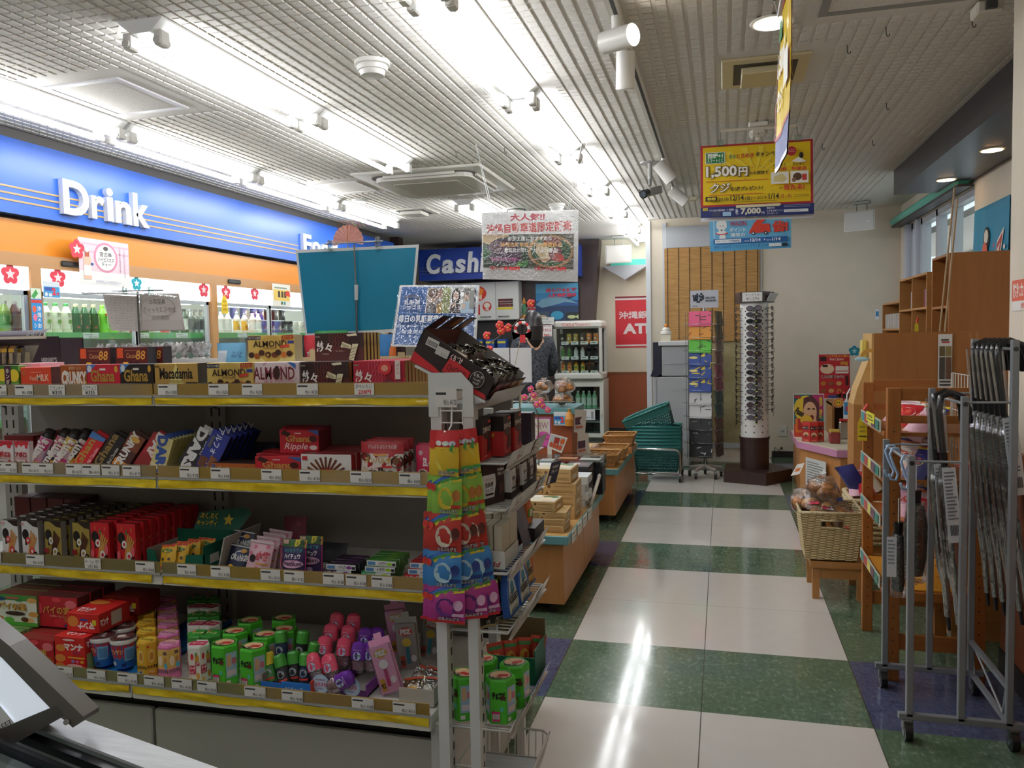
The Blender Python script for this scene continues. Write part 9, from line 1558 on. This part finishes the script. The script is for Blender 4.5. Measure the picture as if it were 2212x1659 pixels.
bpart('kite_charm',[('p',[(.62,.62),(.74,.78),(.9,.84),(.8,.62),(.7,.56)],'#ece6dc'),('p',[(.65,.62),(.75,.76),(.87,.81),(.78,.63)],'#b8342a'),('e',.74,.68,.03,.04,'#e8b83a',8),('p',[(.62,.5),(.7,.56),(.8,.5),(.78,.42),(.7,.44)],'#eeeae4'),('e',.74,.48,.05,.03,'#5a7a3a',8)]);bpart('spinning_top',[('e',.42,.82,.09,.07,'#1d1a1c',14),('e',.42,.83,.06,.045,'#e6dcd0',10),('e',.4,.74,.08,.06,'#d8604a',12),('p',[(.36,.72),(.44,.72),(.4,.66)],'#2a5a4a')]);bpart('lion_mask',[('p',[(.66,.0),(.95,.0),(.95,.2),(.8,.24),(.7,.18)],'#2a5a34'),('e',.82,.06,.12,.07,'#a83a2a',12),('e',.78,.1,.04,.025,'#eeeae4',8),('e',.9,.1,.04,.025,'#eeeae4',8),('e',.84,.16,.1,.03,'#d8a87a',10)])
q=random.Random(2);bpart('paper_dot',[('e',.06+.88*q.random(),.06+.7*q.random(),.022,.014,c,8) for c in ('#eeece8','#eeece8','#d86a8a','#24202a','#eeece8','#24202a','#eeece8','#d86a8a')])
b=MB();b.box(1.1965,3.25,1.48,1.199,3.58,1.60,'#e9e4dc');face(b,(1.1963,3.58,1.48),(0,-.33,0),(0,0,.12),[('r',0,.32,1,1,'#d8583a'),('t','防犯カメラ作動中',.04,.42,.96,.9,'#f2e6dc',.03),('t','撮影中です',.3,.06,.8,.24,'#d8583a',.01)]);O('camera_notice',b,'red and white security camera notice on the near pier','notice')
# wooden shelf unit of snacks
t=E('wooden_shelf_unit','tall open orange brown pine shelf unit beside the umbrella rack','shelf unit',(.87,3.7,0));x0,x1,y0,y1=.715,1.075,3.42,4.02
for i,(x,y,h,w) in enumerate(((x0,y0,1.185,.05),(x1-.05,y0,1.10,.05),(x0,y1-.04,1.175,.045),(x1-.05,y1-.04,1.10,.05))):
    b = MB(); b.box(x, y, 0, x+w, y+.035, h, 'woodorange', .002); o = PW('post', b, t); b = MB()
    for z in np.arange(.12,1.05,.047):b.cyl((x+w*.5,y-.0006,z),(x+w*.5,y,z),.0035,.0035,'#2a1a10',6)
    o2 = PW('peg_hole', b, t)
for z,h in ((1.135,.05),(1.045,.03),(.62,.03),(.33,.035),(.13,.06)):b=MB();b.box(x0+.05,y0+.008,z,x1-.05,y0+.028,z+h,'wood_h');b.box(x0+.045,y1-.03,z,x1-.05,y1-.01,z+h,'wood_h');PW('cross_rail',b,t)
for z in (.99, .80, .60, .345):
    b=MB();b.box(x0+.01,y0+.036,z,x1-.01,y1-.04,z+.015,'woodorange');o=PW('shelf_board',b,t);b=MB();b.box(x0-.006,y0+.036,z,x0,y1-.0,z+.018,'woodorange');b.box(x0-.012,y0+.08,z+.01,x0-.008,y1-.05,z+.06,'#c9cbb9/s');f=F(b,flat((x0-.0125,y1-.05,z+.01),(0,-(y1-y0-.13),0),(0,0,.05)),.47,.05,.0006);[f.r(.04+.19*i,.1,.2+.19*i,.9,('#4a8a8a','#b04a4a','#d8c86a','#6a4a5a','#3f7a6a')[i]) for i in range(5)];PW('card_rail',b,t)
b=MB();b.box(x0-.016,3.62,1.02,x0-.012,3.80,1.06,'#e0d83a');face(b,(x0-.0162,3.80,1.02),(0,-.18,0),(0,0,.04),[('r',.1,.2,.9,.35,'#6a6420'),('r',.2,.5,.8,.8,'#8a8420')]);O('yellow_card',b,'fluorescent yellow price card on the top of the pine shelf unit','card')
b=MB();b.box(x0+.02,3.47,.3605,x1-.03,3.97,.365,'#d8962a');f=face(b,(x0+.02,3.47,.365),(.31,0,0),(0,.5,0));q=random.Random(8)
for _ in range(46):u,v=.03+.9*q.random(),.03+.94*q.random();f.l(u,v,u+.05*q.random(),v+.05*q.random()-.02,.008,('#2a1a14','#b5342a','#1f3a34')[_ % 3])
O('patterned_cloth', b, 'orange cloth with a dark tribal print on the lowest shelf of the pine unit', 'cloth')
SN=[pouchm(.13,.15,.07,c,[('e',.5,.55,.36,.2,c2,14),('t',tx,.25,.45,.75,.65,'#d8432a',.06),('r',0,.92,1,1,c2)]) for c,c2,tx in (('#e9b8c8','#f4eee4','ちん'),('#2a2a6a','#e0c43a','すこ'),('#c8242c','#f0e8e0','うま'),('#efe9dc','#e07a3a','わ'))]
for z, n0, nm in ((1.006, 0, 'top'), (.816, 1, 'second'), (.616, 2, 'third')):
    for i in range(5):O('snack_bag',SN[(i+n0) % 4],f'{NTH[i]} bright snack bag along the {nm} shelf of the pine unit','bag',loc=(.80+.05*(i % 2),3.51+.095*i,z),rot=(-.75 if n0==0 else -.5,0,-1.2+.2*(i % 3)))
WT = wtray(.26, .24, .14).mesh('woven_basket')
O('woven_basket',WT,'brown woven basket of snacks at the far side of the pine unit','basket',loc=(1.22,3.98,.62));b=MB();b.box(1.09,3.96,0,1.36,4.25,.615,'woodbox');O('basket_pedestal',b,'wooden box under the brown woven basket behind the umbrellas','box')
for i in range(3):O('snack_bag',SN[2],f'{NTH[i]} red snack bag in the brown woven basket','bag',loc=(1.17+.05*i,4.03+.04*i,.66),rot=(-.3,0,.4*i))
t=E('wire_grille','white wire grille panel behind the standing umbrellas','grille',(1.10,3.9,.5));b=MB()
for i in range(9): b.wire([(-.03, -.35+.045*i, 0), (-.03, -.35+.045*i, .72)], .002, '#d8d4cc/s', 4)
for i in range(10): b.wire([(-.03, -.35, .08*i), (-.03, .01, .08*i)], .002, '#d8d4cc/s', 4)
O('wire_mesh', b, parent=t); b = MB()
for y in (-.35, .01): b.box(-.036, y-.004, -.5, -.026, y+.004, .72, '#cfcbc3/s')
O('grille_post', b, parent=t)
# rush basket of fried dough on a stool
t=E('rush_basket','pale rush basket with a handle slot, filled with bagged fried dough','basket',(.63,4.55,.215));w,h,d=.31,.255,.34;b=MB();a=.82
def wl(y, s): return [(-w/2*a, y*a, 0), (w/2*a, y*a, 0), (w/2, y, h), (-w/2, y, h)]
P,Q=wl(-d/2,1),wl(d/2,1);b.add(P+Q,[(0,4,7,3),(1,2,6,5),(5,6,7,4),(0,1,5,4)],'rush');b.add([(x*.95,y*.95,z+.006) for x,y,z in P+Q],[(3,7,4,0),(5,6,2,1),(4,7,6,5)],'rush')
hx, hz0, hz1 = .055, .175, .215; fr = lambda x, z: (x*(a+(1-a)*z/h), -d/2*(a+(1-a)*z/h), z); W_ = w/2
b.add([fr(-W_,0),fr(W_,0),fr(W_,hz0),fr(-W_,hz0),fr(W_,hz1),fr(-W_,hz1),fr(W_,h),fr(-W_,h),fr(-hx,hz0),fr(hx,hz0),fr(-hx,hz1),fr(hx,hz1)],[(0,1,2,9,8,3),(3,8,10,5),(9,2,4,11),(5,10,11,4,6,7)],'rush');O('woven_body',b,parent=t)
b=MB();b.tube([P[3],P[2],Q[2],Q[3]],.008,'rope',6,True);O('rope_rim',b,parent=t);b=MB();b.tube([fr(-hx,hz0),fr(hx,hz0),fr(hx,hz1),fr(-hx,hz1)],.006,'rope',6,True);O('handle_slot',b,parent=t)
FD = [bagm(.2, .16, .17, 20+i, 'bread', '#c8244a' if i != 1 else '#2f4fb0', 8) for i in range(3)]
for i,(x,y,z,rx,rz,l) in enumerate(((-.05,-.08,.17,-.5,0,'clear red printed bag of fried dough lying across the front of the rush basket'),(.07,-.07,.13,-.3,1.5,'clear red printed bag of fried dough tucked in the near corner of the rush basket'),(.0,.06,.24,-.2,2,'clear blue printed bag of fried dough on top of the pile in the rush basket'),(-.08,.08,.17,.2,3,'clear red printed bag of fried dough at the aisle side of the rush basket'))):O('bread_bag',FD[(0,2,1,0)[i]],l,'bread bag',loc=(.63+x,4.55+y,.215+z),rot=(rx,0,rz))
b=MB();quad(b,[onY(4.7,1722,1003),onY(4.7,1738,1000),onY(4.66,1708,1028),onY(4.66,1727,1024)],'#e9e3da',[('r',.2,.3,.8,.6,'#c8743a')]);O('price_card',b,'tilted white price card at the aisle corner of the rush basket','card')
t = E('wooden_stool', 'low wooden stool under the rush basket', 'stool', (.66, 4.58, 0))
for x,y in ((.54,4.42),(.76,4.42),(.54,4.70),(.76,4.70)):b=MB();b.box(x,y,0,x+.035,y+.035,.17,'woodbox');PW('leg',b,t)
b=MB();b.box(.53,4.41,.17,.80,4.74,.205,'woodbox');b.box(.56,4.425,.11,.78,4.44,.17,'woodbox');PW('stool_seat',b,t)
b=MB();a=.84;[b.tube([(.80,4.86+.0,.2+.03*k),(.80,5.2,.2+.03*k),(1.06,5.2,.2+.03*k)],.016,'rope',6) for k in range(9)];[b.tube([(.80,4.86,.2+.03*k),(1.06,4.86,.2+.03*k)],.016,'rope',6) for k in range(9)];b.box(.80,4.86,.0,1.06,5.2,.19,'woodbox');O('rope_basket',b,'cream rope basket on a box behind the rush basket','basket')
for i in range(5):O('snack_bag',SN[(0,2,3,1,0)[i]],f'{NTH[i]} bright snack bag heaped on the cream rope basket','bag',loc=(.86+.06*(i % 3),4.93+.08*(i//2),.46+.02*i),rot=(-.5,.3*(i % 2),i*.8))
# umbrella rack on casters: three stepped bays
GY='#7d8084/s';ur=E('umbrella_rack','grey square tube umbrella rack on casters with three stepped bays','umbrella rack',(.86,3.15,0));xs_=((.688,.99),(.735+.11,1.19),(1.0,1.37));ya,yb_=2.93,3.36
for y in (ya, yb_):
    for x,h in ((.70,.99),(.86,1.19),(1.005,1.375)):b=MB();b.box(x-.011,y-.011,.085,x+.011,y+.011,h,GY,.002);PW('upright',b,ur)
    b = MB(); b.box(.665, y-.011, .075, 1.05, y+.011, .097, GY, .002); PW('base_bar', b, ur)
    for xa,xb,z in ((.70,.86,.97),(.86,1.005,1.17)):b=MB();b.tube([(xa,y,z),(xb,y,z)],.004,'#8f9296/s',6);PW('tie_rod',b,ur)
    for x in (.695, 1.02): caster(x-.86, y-3.15, .034, ur)
for x,z in ((.70,.965),(.86,1.165),(1.005,1.345)):b=MB();b.tube([(x,ya,z),(x,yb_,z)],.0055,'#8f9296/s',8);b.cyl((x,ya-.013,z),(x,ya-.011,z),.008,.008,'#4a4c4e/m',8);PW('hanging_bar',b,ur)
b = MB(); x = 1.005
for z in (.09, .21): b.box(x-.008, ya, z-.008, x+.008, yb_, z+.008, GY)
b.tube([(x,ya+.06,.1),(x,ya+.03,.2)],.004,'#8f9296/s',6);b.tube([(x,ya+.06,.1),(x,yb_-.05,.2),(x,yb_-.05,.1)],.004,'#8f9296/s',6);PW('side_truss',b,ur)
def umb(L, lab, x, y, z, lean, s=0):
    t = E('umbrella', lab, 'umbrella', (x, y, z), rot=(0, lean, s)); b = MB(); R = .035
    b.tube([(2*R*1.35,0,-.10),(2*R*1.35,0,-.05),(2*R*1.2,0,-.01),(R*1.3,0,.012),(R*.3,0,-.0),(0,0,-.05),(0,0,-.24)],.011,'#17171a/g',10);O('hook_handle',b,parent=t)
    b=MB();b.lathe([(.012,-L),(.014,-L+.12),(.026,-.62),(.032,-.42),(.030,-.30),(.016,-.24)],'umbfilm',n=12);b.tube([(0,0,-.24),(0,0,-L)],.004,'#55575b/m',6);O('folded_canopy',b,parent=t)
    b=MB();b.lathe([(.0185,-.19),(.022,-.05),(.022,-.01)],'film',n=10);b.cyl((0,0,-L-.05),(0,0,-L+.02),.006,.009,'#17171a',8);O('tip',b,parent=t)
    b=MB();b.box(-.022,-.036,-.50,.022,-.0345,-.24,'#dfe2e6');f=face(b,(-.022,-.0365,-.50),(.044,0,0),(0,0,.26));f.lines(.1,.3,.9,.96,14,'#7a7e84',.4,int(x*999));[f.r(.16+.06*i,.1,.19+.06*i+.015*(i % 2),.24,'#2a2c30') for i in range(11)];O('care_label',b,parent=t)
for i in range(6):umb(.92,f'clear umbrella with black hooked handle, {NTH[i]} along the tallest bar',.965,2.985+.052*i,1.355,-.13+.012*i,.1)
for i in range(2):umb(.80,f'clear umbrella with black hooked handle, {NTH[i]} along the middle bar',.80,3.02+.085*i,1.18,-.10+.02*i,.12)
b=MB();b.tube([(.02,0,-.01),(.012,0,.012),(-.008,0,.012),(-.018,0,-.01),(-.004,0,-.05),(.012,0,-.085),(.006,0,-.108),(-.014,0,-.104),(-.02,0,-.085)],.0048,'#a9c4e4/g',8);SH_=b.mesh('hanging_hook')
for i,y in enumerate((3.28,3.2,3.02)):O('hanging_hook',SH_,f'{NTH[i]} pale blue plastic S hook on the lowest bar'.replace('S hook','double ended hook'),'hook',loc=(.70,y,.965),rz=.25*i)
def fold(L, r, lab, x, y, z, tag): 
    t=E('folding_umbrella',lab,'umbrella',(x,y,z));b=MB();b.lathe([(r*.7,-L),(r,-L*.8),(r*1.1,-L*.4),(r*.8,-.06),(.012,-.04)],'#1b2322/g',n=14);O('folded_canopy',b,parent=t);b=MB();b.lathe([(r*1.02,-L-.02),(r*1.15,-L*.4),(r*.9,-.04)],'crinkle',n=14);O('clear_sleeve',b,parent=t);b=MB();b.cyl((0,0,-.05),(0,0,.0),.014,.017,'#141414/g',10);b.tube([(0,0,0),(.0,0,.09)],.002,'#c9c9c9',4);O('grip',b,parent=t)
    if tag:b=MB();b.box(-.045,-.03,-.20,-.012,-.0285,-.05,'#e6e9ec');face(b,(-.045,-.0303,-.2),(.033,0,0),(0,0,.15)).lines(.1,.3,.9,.95,7,'#9a9ea2');O('care_label',b,parent=t)
fold(.30,.034,'dark green folded umbrella in a clear sleeve hanging from a blue hook',.735,3.02,.855,False);fold(.26,.026,'black folded umbrella with white label hanging beside the green one',.715,3.2,.70,True)
# ================================================================== freezer in front
t=E('ice_cream_freezer','chest freezer with glass lid and steel rim beside the camera','freezer',(-.9,.5,0))
b=MB();th=.34;T=Matrix.Translation((-.838,.951,.86)) @ Matrix.Rotation(math.atan2(.878-.951,-.558+.838),4,'Z');ti=T.inverted()
def fb(nm,k,*bx):b=MB();b.T=Matrix.Translation((.9,-.5,0)) @ T;[b.box(*q,k) for q in bx];return O(nm,b,parent=t)
fb('freezer_body','#c9cbcb/s',(-.8,-.95,-.86,1.0,0.0,-.25),(-.8,-.02,-.25,1.0,0.0,-.005),(-.8,-.95,-.25,1.0,-.93,-.005));fb('freezer_liner','#9fb5aa',(-.78,-.92,-.24,.98,-.03,-.225));fb('steel_rim','steelplate',(-.8,-.045,-.004,1.0,0.0,0.0));fb('inner_rail','#3b3a3c/m',(-.8,-.062,-.02,1.0,-.048,-.008),(-.8,-.09,-.022,1.0,-.082,-.006));fb('glass_lid','glass',(-.8,-.92,-.02,1.0,-.09,-.014));fb('wire_divider','#d0d6d2/s',*[(-.78,-.13-.09*i,-.2,.98,-.126-.09*i,-.05) for i in range(8)])
q = random.Random(1)
for i in range(6):O('ice_packet',pouchm(.12,.16,.03,('#5a4a58','#4a4450','#6a5a62')[i % 3],[('r',.1,.3,.9,.6,'#8a7a8a')]),f'{NTH[i]} dull purple ice packet under the freezer glass','packet',loc=T @ V3((.02+.16*(i % 3),-.24-.1*(i//3),-.21)),rot=(-1.5,0,q.random()))
b=MB();fc=[onY(.93,-20,1370),onY(.93,178,1553),onY(.93,150,1572),onY(.93,-20,1700),onY(.93,-20,1620)];P=lambda px,py,y=.90:onY(y,px,py)
ls=E('light_sign','white lit menu sign in a dark bronze frame leaning on the freezer corner','sign',P(150,1565));o_=ls.location
def lsq(nm,pts,th,k,ops=None):b=MB();v=[V3(p)-o_ for p in pts];N=V3((0,th,0));n=len(v);b.add(v+[p+N for p in v],[tuple(range(n))[::-1],tuple(range(n,2*n))]+[(i,(i+1) % n,n+(i+1) % n,n+i) for i in range(n)],k);return O(nm,b,parent=ls)
lsq('sign_frame',[P(-60,1330),P(20,1395),P(180,1548),P(178,1558),P(157,1572),P(140,1556),P(122,1544),P(5,1422),P(-60,1370)],.03,'#5d5650/s');lsq('lower_bar',[P(122,1524),P(140,1546),P(-60,1658),P(-60,1600)],.028,'#4c4743/s');lsq('lit_panel',[P(-60,1365,.905),P(5,1420,.905),P(124,1526,.905),P(-60,1605,.905)],.012,'#dfe7f2/e0.5')
b=MB();v=[P(-60,1505,.902),P(0,1524,.902),P(33,1564,.902),P(26,1574,.902),P(-60,1612,.902)];b.add([p-o_ for p in v],[tuple(range(5))[::-1]],'#e9e7e6');quad(b,[P(-14,1572,.9015)-o_,P(22,1552,.9015)-o_,P(-6,1590,.9015)-o_,P(28,1568,.9015)-o_],'#e9e7e6',[('t','0円',.1,.1,.95,.9,'#3a3a3c',.0)],th=.0003);O('price_sticker',b,parent=ls)
b=MB();b.cyl(P(143,1560,.898)-o_,P(143,1560,.893)-o_,.004,.004,'#8a8c8e/m',10);O('screw',b,parent=ls)
